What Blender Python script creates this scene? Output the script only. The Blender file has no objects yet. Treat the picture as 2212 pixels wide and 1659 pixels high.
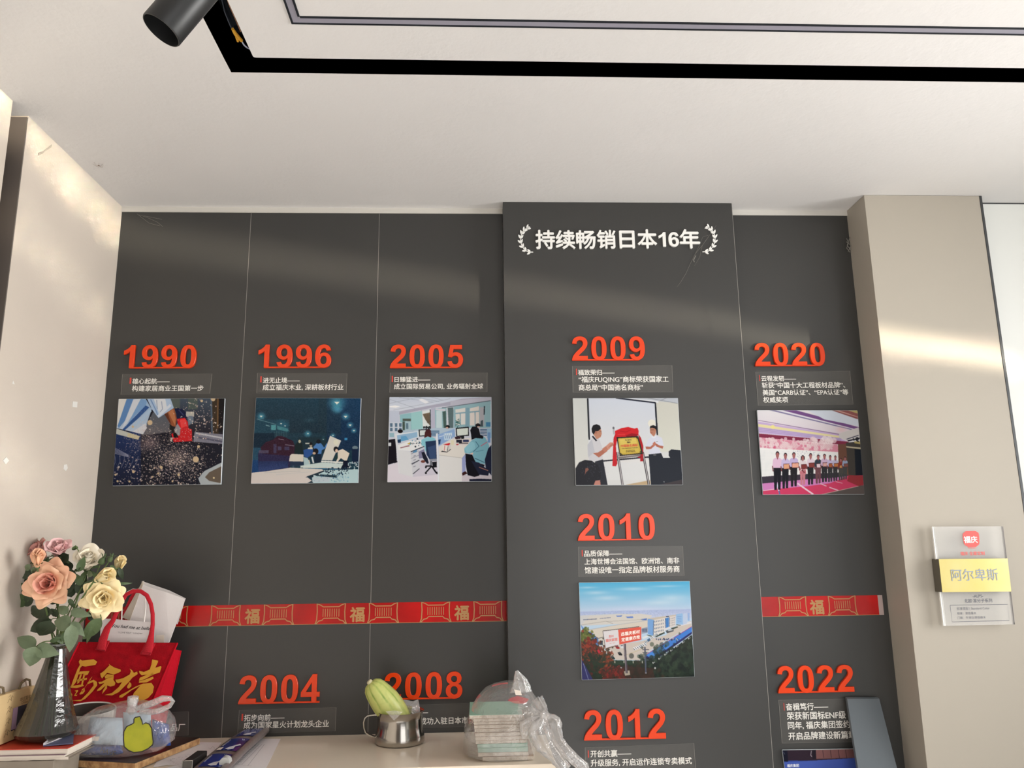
import bpy, bmesh, math, random
import numpy as np
from mathutils import Vector, Matrix

S = bpy.context.scene
COL = S.collection
# ------------------------------------------------------------------ camera
F_PX, IW, IH = 1728.395, 2212.0, 1659.0
CAM = Vector((1.10505, -2.38353, 1.44204))
RT = Vector((0.9990139, -0.0424307, -0.0130705))
UP = Vector((0.0041238, -0.2044410, 0.9788702))
FW = Vector((0.0442063, 0.9779589, 0.2040644))
cd = bpy.data.cameras.new('camera')
cam = bpy.data.objects.new('camera', cd)
COL.objects.link(cam)
cd.sensor_fit = 'HORIZONTAL'
cd.sensor_width = 36.0
cd.lens = F_PX / IW * 36.0
cd.clip_start = 0.05
M3 = Matrix((RT, UP, -FW)).transposed()
cam.matrix_world = Matrix.Translation(CAM) @ M3.to_4x4()
S.camera = cam
# ------------------------------------------------------------------ world, daylight, exposure
S.view_settings.view_transform = 'Standard'
S.view_settings.look = 'None'
S.view_settings.gamma = 1.0
S.view_settings.use_curve_mapping = False
S.view_settings.exposure = -0.02
S.cycles.use_denoising = True
S.cycles.max_bounces = 10
S.cycles.transparent_max_bounces = 24
S.cycles.sample_clamp_indirect = 4.0
wd = bpy.data.worlds.new('sky'); S.world = wd; wd.use_nodes = True
bg = wd.node_tree.nodes['Background']
bg.inputs[0].default_value = (0.86, 0.93, 1.0, 1)
bg.inputs[1].default_value = 0.3

def area(name, loc, target, sx, sy, power, color, spread=180):
    l = bpy.data.lights.new(name, 'AREA'); l.shape = 'RECTANGLE'; l.size = sx; l.size_y = sy
    l.energy = power; l.color = color; l.spread = math.radians(spread)
    o = bpy.data.objects.new(name, l); COL.objects.link(o)
    o.location = loc
    o.rotation_euler = (Vector(target) - Vector(loc)).to_track_quat('-Z', 'Y').to_euler()
    return o
# daylight through the right-hand window, and through the shop front behind the camera
area('daylight_side_window', (3.80, -1.25, 1.65), (0.0, -1.25, 1.6), 1.2, 1.3, 36, (1.0, 0.98, 0.95), 110)
area('daylight_shop_front', (2.55, -4.40, 1.45), (2.55, 0, 1.45), 1.9, 1.9, 26, (1.0, 0.98, 0.96))
# low sun thrown back into the room by glass across the street, arriving as thin sheets
def sun_sheet(name, p, spanv, d, half_len, thick, power, spread=4):
    """light sheet through point p, containing directions spanv and d; d = travel direction"""
    d = Vector(d).normalized(); sp = Vector(spanv)
    sp = (sp - d * sp.dot(d)).normalized()
    l = bpy.data.lights.new(name, 'AREA'); l.shape = 'RECTANGLE'; l.size = half_len * 2; l.size_y = thick
    l.energy = power; l.color = (1.0, 0.88, 0.68); l.spread = math.radians(spread)
    o = bpy.data.objects.new(name, l); COL.objects.link(o)
    z = -d; x = sp; y = z.cross(x)
    o.matrix_world = Matrix.Translation(Vector(p)) @ Matrix((x, y, z)).transposed().to_4x4()
    return o
sun = bpy.data.lights.new('sun', 'SUN'); sun.energy = 21; sun.angle = math.radians(0.6); sun.color = (1.0, 0.97, 0.93)
so = bpy.data.objects.new('sun', sun); COL.objects.link(so); so.location = (8, -1, 6)
so.rotation_euler = Vector((-0.8, -0.22, -0.5)).to_track_quat('-Z', 'Y').to_euler()
sun_sheet('sun_glint_upper', (4.3, -2.62, 2.415 - .165 * 4.3 + .114 * 2.62), (0.6, 0.8, -.165 * .6 - .114 * .8), (-.8, .6, .165 * .8 - .114 * .6), 1.12, 0.045, 1.15, 2.2)
sun_sheet('sun_glint_middle', (4.3, -2.78, 2.11 - .13 * 4.3 + .245 * 2.78), (0.5, 0.87, -.13 * .5 - .245 * .87), (-.87, .5, .13 * .87 - .245 * .5), 0.26, 0.05, 0.085, 2.2)
sun_sheet('sun_glint_lower', (4.3, -2.78, 1.45 - .13 * 4.3 + .49 * 2.78), (0.5, 0.87, -.13 * .5 - .49 * .87), (-.87, .5, .13 * .87 - .49 * .5), 0.24, 0.06, 0.07, 2.2)
sun_sheet('sun_glint_column', (3.3, -4.0, 2.05), (1, 0.2, 0.03), (-.2, .96, -.01), 0.2, 0.03, 0.035, 2.0)

# ------------------------------------------------------------------ helpers
def ray(u, v):
    return RT * ((u - IW / 2) / F_PX) - UP * ((v - IH / 2) / F_PX) + FW
def at(u, v, y):
    d = ray(u, v); return CAM + d * ((y - CAM.y) / d.y)
def atz(u, v, z):
    d = ray(u, v); return CAM + d * ((z - CAM.z) / d.z)
def atx(u, v, x):
    d = ray(u, v); return CAM + d * ((x - CAM.x) / d.x)
def lin(c):
    c = c / 255.0
    return c / 12.92 if c <= 0.04045 else ((c + 0.055) / 1.055) ** 2.4
def rgb(c):
    return (lin(c[0]), lin(c[1]), lin(c[2]), 1.0)

MATS = {}
def mat(name, c, rough=0.5, metal=0.0, spec=0.5, bump=0.0, bscale=60.0, var=0.0, vscale=8.0, emit=0, coat=0.0, trans=0.0, c2=None, sub=0.0):
    if name in MATS: return MATS[name]
    m = bpy.data.materials.new(name); m.use_nodes = True
    nt = m.node_tree; b = nt.nodes['Principled BSDF']
    b.inputs['Base Color'].default_value = rgb(c)
    b.inputs['Roughness'].default_value = rough
    b.inputs['Metallic'].default_value = metal
    b.inputs['Specular IOR Level'].default_value = spec
    b.inputs['Coat Weight'].default_value = coat
    b.inputs['Coat Roughness'].default_value = 0.08
    if emit:
        b.inputs['Emission Color'].default_value = rgb(c); b.inputs['Emission Strength'].default_value = emit
    tc = nt.nodes.new('ShaderNodeTexCoord')
    if var or c2:
        n = nt.nodes.new('ShaderNodeTexNoise'); n.inputs['Scale'].default_value = vscale; n.inputs['Detail'].default_value = 5
        nt.links.new(tc.outputs['Object'], n.inputs['Vector'])
        r = nt.nodes.new('ShaderNodeValToRGB')
        d = c2 if c2 else tuple(max(0, x * (1 - var)) for x in c)
        r.color_ramp.elements[0].position = 0.35; r.color_ramp.elements[1].position = 0.65
        r.color_ramp.elements[0].color = rgb(d); r.color_ramp.elements[1].color = rgb(c)
        nt.links.new(n.outputs['Fac'], r.inputs['Fac']); nt.links.new(r.outputs['Color'], b.inputs['Base Color'])
    if bump:
        n = nt.nodes.new('ShaderNodeTexNoise'); n.inputs['Scale'].default_value = bscale; n.inputs['Detail'].default_value = 4
        nt.links.new(tc.outputs['Object'], n.inputs['Vector'])
        bp = nt.nodes.new('ShaderNodeBump'); bp.inputs['Strength'].default_value = bump; bp.inputs['Distance'].default_value = 0.01
        nt.links.new(n.outputs['Fac'], bp.inputs['Height']); nt.links.new(bp.outputs['Normal'], b.inputs['Normal'])
    MATS[name] = m
    return m
def sheet_mat(name, c, clear=0.9, edge=0.4, rough=0.12, tint=(255, 255, 255), bump=0.0, bscale=40.0, power=2.0, gloss=0.0, gedge=0.5, grough=0.06):
    """thin clear film: mostly transparent, glossier and whiter at grazing angles"""
    if name in MATS: return MATS[name]
    m = bpy.data.materials.new(name); m.use_nodes = True
    nt = m.node_tree; nt.nodes.clear()
    out = nt.nodes.new('ShaderNodeOutputMaterial'); mix = nt.nodes.new('ShaderNodeMixShader')
    tr = nt.nodes.new('ShaderNodeBsdfTransparent'); tr.inputs[0].default_value = rgb(tint)
    b = nt.nodes.new('ShaderNodeBsdfPrincipled'); b.inputs['Base Color'].default_value = rgb(c); b.inputs['Roughness'].default_value = rough
    b.inputs['Specular IOR Level'].default_value = 0.8
    lw = nt.nodes.new('ShaderNodeLayerWeight'); lw.inputs['Blend'].default_value = 0.5
    pw = nt.nodes.new('ShaderNodeMath'); pw.operation = 'POWER'; pw.inputs[1].default_value = power
    mr = nt.nodes.new('ShaderNodeMapRange'); mr.inputs['To Min'].default_value = 1 - clear; mr.inputs['To Max'].default_value = edge
    nt.links.new(lw.outputs['Facing'], pw.inputs[0]); nt.links.new(pw.outputs[0], mr.inputs['Value'])
    nt.links.new(mr.outputs[0], mix.inputs[0]); nt.links.new(tr.outputs[0], mix.inputs[1]); nt.links.new(b.outputs[0], mix.inputs[2])
    nt.links.new(mix.outputs[0], out.inputs['Surface'])
    if gloss:
        gl = nt.nodes.new('ShaderNodeBsdfGlossy'); gl.inputs['Roughness'].default_value = grough; gl.inputs['Color'].default_value = (0.95, 0.95, 0.95, 1)
        m2 = nt.nodes.new('ShaderNodeMixShader'); r2 = nt.nodes.new('ShaderNodeMapRange'); r2.inputs['To Min'].default_value = gloss; r2.inputs['To Max'].default_value = gedge
        nt.links.new(pw.outputs[0], r2.inputs['Value']); nt.links.new(r2.outputs[0], m2.inputs[0]); nt.links.new(mix.outputs[0], m2.inputs[1]); nt.links.new(gl.outputs[0], m2.inputs[2])
        nt.links.new(m2.outputs[0], out.inputs['Surface'])
    if bump:
        tc = nt.nodes.new('ShaderNodeTexCoord')
        n = nt.nodes.new('ShaderNodeTexNoise'); n.inputs['Scale'].default_value = bscale; n.inputs['Detail'].default_value = 3
        n.inputs['Distortion'].default_value = 1.5
        nt.links.new(tc.outputs['Object'], n.inputs['Vector'])
        bp = nt.nodes.new('ShaderNodeBump'); bp.inputs['Strength'].default_value = bump; bp.inputs['Distance'].default_value = 0.02
        nt.links.new(n.outputs['Fac'], bp.inputs['Height'])
        nt.links.new(bp.outputs['Normal'], b.inputs['Normal']); nt.links.new(bp.outputs['Normal'], lw.inputs['Normal'])
        if gloss: nt.links.new(bp.outputs['Normal'], gl.inputs['Normal'])
    MATS[name] = m
    return m

def wloc(o):
    v = Vector((0, 0, 0))
    while o is not None:
        v = v + o.location; o = o.parent
    return v
def tag(o, label, cat, group=None, kind=None):
    if label: o['label'] = label
    if cat: o['category'] = cat
    if group: o['group'] = group
    if kind: o['kind'] = kind
    return o
def thing(name, label, cat, loc, group=None):
    o = bpy.data.objects.new(name, None); o.empty_display_size = 0.03
    COL.objects.link(o); o.location = Vector(loc)
    return tag(o, label, cat, group)

class MB:
    def __init__(self): self.v = []; self.f = []
    def add(self, vs, fs):
        n = len(self.v); self.v += [tuple(x) for x in vs]; self.f += [tuple(i + n for i in f) for f in fs]; return self
    def box(self, x0, x1, y0, y1, z0, z1):
        return self.add([(x0, y0, z0), (x1, y0, z0), (x1, y1, z0), (x0, y1, z0), (x0, y0, z1), (x1, y0, z1), (x1, y1, z1), (x0, y1, z1)],
                        [(0, 3, 2, 1), (4, 5, 6, 7), (0, 1, 5, 4), (1, 2, 6, 5), (2, 3, 7, 6), (3, 0, 4, 7)])
    def hexa(self, a, b):
        """a,b: two matching loops of points, capped"""
        n = len(a)
        return self.add(list(a) + list(b), [tuple(range(n))[::-1], tuple(range(n, 2 * n))] + [(i, (i + 1) % n, n + (i + 1) % n, n + i) for i in range(n)])
    def slab(self, quad, off):
        off = Vector(off); return self.hexa([Vector(q) for q in quad], [Vector(q) + off for q in quad])
    def grid(self, rows, closed=False):
        m = len(rows[0]); fs = []
        for i in range(len(rows) - 1):
            for j in range(m if closed else m - 1):
                k = (j + 1) % m
                fs.append((i * m + j, i * m + k, (i + 1) * m + k, (i + 1) * m + j))
        return self.add([p for r in rows for p in r], fs)
    def tube(self, pts, r, n=8, cap=True):
        pts = [Vector(p) for p in pts]; rows = []
        t0 = (pts[1] - pts[0]).normalized()
        a = t0.orthogonal().normalized()
        for i, p in enumerate(pts):
            t = (pts[min(i + 1, len(pts) - 1)] - pts[max(i - 1, 0)]).normalized()
            a = (a - t * a.dot(t)); a = a.normalized() if a.length > 1e-6 else t.orthogonal().normalized()
            b = t.cross(a); rr = r[i] if hasattr(r, '__len__') else r
            rows.append([p + (a * math.cos(2 * math.pi * k / n) + b * math.sin(2 * math.pi * k / n)) * rr for k in range(n)])
        base = len(self.v); self.grid(rows, True)
        if cap:
            self.f.append(tuple(base + k for k in range(n))[::-1]); e = base + (len(rows) - 1) * n
            self.f.append(tuple(e + k for k in range(n)))
        return self
    def lathe(self, prof, c, axis=(0, 0, 1), n=32, twist=None, capb=True, capt=False):
        c = Vector(c); ax = Vector(axis).normalized()
        a = Vector((1, 0, 0)); a = (a - ax * a.dot(ax)).normalized(); b = ax.cross(a); rows = []
        for i, (r, h) in enumerate(prof):
            tw = twist[i] if twist else 0
            rows.append([c + ax * h + (a * math.cos(2 * math.pi * (k + tw) / n) + b * math.sin(2 * math.pi * (k + tw) / n)) * r for k in range(n)])
        base = len(self.v); self.grid(rows, True)
        if capb: self.f.append(tuple(base + k for k in range(n))[::-1])
        if capt: self.f.append(tuple(base + (len(rows) - 1) * n + k for k in range(n)))
        return self
    def ribbon(self, pts, w, nrm):
        """flat stroke of width w along pts, lying in the plane with normal nrm"""
        pts = [Vector(p) for p in pts]; nrm = Vector(nrm); L = []; R = []
        for i, p in enumerate(pts):
            t = (pts[min(i + 1, len(pts) - 1)] - pts[max(i - 1, 0)]).normalized(); s = t.cross(nrm).normalized() * ((w[i] if hasattr(w, '__len__') else w) / 2)
            L.append(p - s); R.append(p + s)
        return self.grid([L, R])
    def build(self, name, m, parent=None, smooth=False, bevel=0.0, label=None, seg=2, sharp=40):
        off = wloc(parent) if parent else Vector((0, 0, 0))
        me = bpy.data.meshes.new(name)
        me.from_pydata([tuple(Vector(p) - off) for p in self.v], [], self.f)
        bm = bmesh.new(); bm.from_mesh(me)
        bmesh.ops.remove_doubles(bm, verts=bm.verts, dist=1e-6)
        if bevel:
            bmesh.ops.recalc_face_normals(bm, faces=bm.faces)
            es = [e for e in bm.edges if len(e.link_faces) == 2 and e.calc_face_angle(0) > 0.6]
            bmesh.ops.bevel(bm, geom=es, offset=bevel, segments=seg, profile=0.5, affect='EDGES')
        bm.to_mesh(me); bm.free()
        me.materials.append(m)
        if smooth:
            for p in me.polygons: p.use_smooth = True
            me.set_sharp_from_angle(angle=math.radians(sharp))
        o = bpy.data.objects.new(name, me); COL.objects.link(o)
        if parent: o.parent = parent
        if label: o['label'] = label
        return o
def structure(o):
    o['kind'] = 'structure'; return o

# ---- lettering
_tc = {}
def glyphs(s, extrude=0.0):
    k = (s, extrude)
    if k not in _tc:
        c = bpy.data.curves.new('lettering_curve', 'FONT'); c.body = s; c.size = 1.0; c.resolution_u = 3; c.extrude = extrude
        o = bpy.data.objects.new('lettering_curve', c); COL.objects.link(o); bpy.context.view_layer.update()
        me = bpy.data.meshes.new_from_object(o)
        _tc[k] = ([v.co.copy() for v in me.vertices], [tuple(p.vertices) for p in me.polygons])
        bpy.data.objects.remove(o); bpy.data.curves.remove(c); bpy.data.meshes.remove(me)
    return _tc[k]
def put_text(mb, s, org, xdir, zdir, width, bold=0.0, extrude=0.0, ndir=None, height=None):
    """left-bottom corner of the lettering at org, width along xdir"""
    vs, fs = glyphs(s, extrude)
    x0 = min(v.x for v in vs); x1 = max(v.x for v in vs); y0 = min(v.y for v in vs); y1 = max(v.y for v in vs)
    sc = width / (x1 - x0); sy = sc if height is None else height / (y1 - y0)
    org = Vector(org); xd = Vector(xdir).normalized(); zd = Vector(zdir).normalized(); nd = Vector(ndir) if ndir else xd.cross(zd)
    shifts = [(0, 0)] if not bold else [(0, 0), (bold, 0), (-bold, 0), (0, bold), (0, -bold)]
    for k, (a, b) in enumerate(shifts):
        mb.add([org + xd * ((v.x - x0) * sc + a * sc) + zd * ((v.y - y0) * sy + b * sc) + nd * (v.z * sc + k * 2e-6) for v in vs], fs)
    return sc
DIG = {
'0': "M562 1472 Q775 1472 895 1320 Q1038 1140 1038 723 Q1038 307 894 125 Q775 -25 562 -25 Q348 -25 217 139.5 Q86 304 86 726 Q86 1140 230 1322 Q349 1472 562 1472 Z M562 1239 Q511 1239 471 1206.5 Q431 1174 409 1090 Q380 981 380 723 Q380 465 406 368.5 Q432 272 471.5 240 Q511 208 562 208 Q613 208 653 240.5 Q693 273 715 357 Q744 465 744 723 Q744 981 718 1077.5 Q692 1174 652.5 1206.5 Q613 1239 562 1239 Z",
'1': "M806 0 L525 0 L525 1059 Q371 915 162 846 L162 1101 Q272 1137 401 1237.5 Q530 1338 578 1472 L806 1472 Z",
'2': "M1036 261 L1036 0 L51 0 Q67 148 147 280.5 Q227 413 463 632 Q653 809 696 872 Q754 959 754 1044 Q754 1138 703.5 1188.5 Q653 1239 564 1239 Q476 1239 424 1186 Q372 1133 364 1010 L84 1038 Q109 1270 241 1371 Q373 1472 571 1472 Q788 1472 912 1355 Q1036 1238 1036 1064 Q1036 965 1000.5 875.5 Q965 786 888 688 Q837 623 704 501 Q571 379 535.5 339 Q500 299 478 261 Z",
'4': "M639 0 L639 295 L39 295 L39 541 L675 1472 L911 1472 L911 542 L1093 542 L1093 295 L911 295 L911 0 Z M639 542 L639 1043 L302 542 Z",
'5': "M91 377 L371 406 Q383 311 442 255.5 Q501 200 578 200 Q666 200 727 271.5 Q788 343 788 487 Q788 622 727.5 689.5 Q667 757 570 757 Q449 757 353 650 L125 683 L269 1446 L1012 1446 L1012 1183 L482 1183 L438 934 Q532 981 630 981 Q817 981 947 845 Q1077 709 1077 492 Q1077 311 972 169 Q829 -25 575 -25 Q372 -25 244 84 Q116 193 91 377 Z",
'6': "M1034 1107 L762 1077 Q752 1161 710 1201 Q668 1241 601 1241 Q512 1241 450.5 1161 Q389 1081 373 828 Q478 952 634 952 Q810 952 935.5 818 Q1061 684 1061 472 Q1061 247 929 111 Q797 -25 590 -25 Q368 -25 225 147.5 Q82 320 82 713 Q82 1116 231 1294 Q380 1472 618 1472 Q785 1472 894.5 1378.5 Q1004 1285 1034 1107 Z M398 494 Q398 357 461 282.5 Q524 208 605 208 Q683 208 735 269 Q787 330 787 469 Q787 612 731 678.5 Q675 745 591 745 Q510 745 454 681.5 Q398 618 398 494 Z",
'8': "M324 791 Q215 837 165.5 917.5 Q116 998 116 1094 Q116 1258 230.5 1365 Q345 1472 556 1472 Q765 1472 880.5 1365 Q996 1258 996 1094 Q996 992 943 912.5 Q890 833 794 791 Q916 742 979.5 648 Q1043 554 1043 431 Q1043 228 913.5 101 Q784 -26 569 -26 Q369 -26 236 79 Q79 203 79 419 Q79 538 138 637.5 Q197 737 324 791 Z M382 1071 Q382 987 429.5 940 Q477 893 556 893 Q636 893 684 940.5 Q732 988 732 1072 Q732 1151 684.5 1198.5 Q637 1246 559 1246 Q478 1246 430 1198 Q382 1150 382 1071 Z M357 445 Q357 329 416.5 264 Q476 199 565 199 Q652 199 709 261.5 Q766 324 766 442 Q766 545 708 607.5 Q650 670 561 670 Q458 670 407.5 599 Q357 528 357 445 Z",
}
def digit_loops(ch):
    flip = ch == '9'; toks = DIG['6' if flip else ch].replace('M', ' M ').replace('L', ' L ').replace('Q', ' Q ').replace('Z', ' Z ').split()
    loops = []; cur = []; i = 0; mode = None
    while i < len(toks):
        t = toks[i]
        if t in 'MLQZ':
            mode = t; i += 1
            if t == 'Z': loops.append(cur); cur = []
            continue
        if mode in 'ML': cur.append((float(toks[i]), float(toks[i + 1]))); i += 2
        else:
            x1, y1, x2, y2 = map(float, toks[i:i + 4]); i += 4; x0, y0 = cur[-1]
            for k in range(1, 6):
                s = k / 5; cur.append(((1 - s) ** 2 * x0 + 2 * s * (1 - s) * x1 + s * s * x2, (1 - s) ** 2 * y0 + 2 * s * (1 - s) * y1 + s * s * y2))
    if flip: loops = [[(1139 - x, 1447 - y) for x, y in l] for l in loops]
    out = []
    for l in loops:
        if abs(l[0][0] - l[-1][0]) + abs(l[0][1] - l[-1][1]) < 1: l = l[:-1]
        out.append(l)
    return out
_sc = {}
def solid(loops, depth, bev=0.0):
    """filled outline with depth, as (verts, faces); depth along +z"""
    c = bpy.data.curves.new('outline_curve', 'CURVE'); c.dimensions = '2D'; c.fill_mode = 'BOTH'; c.extrude = depth / 2; c.bevel_depth = bev; c.bevel_resolution = 0
    c.offset = -bev
    for l in loops:
        sp = c.splines.new('POLY'); sp.points.add(len(l) - 1); sp.use_cyclic_u = True
        for p, q in zip(sp.points, l): p.co = (q[0], q[1], 0, 1)
    o = bpy.data.objects.new('outline_curve', c); COL.objects.link(o); bpy.context.view_layer.update()
    me = bpy.data.meshes.new_from_object(o)
    r = ([v.co.copy() for v in me.vertices], [tuple(p.vertices) for p in me.polygons])
    bpy.data.objects.remove(o); bpy.data.curves.remove(c); bpy.data.meshes.remove(me)
    return r
# ------------------------------------------------------------------ printed pictures, drawn into a fine mesh of coloured points
class Pic:
    """w x h picture; drawing coordinates are those of a quad TL,TR,BR,BL"""
    def __init__(s, quad, bg, w=300, h=240, ss=2, seed=1):
        s.w, s.h, s.ss = w, h, ss; s.W, s.H = w * ss, h * ss
        s.im = np.zeros((s.H, s.W, 3)); s.im[:] = bg
        A = []; B = []
        for (x, y), (X, Y) in zip(quad, [(0, 0), (s.W, 0), (s.W, s.H), (0, s.H)]):
            A.append([x, y, 1, 0, 0, 0, -x * X, -y * X]); B.append(X)
            A.append([0, 0, 0, x, y, 1, -x * Y, -y * Y]); B.append(Y)
        s.m = np.append(np.linalg.solve(np.array(A, float), np.array(B, float)), 1).reshape(3, 3)
        s.rng = np.random.default_rng(seed)
        yy, xx = np.mgrid[0:s.H, 0:s.W]; s.xx = xx + 0.5; s.yy = yy + 0.5
        s.k = s.W / (abs(quad[1][0] - quad[0][0]))
    def t(s, p):
        p = np.asarray(p, float).reshape(-1, 2); q = np.c_[p, np.ones(len(p))] @ s.m.T
        return q[:, :2] / q[:, 2:]
    def _mask(s, q):
        x0, y0 = np.floor(q.min(0)).astype(int); x1, y1 = np.ceil(q.max(0)).astype(int)
        x0, y0 = max(x0, 0), max(y0, 0); x1, y1 = min(x1, s.W), min(y1, s.H)
        if x1 <= x0 or y1 <= y0: return None
        X = s.xx[y0:y1, x0:x1]; Y = s.yy[y0:y1, x0:x1]; m = np.zeros(X.shape, bool); n = len(q)
        for i in range(n):
            a, b = q[i], q[(i + 1) % n]
            if a[1] == b[1]: continue
            c = ((Y >= a[1]) != (Y >= b[1])) & (X < (b[0] - a[0]) * (Y - a[1]) / (b[1] - a[1]) + a[0])
            m ^= c
        return (slice(y0, y1), slice(x0, x1)), m
    def poly(s, pts, c, a=1.0, c2=None, ang=None, tex=0.0):
        """c2: colour at the bottom (or along ang) of the shape, blended"""
        q = s.t(pts); r = s._mask(q)
        if r is None: return s
        sl, m = r; col = np.array(c, float)
        sub = s.im[sl]
        if c2 is not None:
            d = (0, 1) if ang is None else (math.cos(ang), math.sin(ang))
            pr = q @ np.array(d); f = np.clip(((s.xx[sl] * d[0] + s.yy[sl] * d[1]) - pr.min()) / max(1e-6, pr.max() - pr.min()), 0, 1)[..., None]
            full = col * (1 - f) + np.array(c2, float) * f
        else: full = np.broadcast_to(col, sub.shape).copy()
        if tex: full = full * (1 + tex * (s.rng.random(full.shape[:2])[..., None] - 0.5) * 2)
        sub[m] = sub[m] * (1 - a) + full[m] * a
        return s
    def rect(s, x0, y0, x1, y1, c, **k): return s.poly([(x0, y0), (x1, y0), (x1, y1), (x0, y1)], c, **k)
    def ell(s, cx, cy, rx, ry, c, a=1.0, soft=0.0, rot=0.0):
        n = 28; cr, sr = math.cos(rot), math.sin(rot)
        if not soft:
            return s.poly([(cx + rx * math.cos(t) * cr - ry * math.sin(t) * sr, cy + rx * math.cos(t) * sr + ry * math.sin(t) * cr) for t in np.linspace(0, 2 * math.pi, n, endpoint=False)], c, a)
        q = s.t([(cx, cy)])[0]; d = np.sqrt(((s.xx - q[0]) / (rx * s.k)) ** 2 + ((s.yy - q[1]) / (ry * s.k)) ** 2)
        f = (np.clip((1 - d) / soft, 0, 1) * a)[..., None]; f = f * f * (3 - 2 * f)
        s.im[:] = s.im * (1 - f) + np.array(c, float) * f
        return s
    def line(s, pts, w, c, a=1.0):
        pts = [np.array(p, float) for p in pts]
        for p, q in zip(pts[:-1], pts[1:]):
            d = q - p; L = np.hypot(*d) or 1; n = np.array([-d[1], d[0]]) / L * w / 2
            s.poly([p + n, q + n, q - n, p - n], c, a)
        return s
    def specks(s, n, cx, cy, rx, ry, r0, r1, cols, a=0.9, gauss=True):
        for _ in range(n):
            if gauss: x, y = s.rng.normal(cx, rx / 2), s.rng.normal(cy, ry / 2)
            else: x, y = s.rng.uniform(cx - rx, cx + rx), s.rng.uniform(cy - ry, cy + ry)
            r = s.rng.uniform(r0, r1) * (0.5 + s.rng.random() * 0.7); q = s.t([(x, y)])[0]; rr = max(0.7, r * s.k)
            X0, X1, Y0, Y1 = int(q[0] - rr), int(q[0] + rr) + 1, int(q[1] - rr), int(q[1] + rr) + 1
            X0, Y0 = max(X0, 0), max(Y0, 0); X1, Y1 = min(X1, s.W), min(Y1, s.H)
            if X1 <= X0 or Y1 <= Y0: continue
            m = (s.xx[Y0:Y1, X0:X1] - q[0]) ** 2 + (s.yy[Y0:Y1, X0:X1] - q[1]) ** 2 <= rr * rr
            c = np.array(cols[s.rng.integers(len(cols))], float)
            sub = s.im[Y0:Y1, X0:X1]; sub[m] = sub[m] * (1 - a) + c * a
        return s
    def noise(s, amp, cell=1, region=None):
        h, w = s.H // cell + 2, s.W // cell + 2
        n = np.kron(s.rng.normal(0, 1, (h, w)), np.ones((cell, cell)))[:s.H, :s.W, None]
        f = 1.0
        if region: cx, cy, rx, ry = region; q = s.t([(cx, cy)])[0]; f = np.exp(-(((s.xx - q[0]) / (rx * s.k)) ** 2 + ((s.yy - q[1]) / (ry * s.k)) ** 2))[..., None]
        s.im += n * amp * f
        return s
    def blur(s, n=1):
        for _ in range(n):
            p = np.pad(s.im, ((1, 1), (1, 1), (0, 0)), 'edge'); s.im = (p[:-2, 1:-1] + p[2:, 1:-1] + p[1:-1, :-2] + p[1:-1, 2:] + 2 * p[1:-1, 1:-1]) / 6
        return s
    def mesh(s, name, corners, m, parent, nrm):
        """corners TL,TR,BR,BL in the world"""
        im = np.clip(s.im.reshape(s.h, s.ss, s.w, s.ss, 3).mean((1, 3)), 0, 255) / 255
        off = wloc(parent); TL, TR, BR, BL = [np.array(Vector(c) - off + Vector(nrm)) for c in corners]
        u = (np.arange(s.w) / (s.w - 1))[None, :, None]; v = (np.arange(s.h) / (s.h - 1))[:, None, None]
        P = (TL * (1 - u) + TR * u) * (1 - v) + (BL * (1 - u) + BR * u) * v
        idx = np.arange(s.w * s.h).reshape(s.h, s.w)
        F = np.stack([idx[:-1, :-1], idx[1:, :-1], idx[1:, 1:], idx[:-1, 1:]], -1).reshape(-1, 4)
        me = bpy.data.meshes.new(name)
        me.vertices.add(s.w * s.h); me.vertices.foreach_set('co', P.reshape(-1).astype(np.float32))
        me.loops.add(F.size); me.loops.foreach_set('vertex_index', F.reshape(-1).astype(np.int32))
        me.polygons.add(len(F)); me.polygons.foreach_set('loop_start', (np.arange(len(F)) * 4).astype(np.int32))
        me.update(calc_edges=True)
        L = np.where(im <= 0.04045, im / 12.92, ((im + 0.055) / 1.055) ** 2.4)
        at_ = me.color_attributes.new('print_colour', 'FLOAT_COLOR', 'POINT')
        at_.data.foreach_set('color', np.concatenate([L.reshape(-1, 3), np.ones((s.w * s.h, 1))], 1).reshape(-1).astype(np.float32))
        me.materials.append(m)
        o = bpy.data.objects.new(name, me); COL.objects.link(o); o.parent = parent
        return o
def print_mat():
    m = bpy.data.materials.new('printed_ink'); m.use_nodes = True; nt = m.node_tree; b = nt.nodes['Principled BSDF']
    a = nt.nodes.new('ShaderNodeAttribute'); a.attribute_name = 'print_colour'
    mx = nt.nodes.new('ShaderNodeVectorMath'); mx.operation = 'SCALE'; mx.inputs['Scale'].default_value = 0.80
    nt.links.new(a.outputs['Color'], mx.inputs[0]); nt.links.new(mx.outputs[0], b.inputs['Base Color']); b.inputs['Roughness'].default_value = 0.16; b.inputs['Specular IOR Level'].default_value = 0.15
    return m

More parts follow.
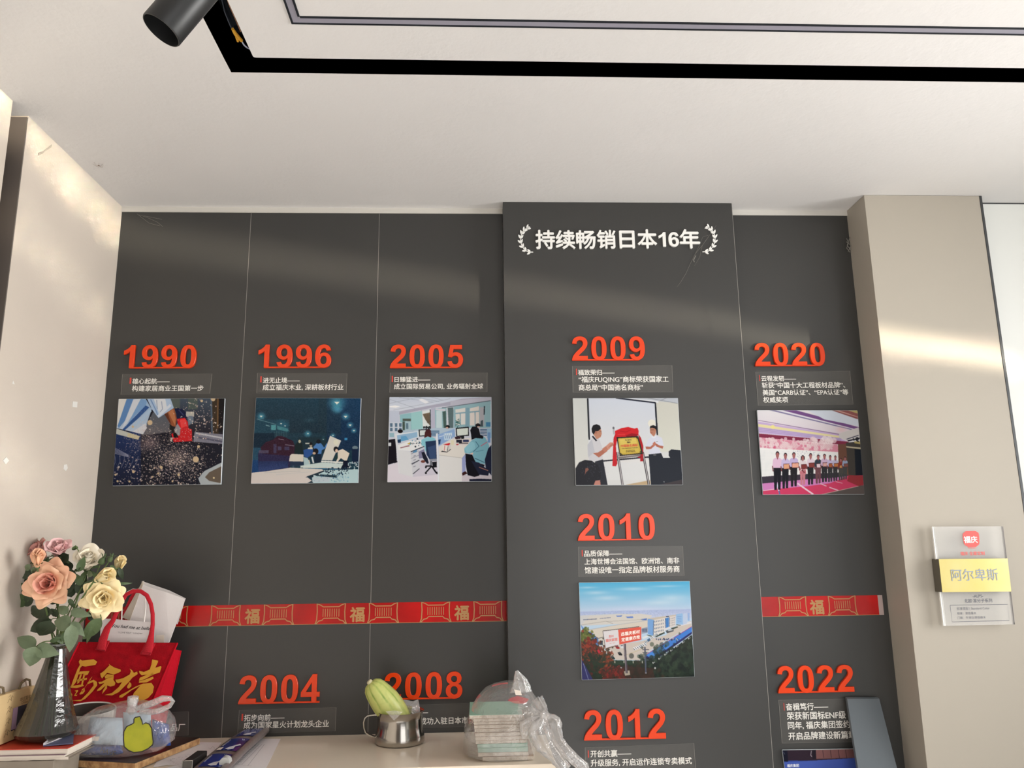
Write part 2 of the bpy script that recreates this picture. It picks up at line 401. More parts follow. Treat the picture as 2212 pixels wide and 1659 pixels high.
def pic_1990():
    p = Pic([(195, 162), (1930, 152), (1870, 1556), (95, 1582)], (26, 26, 38), seed=3)
    p.rect(0, 900, 2036, 1659, (24, 26, 40)); p.rect(0, 700, 560, 1659, (30, 50, 98), c2=(18, 24, 46))
    p.poly([(1030, 140), (1950, 140), (1950, 760), (1030, 760)], (70, 84, 100), c2=(34, 30, 40))
    p.rect(1060, 140, 1200, 420, (96, 104, 92), a=.7); p.rect(1330, 140, 1490, 330, (92, 104, 88), a=.6)
    p.poly([(1700, 140), (1830, 140), (1830, 760), (1720, 760)], (60, 48, 36)); p.rect(1830, 140, 1960, 700, (22, 20, 24)); p.line([(1710, 160), (1725, 740)], 22, (92, 110, 130)); p.line([(1820, 150), (1815, 640)], 20, (130, 96, 60))
    p.poly([(760, 380), (1040, 380), (1060, 700), (560, 760)], (88, 94, 104), c2=(104, 100, 104))
    p.blur(10)
    p.poly([(640, 160), (740, 330), (660, 560), (650, 640), (600, 740), (160, 640), (190, 160)], (150, 180, 214), c2=(196, 208, 224))
    for a, c in [([(200, 160), (330, 160), (250, 420), (170, 620), (175, 400)], (226, 224, 218)), ([(330, 160), (440, 160), (300, 520), (200, 640), (180, 600)], (96, 138, 190)), ([(440, 170), (560, 160), (470, 360), (330, 560), (250, 650)], (214, 220, 228)),
                 ([(560, 160), (660, 190), (640, 280), (480, 420), (320, 620)], (126, 164, 208)), ([(640, 270), (700, 300), (520, 480), (290, 680), (260, 660)], (52, 88, 146)), ([(700, 330), (740, 360), (600, 520), (360, 690)], (176, 200, 226)), ([(640, 560), (660, 640), (590, 740), (420, 700)], (216, 218, 224))]:
        p.poly(a, c)
    p.poly([(660, 155), (1045, 155), (1100, 310), (850, 475), (740, 330)], (176, 198, 226)); p.poly([(770, 160), (960, 160), (990, 320), (860, 400)], (222, 226, 232)); p.line([(720, 170), (800, 330), (850, 460)], 18, (120, 150, 196)); p.line([(1050, 260), (840, 450)], 40, (216, 224, 236))
    p.line([(820, 180), (830, 330)], 8, (96, 120, 160)); p.line([(900, 200), (915, 330), (870, 380)], 8, (110, 130, 170))
    p.poly([(160, 645), (545, 770), (520, 830), (155, 735)], (196, 198, 190)); p.poly([(350, 715), (545, 772), (520, 828), (335, 785)], (206, 196, 160))
    p.poly([(945, 410), (1105, 310), (1150, 480), (1130, 620), (1060, 600)], (150, 84, 52)); p.poly([(1010, 380), (1090, 330), (1130, 480), (1120, 600)], (186, 120, 80)); p.poly([(945, 410), (1000, 390), (1060, 580), (1040, 560)], (96, 52, 36))
    p.poly([(1110, 320), (1210, 310), (1310, 390), (1340, 500), (1150, 490), (1140, 400)], (24, 30, 62)); p.line([(1180, 340), (1260, 430)], 16, (60, 66, 110)); p.rect(1300, 370, 1432, 450, (186, 184, 176)); p.poly([(1320, 440), (1420, 440), (1425, 540), (1340, 600)], (110, 124, 140))
    p.poly([(1150, 490), (1280, 470), (1330, 540), (1340, 640), (1395, 660), (1400, 850), (1100, 870), (1060, 740), (1180, 640)], (206, 34, 40)); p.poly([(1200, 500), (1290, 490), (1320, 600), (1220, 640)], (236, 70, 70))
    p.poly([(1030, 570), (1110, 630), (1090, 700), (1030, 660)], (38, 36, 34)); p.poly([(1160, 560), (1210, 640), (1200, 760), (1120, 740), (1110, 660)], (150, 148, 152)); p.poly([(1085, 700), (1140, 720), (1180, 790), (1100, 800)], (20, 18, 22)); p.poly([(1050, 790), (1085, 800), (1070, 860), (1040, 850)], (196, 186, 176))
    p.poly([(1440, 700), (1895, 740), (1895, 900), (1420, 860)], (128, 128, 142)); p.line([(1460, 720), (1890, 800)], 24, (190, 190, 196)); p.line([(1500, 790), (1890, 860)], 30, (90, 90, 108)); p.noise(16, 2, (1650, 800, 200, 70))
    p.ell(700, 880, 260, 190, (104, 90, 96), soft=.9, a=.8); p.ell(1150, 1130, 380, 260, (104, 92, 92), soft=.9, a=.75)
    for k in range(5): p.line([(130, 960 + k * 22), (360, 1080 + k * 8)], 9, (186, 182, 196), a=.7)
    for k in range(6): p.line([(140 + k * 75, 1100), (150 + k * 70, 1180), (100 + k * 68, 1290)], 7, (160, 158, 176), a=.7)
    W_ = [(226, 204, 188), (236, 222, 208), (206, 176, 160), (190, 170, 172)]
    p.specks(1500, 1150, 1120, 520, 420, 2, 8, W_, .85); p.specks(900, 640, 850, 380, 330, 2, 6, W_, .75); p.specks(420, 900, 1400, 900, 260, 3, 10, W_); p.specks(260, 1500, 560, 420, 500, 3, 11, W_); p.specks(130, 600, 1400, 1000, 300, 6, 14, W_, .9, False)
    for x, y, r in [(1460, 1150, 50), (710, 550, 42), (1505, 940, 24), (895, 1280, 26), (1555, 195, 22), (1740, 165, 36), (440, 1350, 24), (145, 1400, 18), (180, 1505, 18), (375, 1510, 18), (1180, 1400, 22), (845, 1380, 17), (430, 615, 20), (1080, 1505, 16), (750, 1435, 16)]: p.ell(x, y, r, r, (212, 186, 150))
    p.poly([(1880, 1200), (1600, 1340), (1500, 1460), (1540, 1560), (1880, 1560)], (176, 184, 188)); p.poly([(1880, 1260), (1680, 1360), (1610, 1440), (1680, 1500), (1880, 1540)], (104, 92, 80)); p.ell(1755, 1450, 15, 15, (226, 206, 160))
    return p.blur(1)
def pic_1996():
    p = Pic([(172, 142), (1888, 150), (1840, 1534), (88, 1546)], (30, 58, 74), seed=4)
    p.rect(0, 100, 2000, 720, (34, 66, 84), c2=(28, 48, 62)); p.rect(1330, 100, 1950, 1000, (24, 62, 98), c2=(22, 44, 74), a=.85); p.rect(1200, 150, 1560, 760, (34, 54, 66), a=.5)
    for x, y, r in [(1495, 225, 210), (1500, 330, 130), (1640, 450, 100), (1710, 590, 80), (1770, 680, 70), (257, 450, 110), (590, 570, 110), (650, 600, 90), (1020, 730, 90), (1275, 820, 50), (1430, 760, 60)]: p.ell(x, y, r, r * .9, (84, 170, 196), soft=1, a=.8)
    p.poly([(1500, 300), (1600, 330), (1540, 380), (1420, 330)], (70, 130, 170), a=.4); p.ell(1050, 510, 160, 60, (48, 84, 98), soft=.9, a=.6)
    p.blur(6)
    p.rect(130, 500, 720, 720, (34, 76, 96), a=.7); p.line([(180, 490), (500, 580)], 8, (110, 150, 160)); p.line([(520, 600), (720, 690)], 8, (90, 140, 150)); p.rect(420, 590, 500, 670, (84, 152, 160)); p.poly([(520, 600), (700, 650), (690, 700), (520, 660)], (70, 130, 140)); p.line([(330, 590), (400, 610)], 12, (130, 170, 176))
    for k in range(8): p.line([(480 + k * 28, 690), (480 + k * 28, 780)], 6, (70, 110, 118))
    p.rect(110, 720, 480, 960, (16, 40, 58)); p.rect(100, 960, 400, 1160, (36, 76, 100)); p.rect(100, 1160, 300, 1370, (20, 62, 112))
    p.poly([(245, 960), (330, 870), (450, 830), (520, 770), (600, 770), (780, 850), (830, 980), (820, 1120), (300, 1160)], (52, 26, 44)); p.poly([(205, 1040), (320, 1060), (800, 1100), (720, 1290), (210, 1360)], (42, 38, 74)); p.poly([(210, 1180), (700, 1180), (700, 1280), (210, 1360)], (34, 48, 92), c2=(50, 70, 120))
    for b in [(460, 900, 510, 1050, (66, 60, 90)), (530, 940, 590, 1000, (72, 66, 96)), (640, 940, 720, 1000, (66, 60, 92)), (220, 1000, 380, 1050, (80, 72, 96))]: p.rect(*b[:4], b[4])
    p.line([(540, 815), (630, 832)], 7, (170, 150, 170)); p.line([(650, 910), (800, 930)], 10, (140, 130, 150)); p.noise(7, 3)
    p.blur(2)
    p.rect(860, 790, 1340, 1060, (26, 44, 52), a=.6); p.poly([(810, 920), (850, 870), (930, 880), (950, 1060), (800, 1060)], (22, 38, 42)); p.ell(888, 857, 22, 26, (190, 186, 160)); p.rect(980, 880, 1060, 900, (200, 206, 196))
    p.ell(1072, 925, 20, 34, (176, 160, 140)); p.ell(1072, 895, 26, 22, (24, 24, 30)); p.poly([(1030, 960), (1100, 950), (1100, 990), (1010, 990)], (214, 214, 200))
    p.poly([(1110, 950), (1180, 870), (1240, 890), (1290, 960), (1330, 880), (1340, 930), (1290, 980), (1250, 1000), (1240, 1080), (1180, 1080)], (78, 128, 190)); p.ell(1195, 860, 36, 34, (22, 26, 34)); p.rect(1130, 1060, 1240, 1200, (18, 34, 56))
    p.poly([(730, 1090), (760, 1060), (950, 1070), (950, 1190), (715, 1180)], (220, 212, 200)); p.rect(735, 1185, 950, 1260, (34, 50, 76)); p.rect(770, 1250, 800, 1290, (60, 80, 100))
    p.poly([(950, 1000), (1000, 980), (1100, 985), (1130, 1040), (1040, 1110), (1010, 1130), (1050, 1190), (1030, 1200), (990, 1110), (960, 1100)], (44, 84, 150)); p.ell(1150, 1020, 46, 50, (24, 22, 30)); p.ell(1125, 1050, 26, 20, (206, 176, 150)); p.line([(1030, 1160), (1050, 1220)], 30, (216, 196, 176)); p.line([(1090, 1110), (1115, 1210)], 26, (214, 220, 224)); p.poly([(950, 1110), (1020, 1130), (1060, 1230), (960, 1250)], (176, 200, 206))
    p.poly([(1385, 765), (1565, 845), (1420, 1170), (1245, 1160)], (216, 214, 206)); p.ell(1480, 870, 40, 46, (228, 226, 206)); p.poly([(1440, 1140), (1520, 1040), (1520, 1160)], (36, 60, 60))
    p.poly([(1510, 1010), (1590, 980), (1700, 1050), (1650, 1190), (1560, 1130), (1490, 1210), (1455, 1230), (1510, 1130)], (226, 216, 200)); p.ell(1480, 985, 40, 46, (30, 30, 36)); p.ell(1490, 1010, 22, 30, (226, 196, 176)); p.poly([(1590, 1170), (1690, 1170), (1680, 1300), (1580, 1300)], (20, 26, 44))
    p.ell(1790, 960, 46, 30, (110, 130, 140)); p.rect(1740, 980, 1840, 1220, (24, 38, 64)); p.line([(1700, 1200), (1830, 1230)], 16, (150, 180, 190))
    p.rect(1620, 800, 1665, 838, (60, 140, 190))
    p.poly([(890, 1255), (1250, 1200), (1600, 1220), (1560, 1290), (950, 1290)], (202, 218, 216)); p.line([(900, 1275), (1560, 1290)], 14, (226, 228, 220)); p.line([(940, 1296), (1540, 1310)], 14, (80, 130, 160)); p.poly([(1240, 1170), (1600, 1190), (1590, 1215), (1240, 1195)], (226, 230, 226))
    p.poly([(88, 1370), (330, 1345), (740, 1285), (1250, 1310), (1280, 1330), (1000, 1430), (1090, 1500), (1000, 1550), (80, 1550)], (214, 208, 202), c2=(220, 210, 206)); p.line([(300, 1370), (900, 1340)], 8, (190, 190, 190)); p.line([(500, 1400), (1100, 1350)], 8, (200, 200, 200))
    p.poly([(1280, 1330), (1840, 1310), (1840, 1540), (1100, 1540), (1090, 1440), (1000, 1440)], (184, 212, 216)); p.poly([(980, 1445), (1280, 1330), (1300, 1345), (1120, 1420), (1100, 1445)], (30, 46, 60)); p.poly([(1160, 1390), (1500, 1410), (1500, 1450), (1150, 1420)], (34, 54, 66)); p.poly([(1000, 1545), (1080, 1500), (1120, 1540)], (34, 54, 66))
    p.specks(60, 1500, 1340, 200, 60, 6, 14, [(24, 40, 58), (30, 50, 70)], 1, False); p.specks(60, 1400, 1440, 280, 80, 6, 12, [(120, 170, 200), (210, 220, 222), (90, 130, 160)], .9, False); p.rect(1100, 1440, 1380, 1520, (196, 200, 210), a=.6); p.specks(50, 1750, 1250, 90, 60, 5, 12, [(150, 180, 190), (24, 40, 60), (220, 226, 226)], 1, False)
    for x, y, w in [(1495, 225, 44), (1636, 452, 32), (1710, 590, 26), (1772, 680, 20), (257, 448, 24), (585, 566, 18), (650, 603, 16), (1025, 728, 18), (1275, 822, 12), (1432, 760, 14)]:
        p.poly([(x - w, y - w * .35), (x + w, y - w * .35), (x + w * .3, y + w * .35), (x, y + w * .7), (x - w * .3, y + w * .35)], (236, 240, 226))
    return p.blur(1)
def pic_2005():
    p = Pic([(130, 102), (1918, 100), (1922, 1580), (92, 1592)], (204, 208, 222), seed=5)
    p.poly([(100, 90), (1930, 90), (1930, 110), (1150, 190), (300, 350), (100, 350)], (198, 208, 226), c2=(216, 222, 234)); 
    for a in [[(130, 140), (700, 340)], [(300, 110), (900, 190)], [(560, 100), (1000, 180)], [(130, 215), (520, 130), (700, 100)], [(200, 330), (860, 200), (1200, 130)], [(850, 100), (1080, 160)]]: p.line(a, 5, (150, 158, 176))
    p.poly([(640, 150), (700, 130), (830, 190), (760, 218)], (236, 238, 244)); p.poly([(130, 262), (230, 248), (320, 268), (240, 290), (130, 280)], (252, 252, 252))
    p.poly([(290, 355), (1150, 190), (1400, 130), (1930, 100), (1930, 180), (920, 280), (300, 410)], (172, 172, 190)); p.poly([(1200, 170), (1930, 100), (1930, 170), (1200, 260)], (188, 188, 204)); p.rect(120, 340, 300, 560, (196, 204, 222))
    p.poly([(310, 410), (700, 345), (720, 660), (330, 690)], (146, 192, 200)); p.poly([(510, 380), (700, 350), (710, 660), (520, 670)], (158, 206, 208)); p.poly([(860, 290), (940, 270), (940, 670), (860, 670)], (184, 184, 204)); p.rect(360, 480, 505, 524, (84, 92, 84)); p.rect(360, 530, 400, 680, (70, 84, 76)); p.rect(405, 530, 505, 680, (170, 196, 206)); p.rect(420, 560, 460, 660, (96, 124, 140))
    p.poly([(705, 350), (850, 320), (850, 640), (715, 650)], (226, 232, 232)); p.poly([(710, 400), (840, 370), (840, 600), (760, 500)], (124, 108, 88)); 
    for k in range(4): p.line([(735 + k * 28, 400), (800 + k * 10, 560)], 8, (84, 74, 64))
    p.line([(845, 320), (850, 660)], 16, (60, 70, 76)); p.poly([(925, 300), (1130, 290), (1130, 660), (935, 660)], (150, 186, 196)); p.rect(950, 340, 1050, 640, (196, 216, 222)); p.poly([(930, 300), (1110, 310), (1110, 350), (940, 330)], (206, 206, 218)); p.poly([(1060, 360), (1120, 340), (1130, 650), (1080, 650)], (72, 96, 92)); p.poly([(1150, 290), (1250, 280), (1250, 660), (1170, 660)], (92, 112, 116)); p.line([(1140, 280), (1145, 660)], 14, (206, 212, 218))
    p.poly([(1255, 270), (1905, 170), (1905, 640), (1255, 640)], (146, 182, 192)); p.poly([(1285, 320), (1460, 290), (1460, 580), (1300, 590)], (220, 218, 214)); p.poly([(1540, 300), (1700, 260), (1700, 600), (1540, 600)], (222, 214, 208)); p.rect(1460, 290, 1530, 640, (128, 164, 180)); p.line([(1285, 390), (1700, 350)], 22, (128, 164, 180)); p.line([(1370, 380), (1375, 600)], 16, (128, 164, 180)); p.line([(1630, 360), (1632, 600)], 16, (128, 164, 180)); p.rect(1710, 280, 1790, 600, (176, 176, 184)); p.line([(1795, 260), (1790, 410)], 20, (40, 50, 58)); p.rect(1820, 540, 1900, 620, (70, 130, 170)); p.poly([(1730, 520), (1770, 500), (1770, 620), (1720, 620)], (70, 84, 92)); p.line([(1050, 290), (1330, 250), (1900, 165)], 10, (60, 72, 80)); p.specks(30, 1325, 570, 60, 80, 6, 16, [(60, 110, 110), (70, 100, 90)], .9)
    p.blur(2)
    p.poly([(120, 540), (350, 545), (360, 700), (370, 720), (120, 820)], (206, 214, 226)); 
    for x in (140, 225, 300): p.rect(x, 560, x + 44, 700, (92, 118, 142)); p.rect(x, 625, x + 44, 640, (206, 214, 226))
    p.rect(130, 730, 210, 800, (150, 186, 200)); p.poly([(360, 690), (1000, 640), (1280, 640), (1280, 800), (360, 760)], (176, 196, 214)); p.poly([(560, 690), (760, 660), (760, 800), (560, 790)], (186, 206, 222))
    for k in range(5): p.rect(860, 690 + k * 22, 1005, 702 + k * 22, (52, 92, 130)); p.rect(1720, 660 + k * 26, 1840, 674 + k * 26, (52, 92, 130))
    p.ell(1150, 622, 38, 30, (26, 24, 28)); p.ell(1140, 640, 22, 16, (212, 170, 156)); p.ell(1680, 596, 44, 34, (28, 26, 30)); p.ell(1690, 622, 26, 12, (206, 170, 156)); p.ell(735, 634, 16, 22, (40, 40, 44)); p.specks(20, 800, 632, 50, 24, 8, 16, [(40, 48, 50)], 1)
    p.poly([(640, 670), (840, 660), (840, 780), (650, 795)], (30, 34, 40)); p.poly([(660, 685), (825, 675), (825, 765), (665, 775)], (214, 222, 222))
    p.poly([(110, 850), (240, 830), (260, 1240), (100, 1290)], (26, 24, 32)); p.rect(110, 900, 160, 960, (214, 220, 226)); p.ell(320, 700, 46, 34, (26, 20, 22)); p.poly([(170, 1290), (270, 1220), (270, 1250), (190, 1310)], (40, 38, 44))
    p.poly([(100, 1300), (280, 1240), (300, 1440), (540, 1500), (980, 1440), (1000, 1590), (90, 1600)], (222, 216, 226)); p.poly([(660, 1200), (980, 1200), (980, 1460), (540, 1500)], (206, 202, 216)); p.poly([(1390, 1470), (1930, 1470), (1930, 1590), (1390, 1590)], (206, 198, 208))
    p.poly([(220, 750), (640, 700), (650, 800), (260, 910)], (226, 232, 238)); p.poly([(262, 770), (620, 712), (620, 800), (272, 900)], (150, 186, 216)); p.poly([(330, 790), (420, 780), (470, 850), (330, 880)], (104, 166, 208)); p.poly([(265, 850), (330, 840), (330, 900), (270, 905)], (34, 60, 90))
    p.poly([(255, 950), (470, 870), (740, 840), (740, 970), (520, 1050), (270, 1030)], (232, 234, 236)); p.poly([(220, 750), (258, 745), (330, 1440), (295, 1440)], (222, 226, 232)); p.poly([(270, 1030), (500, 1060), (540, 1500), (310, 1440)], (220, 222, 226)); p.poly([(500, 1060), (635, 1000), (660, 1350), (535, 1450)], (206, 208, 216)); p.line([(505, 1060), (740, 965)], 16, (50, 54, 70))
    for y in (1100, 1180, 1270): p.line([(505, y), (645, y - 60)], 7, (120, 124, 140))
    for y in (1140, 1210, 1325): p.line([(550, y), (590, y - 18)], 8, (90, 94, 110))
    p.line([(520, 1280), (655, 1205)], 14, (44, 46, 56)); p.line([(540, 1450), (655, 1355)], 14, (60, 62, 72)); p.poly([(560, 1040), (620, 1020), (600, 1070), (530, 1080)], (90, 140, 180)); p.poly([(310, 985), (470, 940), (490, 955), (330, 1000)], (176, 150, 160)); p.line([(320, 992), (480, 958)], 8, (130, 50, 60)); p.poly([(440, 920), (500, 890), (530, 920), (480, 935)], (206, 170, 60)); p.specks(26, 590, 900, 110, 50, 8, 16, [(80, 100, 120), (236, 236, 236), (40, 50, 60), (100, 160, 190)], 1)
    p.poly([(640, 1060), (740, 1010), (760, 1160), (650, 1180)], (130, 130, 160)); p.ell(720, 1230, 40, 24, (120, 70, 60))
    p.poly([(690, 850), (790, 800), (860, 790), (930, 830), (950, 900), (760, 1060), (740, 960), (690, 950)], (136, 196, 212)); p.poly([(750, 720), (780, 670), (840, 676), (866, 740), (860, 810), (800, 790), (740, 820)], (76, 38, 40)); p.ell(810, 700, 50, 34, (70, 34, 38))
    p.poly([(760, 880), (945, 860), (960, 1190), (830, 1190), (780, 1110)], (40, 56, 88)); p.poly([(800, 980), (940, 940), (945, 1180), (840, 1180)], (58, 78, 116)); p.poly([(690, 1070), (740, 1060), (800, 1180), (820, 1260), (790, 1270), (720, 1180)], (32, 34, 48)); p.poly([(830, 1190), (960, 1180), (960, 1220), (840, 1220)], (140, 146, 160)); p.rect(840, 1220, 880, 1300, (110, 114, 124)); p.poly([(880, 1240), (960, 1230), (960, 1330), (890, 1340)], (24, 26, 32))
    p.line([(760, 1310), (870, 1310), (950, 1430)], 26, (24, 24, 30)); p.line([(870, 1310), (770, 1420)], 24, (24, 24, 30)); p.ell(768, 1330, 16, 20, (20, 20, 24)); p.ell(768, 1432, 18, 20, (20, 20, 24)); p.ell(965, 1432, 18, 22, (20, 20, 24))
    p.poly([(945, 740), (978, 735), (1000, 1590), (980, 1590)], (226, 230, 236)); p.poly([(975, 760), (1270, 660), (1280, 790), (990, 960)], (140, 172, 216)); p.poly([(1080, 740), (1230, 720), (1200, 850), (1090, 860)], (176, 206, 230)); p.line([(1000, 800), (1100, 770)], 12, (206, 220, 236))
    for k in range(4): p.rect(1100 + k * 34, 740, 1122 + k * 34, 840, (226, 234, 240)); p.line([(1104 + k * 34, 760), (1118 + k * 34, 830)], 9, (60, 110, 170))
    p.poly([(985, 850), (1030, 840), (1020, 920), (990, 940)], (40, 70, 110)); p.poly([(990, 980), (1240, 830), (1560, 820), (1540, 960), (1470, 1080), (1400, 1170), (1000, 1120)], (224, 220, 214)); p.poly([(1000, 1115), (1400, 1165), (1400, 1590), (1000, 1590)], (222, 222, 222)); p.line([(1000, 1118), (1400, 1168)], 10, (190, 188, 186)); p.poly([(1400, 1170), (1470, 1090), (1460, 1400), (1405, 1440)], (150, 160, 206)); p.poly([(1400, 1430), (1460, 1400), (1500, 1440), (1410, 1480)], (60, 30, 30))
    p.poly([(1030, 1060), (1140, 1070), (1210, 1020), (1180, 1010), (1060, 1040)], (36, 34, 40)); p.poly([(1060, 1045), (1075, 940), (1170, 950), (1140, 1060)], (232, 228, 222)); p.poly([(1170, 950), (1210, 910), (1200, 1010), (1145, 1060)], (216, 212, 208)); p.poly([(1070, 935), (1180, 905), (1200, 915), (1170, 950)], (196, 40, 50)); p.line([(1100, 950), (1090, 1040)], 9, (190, 60, 70)); p.line([(1160, 960), (1140, 1040)], 9, (70, 70, 80)); p.rect(1210, 860, 1260, 940, (226, 220, 190))
    p.poly([(1290, 640), (1520, 620), (1525, 780), (1300, 795)], (28, 30, 36)); p.poly([(1310, 660), (1505, 642), (1508, 760), (1318, 780)], (214, 222, 216)); p.poly([(1270, 800), (1380, 790), (1380, 830), (1290, 840)], (56, 34, 44)); p.rect(1300, 840, 1540, 940, (214, 206, 204)); p.rect(1300, 850, 1400, 900, (40, 40, 54)); p.rect(1420, 850, 1520, 890, (50, 60, 96)); p.line([(1300, 935), (1340, 930)], 18, (170, 40, 50)); p.rect(1350, 900, 1510, 918, (44, 40, 44)); p.poly([(1380, 790), (1440, 785), (1440, 830), (1390, 835)], (30, 32, 36))
    p.rect(1840, 650, 1920, 820, (150, 186, 214)); p.rect(1850, 720, 1900, 900, (110, 150, 200))
    p.poly([(1560, 870), (1640, 820), (1800, 800), (1850, 880), (1880, 960), (1800, 1280), (1640, 1240), (1580, 1100), (1450, 1080), (1440, 1010)], (126, 182, 200)); p.poly([(1440, 1000), (1560, 880), (1620, 900), (1640, 1010), (1500, 1090)], (142, 196, 212)); p.line([(1640, 880), (1700, 960), (1600, 1060)], 10, (60, 100, 120)); p.line([(1640, 1060), (1780, 1030)], 8, (80, 130, 150)); p.line([(1620, 1170), (1800, 1250)], 14, (70, 110, 130)); p.line([(1730, 960), (1840, 890)], 12, (200, 90, 110))
    p.poly([(1545, 680), (1580, 620), (1650, 615), (1700, 660), (1720, 760), (1780, 790), (1770, 830), (1640, 820), (1570, 850), (1560, 760)], (22, 22, 30)); p.poly([(1460, 1090), (1580, 1110), (1640, 1240), (1800, 1290), (1700, 1480), (1620, 1500), (1500, 1470), (1470, 1300)], (22, 22, 30)); p.poly([(1920, 940), (1860, 1000), (1800, 1200), (1820, 1360), (1920, 1480)], (30, 36, 60)); p.poly([(1560, 1220), (1700, 1250), (1880, 1400), (1860, 1480), (1700, 1460)], (34, 38, 58)); p.line([(1700, 1330), (1860, 1390)], 14, (170, 120, 110)); p.poly([(1530, 1540), (1700, 1530), (1920, 1540), (1920, 1590), (1530, 1580)], (30, 34, 54)); p.poly([(1540, 1090), (1600, 1070), (1590, 1110)], (220, 190, 176))
    return p.blur(1)
def pic_2009():
    p = Pic([(95, 78), (1893, 75), (1978, 1563), (145, 1570)], (216, 218, 218), seed=6)
    p.rect(60, 60, 360, 1600, (206, 210, 208), c2=(218, 218, 214)); p.rect(360, 60, 1520, 1200, (208, 216, 230), c2=(222, 222, 222)); p.poly([(1510, 60), (1900, 60), (1950, 1000), (1560, 1000)], (206, 206, 198), c2=(214, 216, 206)); p.poly([(1000, 60), (1900, 60), (1900, 170), (1560, 130)], (190, 196, 206)); p.line([(1370, 75), (1600, 115), (1890, 170)], 8, (130, 136, 144)); p.line([(1590, 120), (1700, 75)], 7, (120, 126, 136)); p.poly([(880, 75), (1000, 75), (1560, 130), (1560, 160)], (226, 230, 234)); p.line([(830, 75), (1510, 158)], 24, (24, 28, 44)); p.line([(1505, 155), (1540, 710)], 26, (22, 26, 38)); p.line([(348, 70), (376, 790)], 26, (22, 24, 32)); p.line([(600, 1155), (1400, 1085)], 24, (30, 30, 40)); p.rect(620, 1180, 1420, 1480, (220, 222, 224)); p.poly([(1000, 1560), (1420, 1480), (1420, 1570), (1000, 1570)], (190, 166, 130))
    p.blur(2)
    p.line([(790, 590), (800, 700)], 30, (176, 178, 184)); p.ell(790, 590, 18, 22, (110, 110, 116))
    p.line([(855, 1000), (945, 1565)], 40, (90, 86, 92)); p.line([(858, 1000), (948, 1565)], 12, (210, 206, 208)); p.line([(1290, 1000), (1395, 1565)], 40, (70, 66, 72)); p.line([(1292, 1000), (1397, 1565)], 12, (206, 204, 206)); p.line([(870, 1090), (1300, 1040)], 50, (120, 112, 112)); p.line([(870, 1080), (1300, 1032)], 12, (200, 190, 186))
    p.poly([(770, 1240), (790, 760), (820, 690), (860, 760), (830, 900), (855, 1200), (830, 1245)], (196, 26, 36)); p.poly([(1220, 700), (1260, 760), (1300, 900), (1295, 1160), (1245, 1160), (1250, 1060)], (176, 22, 32)); p.poly([(1190, 1090), (1260, 1065), (1290, 1080), (1240, 1105)], (150, 20, 40))
    p.poly([(820, 700), (815, 640), (930, 590), (1040, 572), (1150, 600), (1200, 585), (1220, 640), (1215, 720), (1140, 740), (1060, 765), (1010, 740), (860, 760)], (206, 30, 38)); p.poly([(990, 720), (1100, 680), (1210, 700), (1190, 730), (1050, 768)], (150, 16, 28)); p.line([(900, 640), (1000, 660), (1090, 620)], 12, (170, 18, 30)); p.line([(860, 700), (990, 700)], 10, (226, 60, 60))
    p.poly([(840, 745), (1215, 730), (1295, 1035), (895, 1070)], (34, 30, 26)); p.poly([(865, 768), (1195, 748), (1268, 1018), (905, 1052)], (206, 180, 84), c2=(196, 168, 66)); p.poly([(890, 785), (1170, 768), (1235, 1000), (925, 1030)], (222, 200, 104), c2=(206, 180, 76))
    p.poly([(1160, 745), (1210, 745), (1225, 800)], (70, 60, 30)); p.poly([(900, 1010), (950, 1045), (905, 1055)], (70, 60, 30)); p.poly([(1230, 1010), (1265, 960), (1270, 1018)], (70, 60, 30))
    [p.rect(1005 + k * 22, 966 - k * .6, 1018 + k * 22, 980 - k * .6, (96, 76, 36)) for k in range(7)]; [p.rect(1005 + k * 16, 990 - k * .5, 1016 + k * 16, 1003 - k * .5, (90, 70, 34)) for k in range(10)]
    p.poly([(410, 790), (440, 720), (540, 770), (590, 900), (600, 1030), (610, 1120), (520, 1165), (380, 1150), (350, 1060), (345, 880)], (206, 206, 212)); p.poly([(345, 880), (420, 780), (470, 1000), (360, 1090)], (190, 192, 202)); p.line([(430, 730), (500, 810)], 26, (30, 30, 40)); p.poly([(440, 1020), (520, 1010), (650, 930), (690, 980), (540, 1095)], (176, 110, 90)); p.poly([(590, 950), (700, 870), (740, 840), (800, 850), (720, 950), (640, 1000)], (190, 124, 104)); p.poly([(660, 900), (730, 835), (795, 840), (790, 880), (700, 960)], (206, 146, 126))
    for k in range(4): p.line([(700 + k * 22, 930 - k * 12), (770 + k * 10, 850 + k * 6)], 5, (150, 90, 76))
    p.poly([(440, 690), (480, 640), (540, 590), (580, 620), (590, 690), (570, 745), (530, 770), (500, 780)], (190, 136, 112)); p.poly([(415, 600), (440, 545), (500, 525), (560, 550), (575, 600), (530, 640), (480, 650), (450, 705), (420, 660)], (24, 24, 28)); p.ell(490, 665, 16, 26, (170, 112, 92)); p.line([(550, 650), (590, 655)], 6, (90, 70, 66)); p.line([(555, 725), (580, 720)], 6, (150, 80, 76))
    p.poly([(470, 1165), (610, 1125), (690, 1565), (560, 1565)], (34, 36, 46)); p.ell(1445, 510, 66, 66, (232, 230, 218))  # pale disc by the head: a downlight's reflection painted into the print
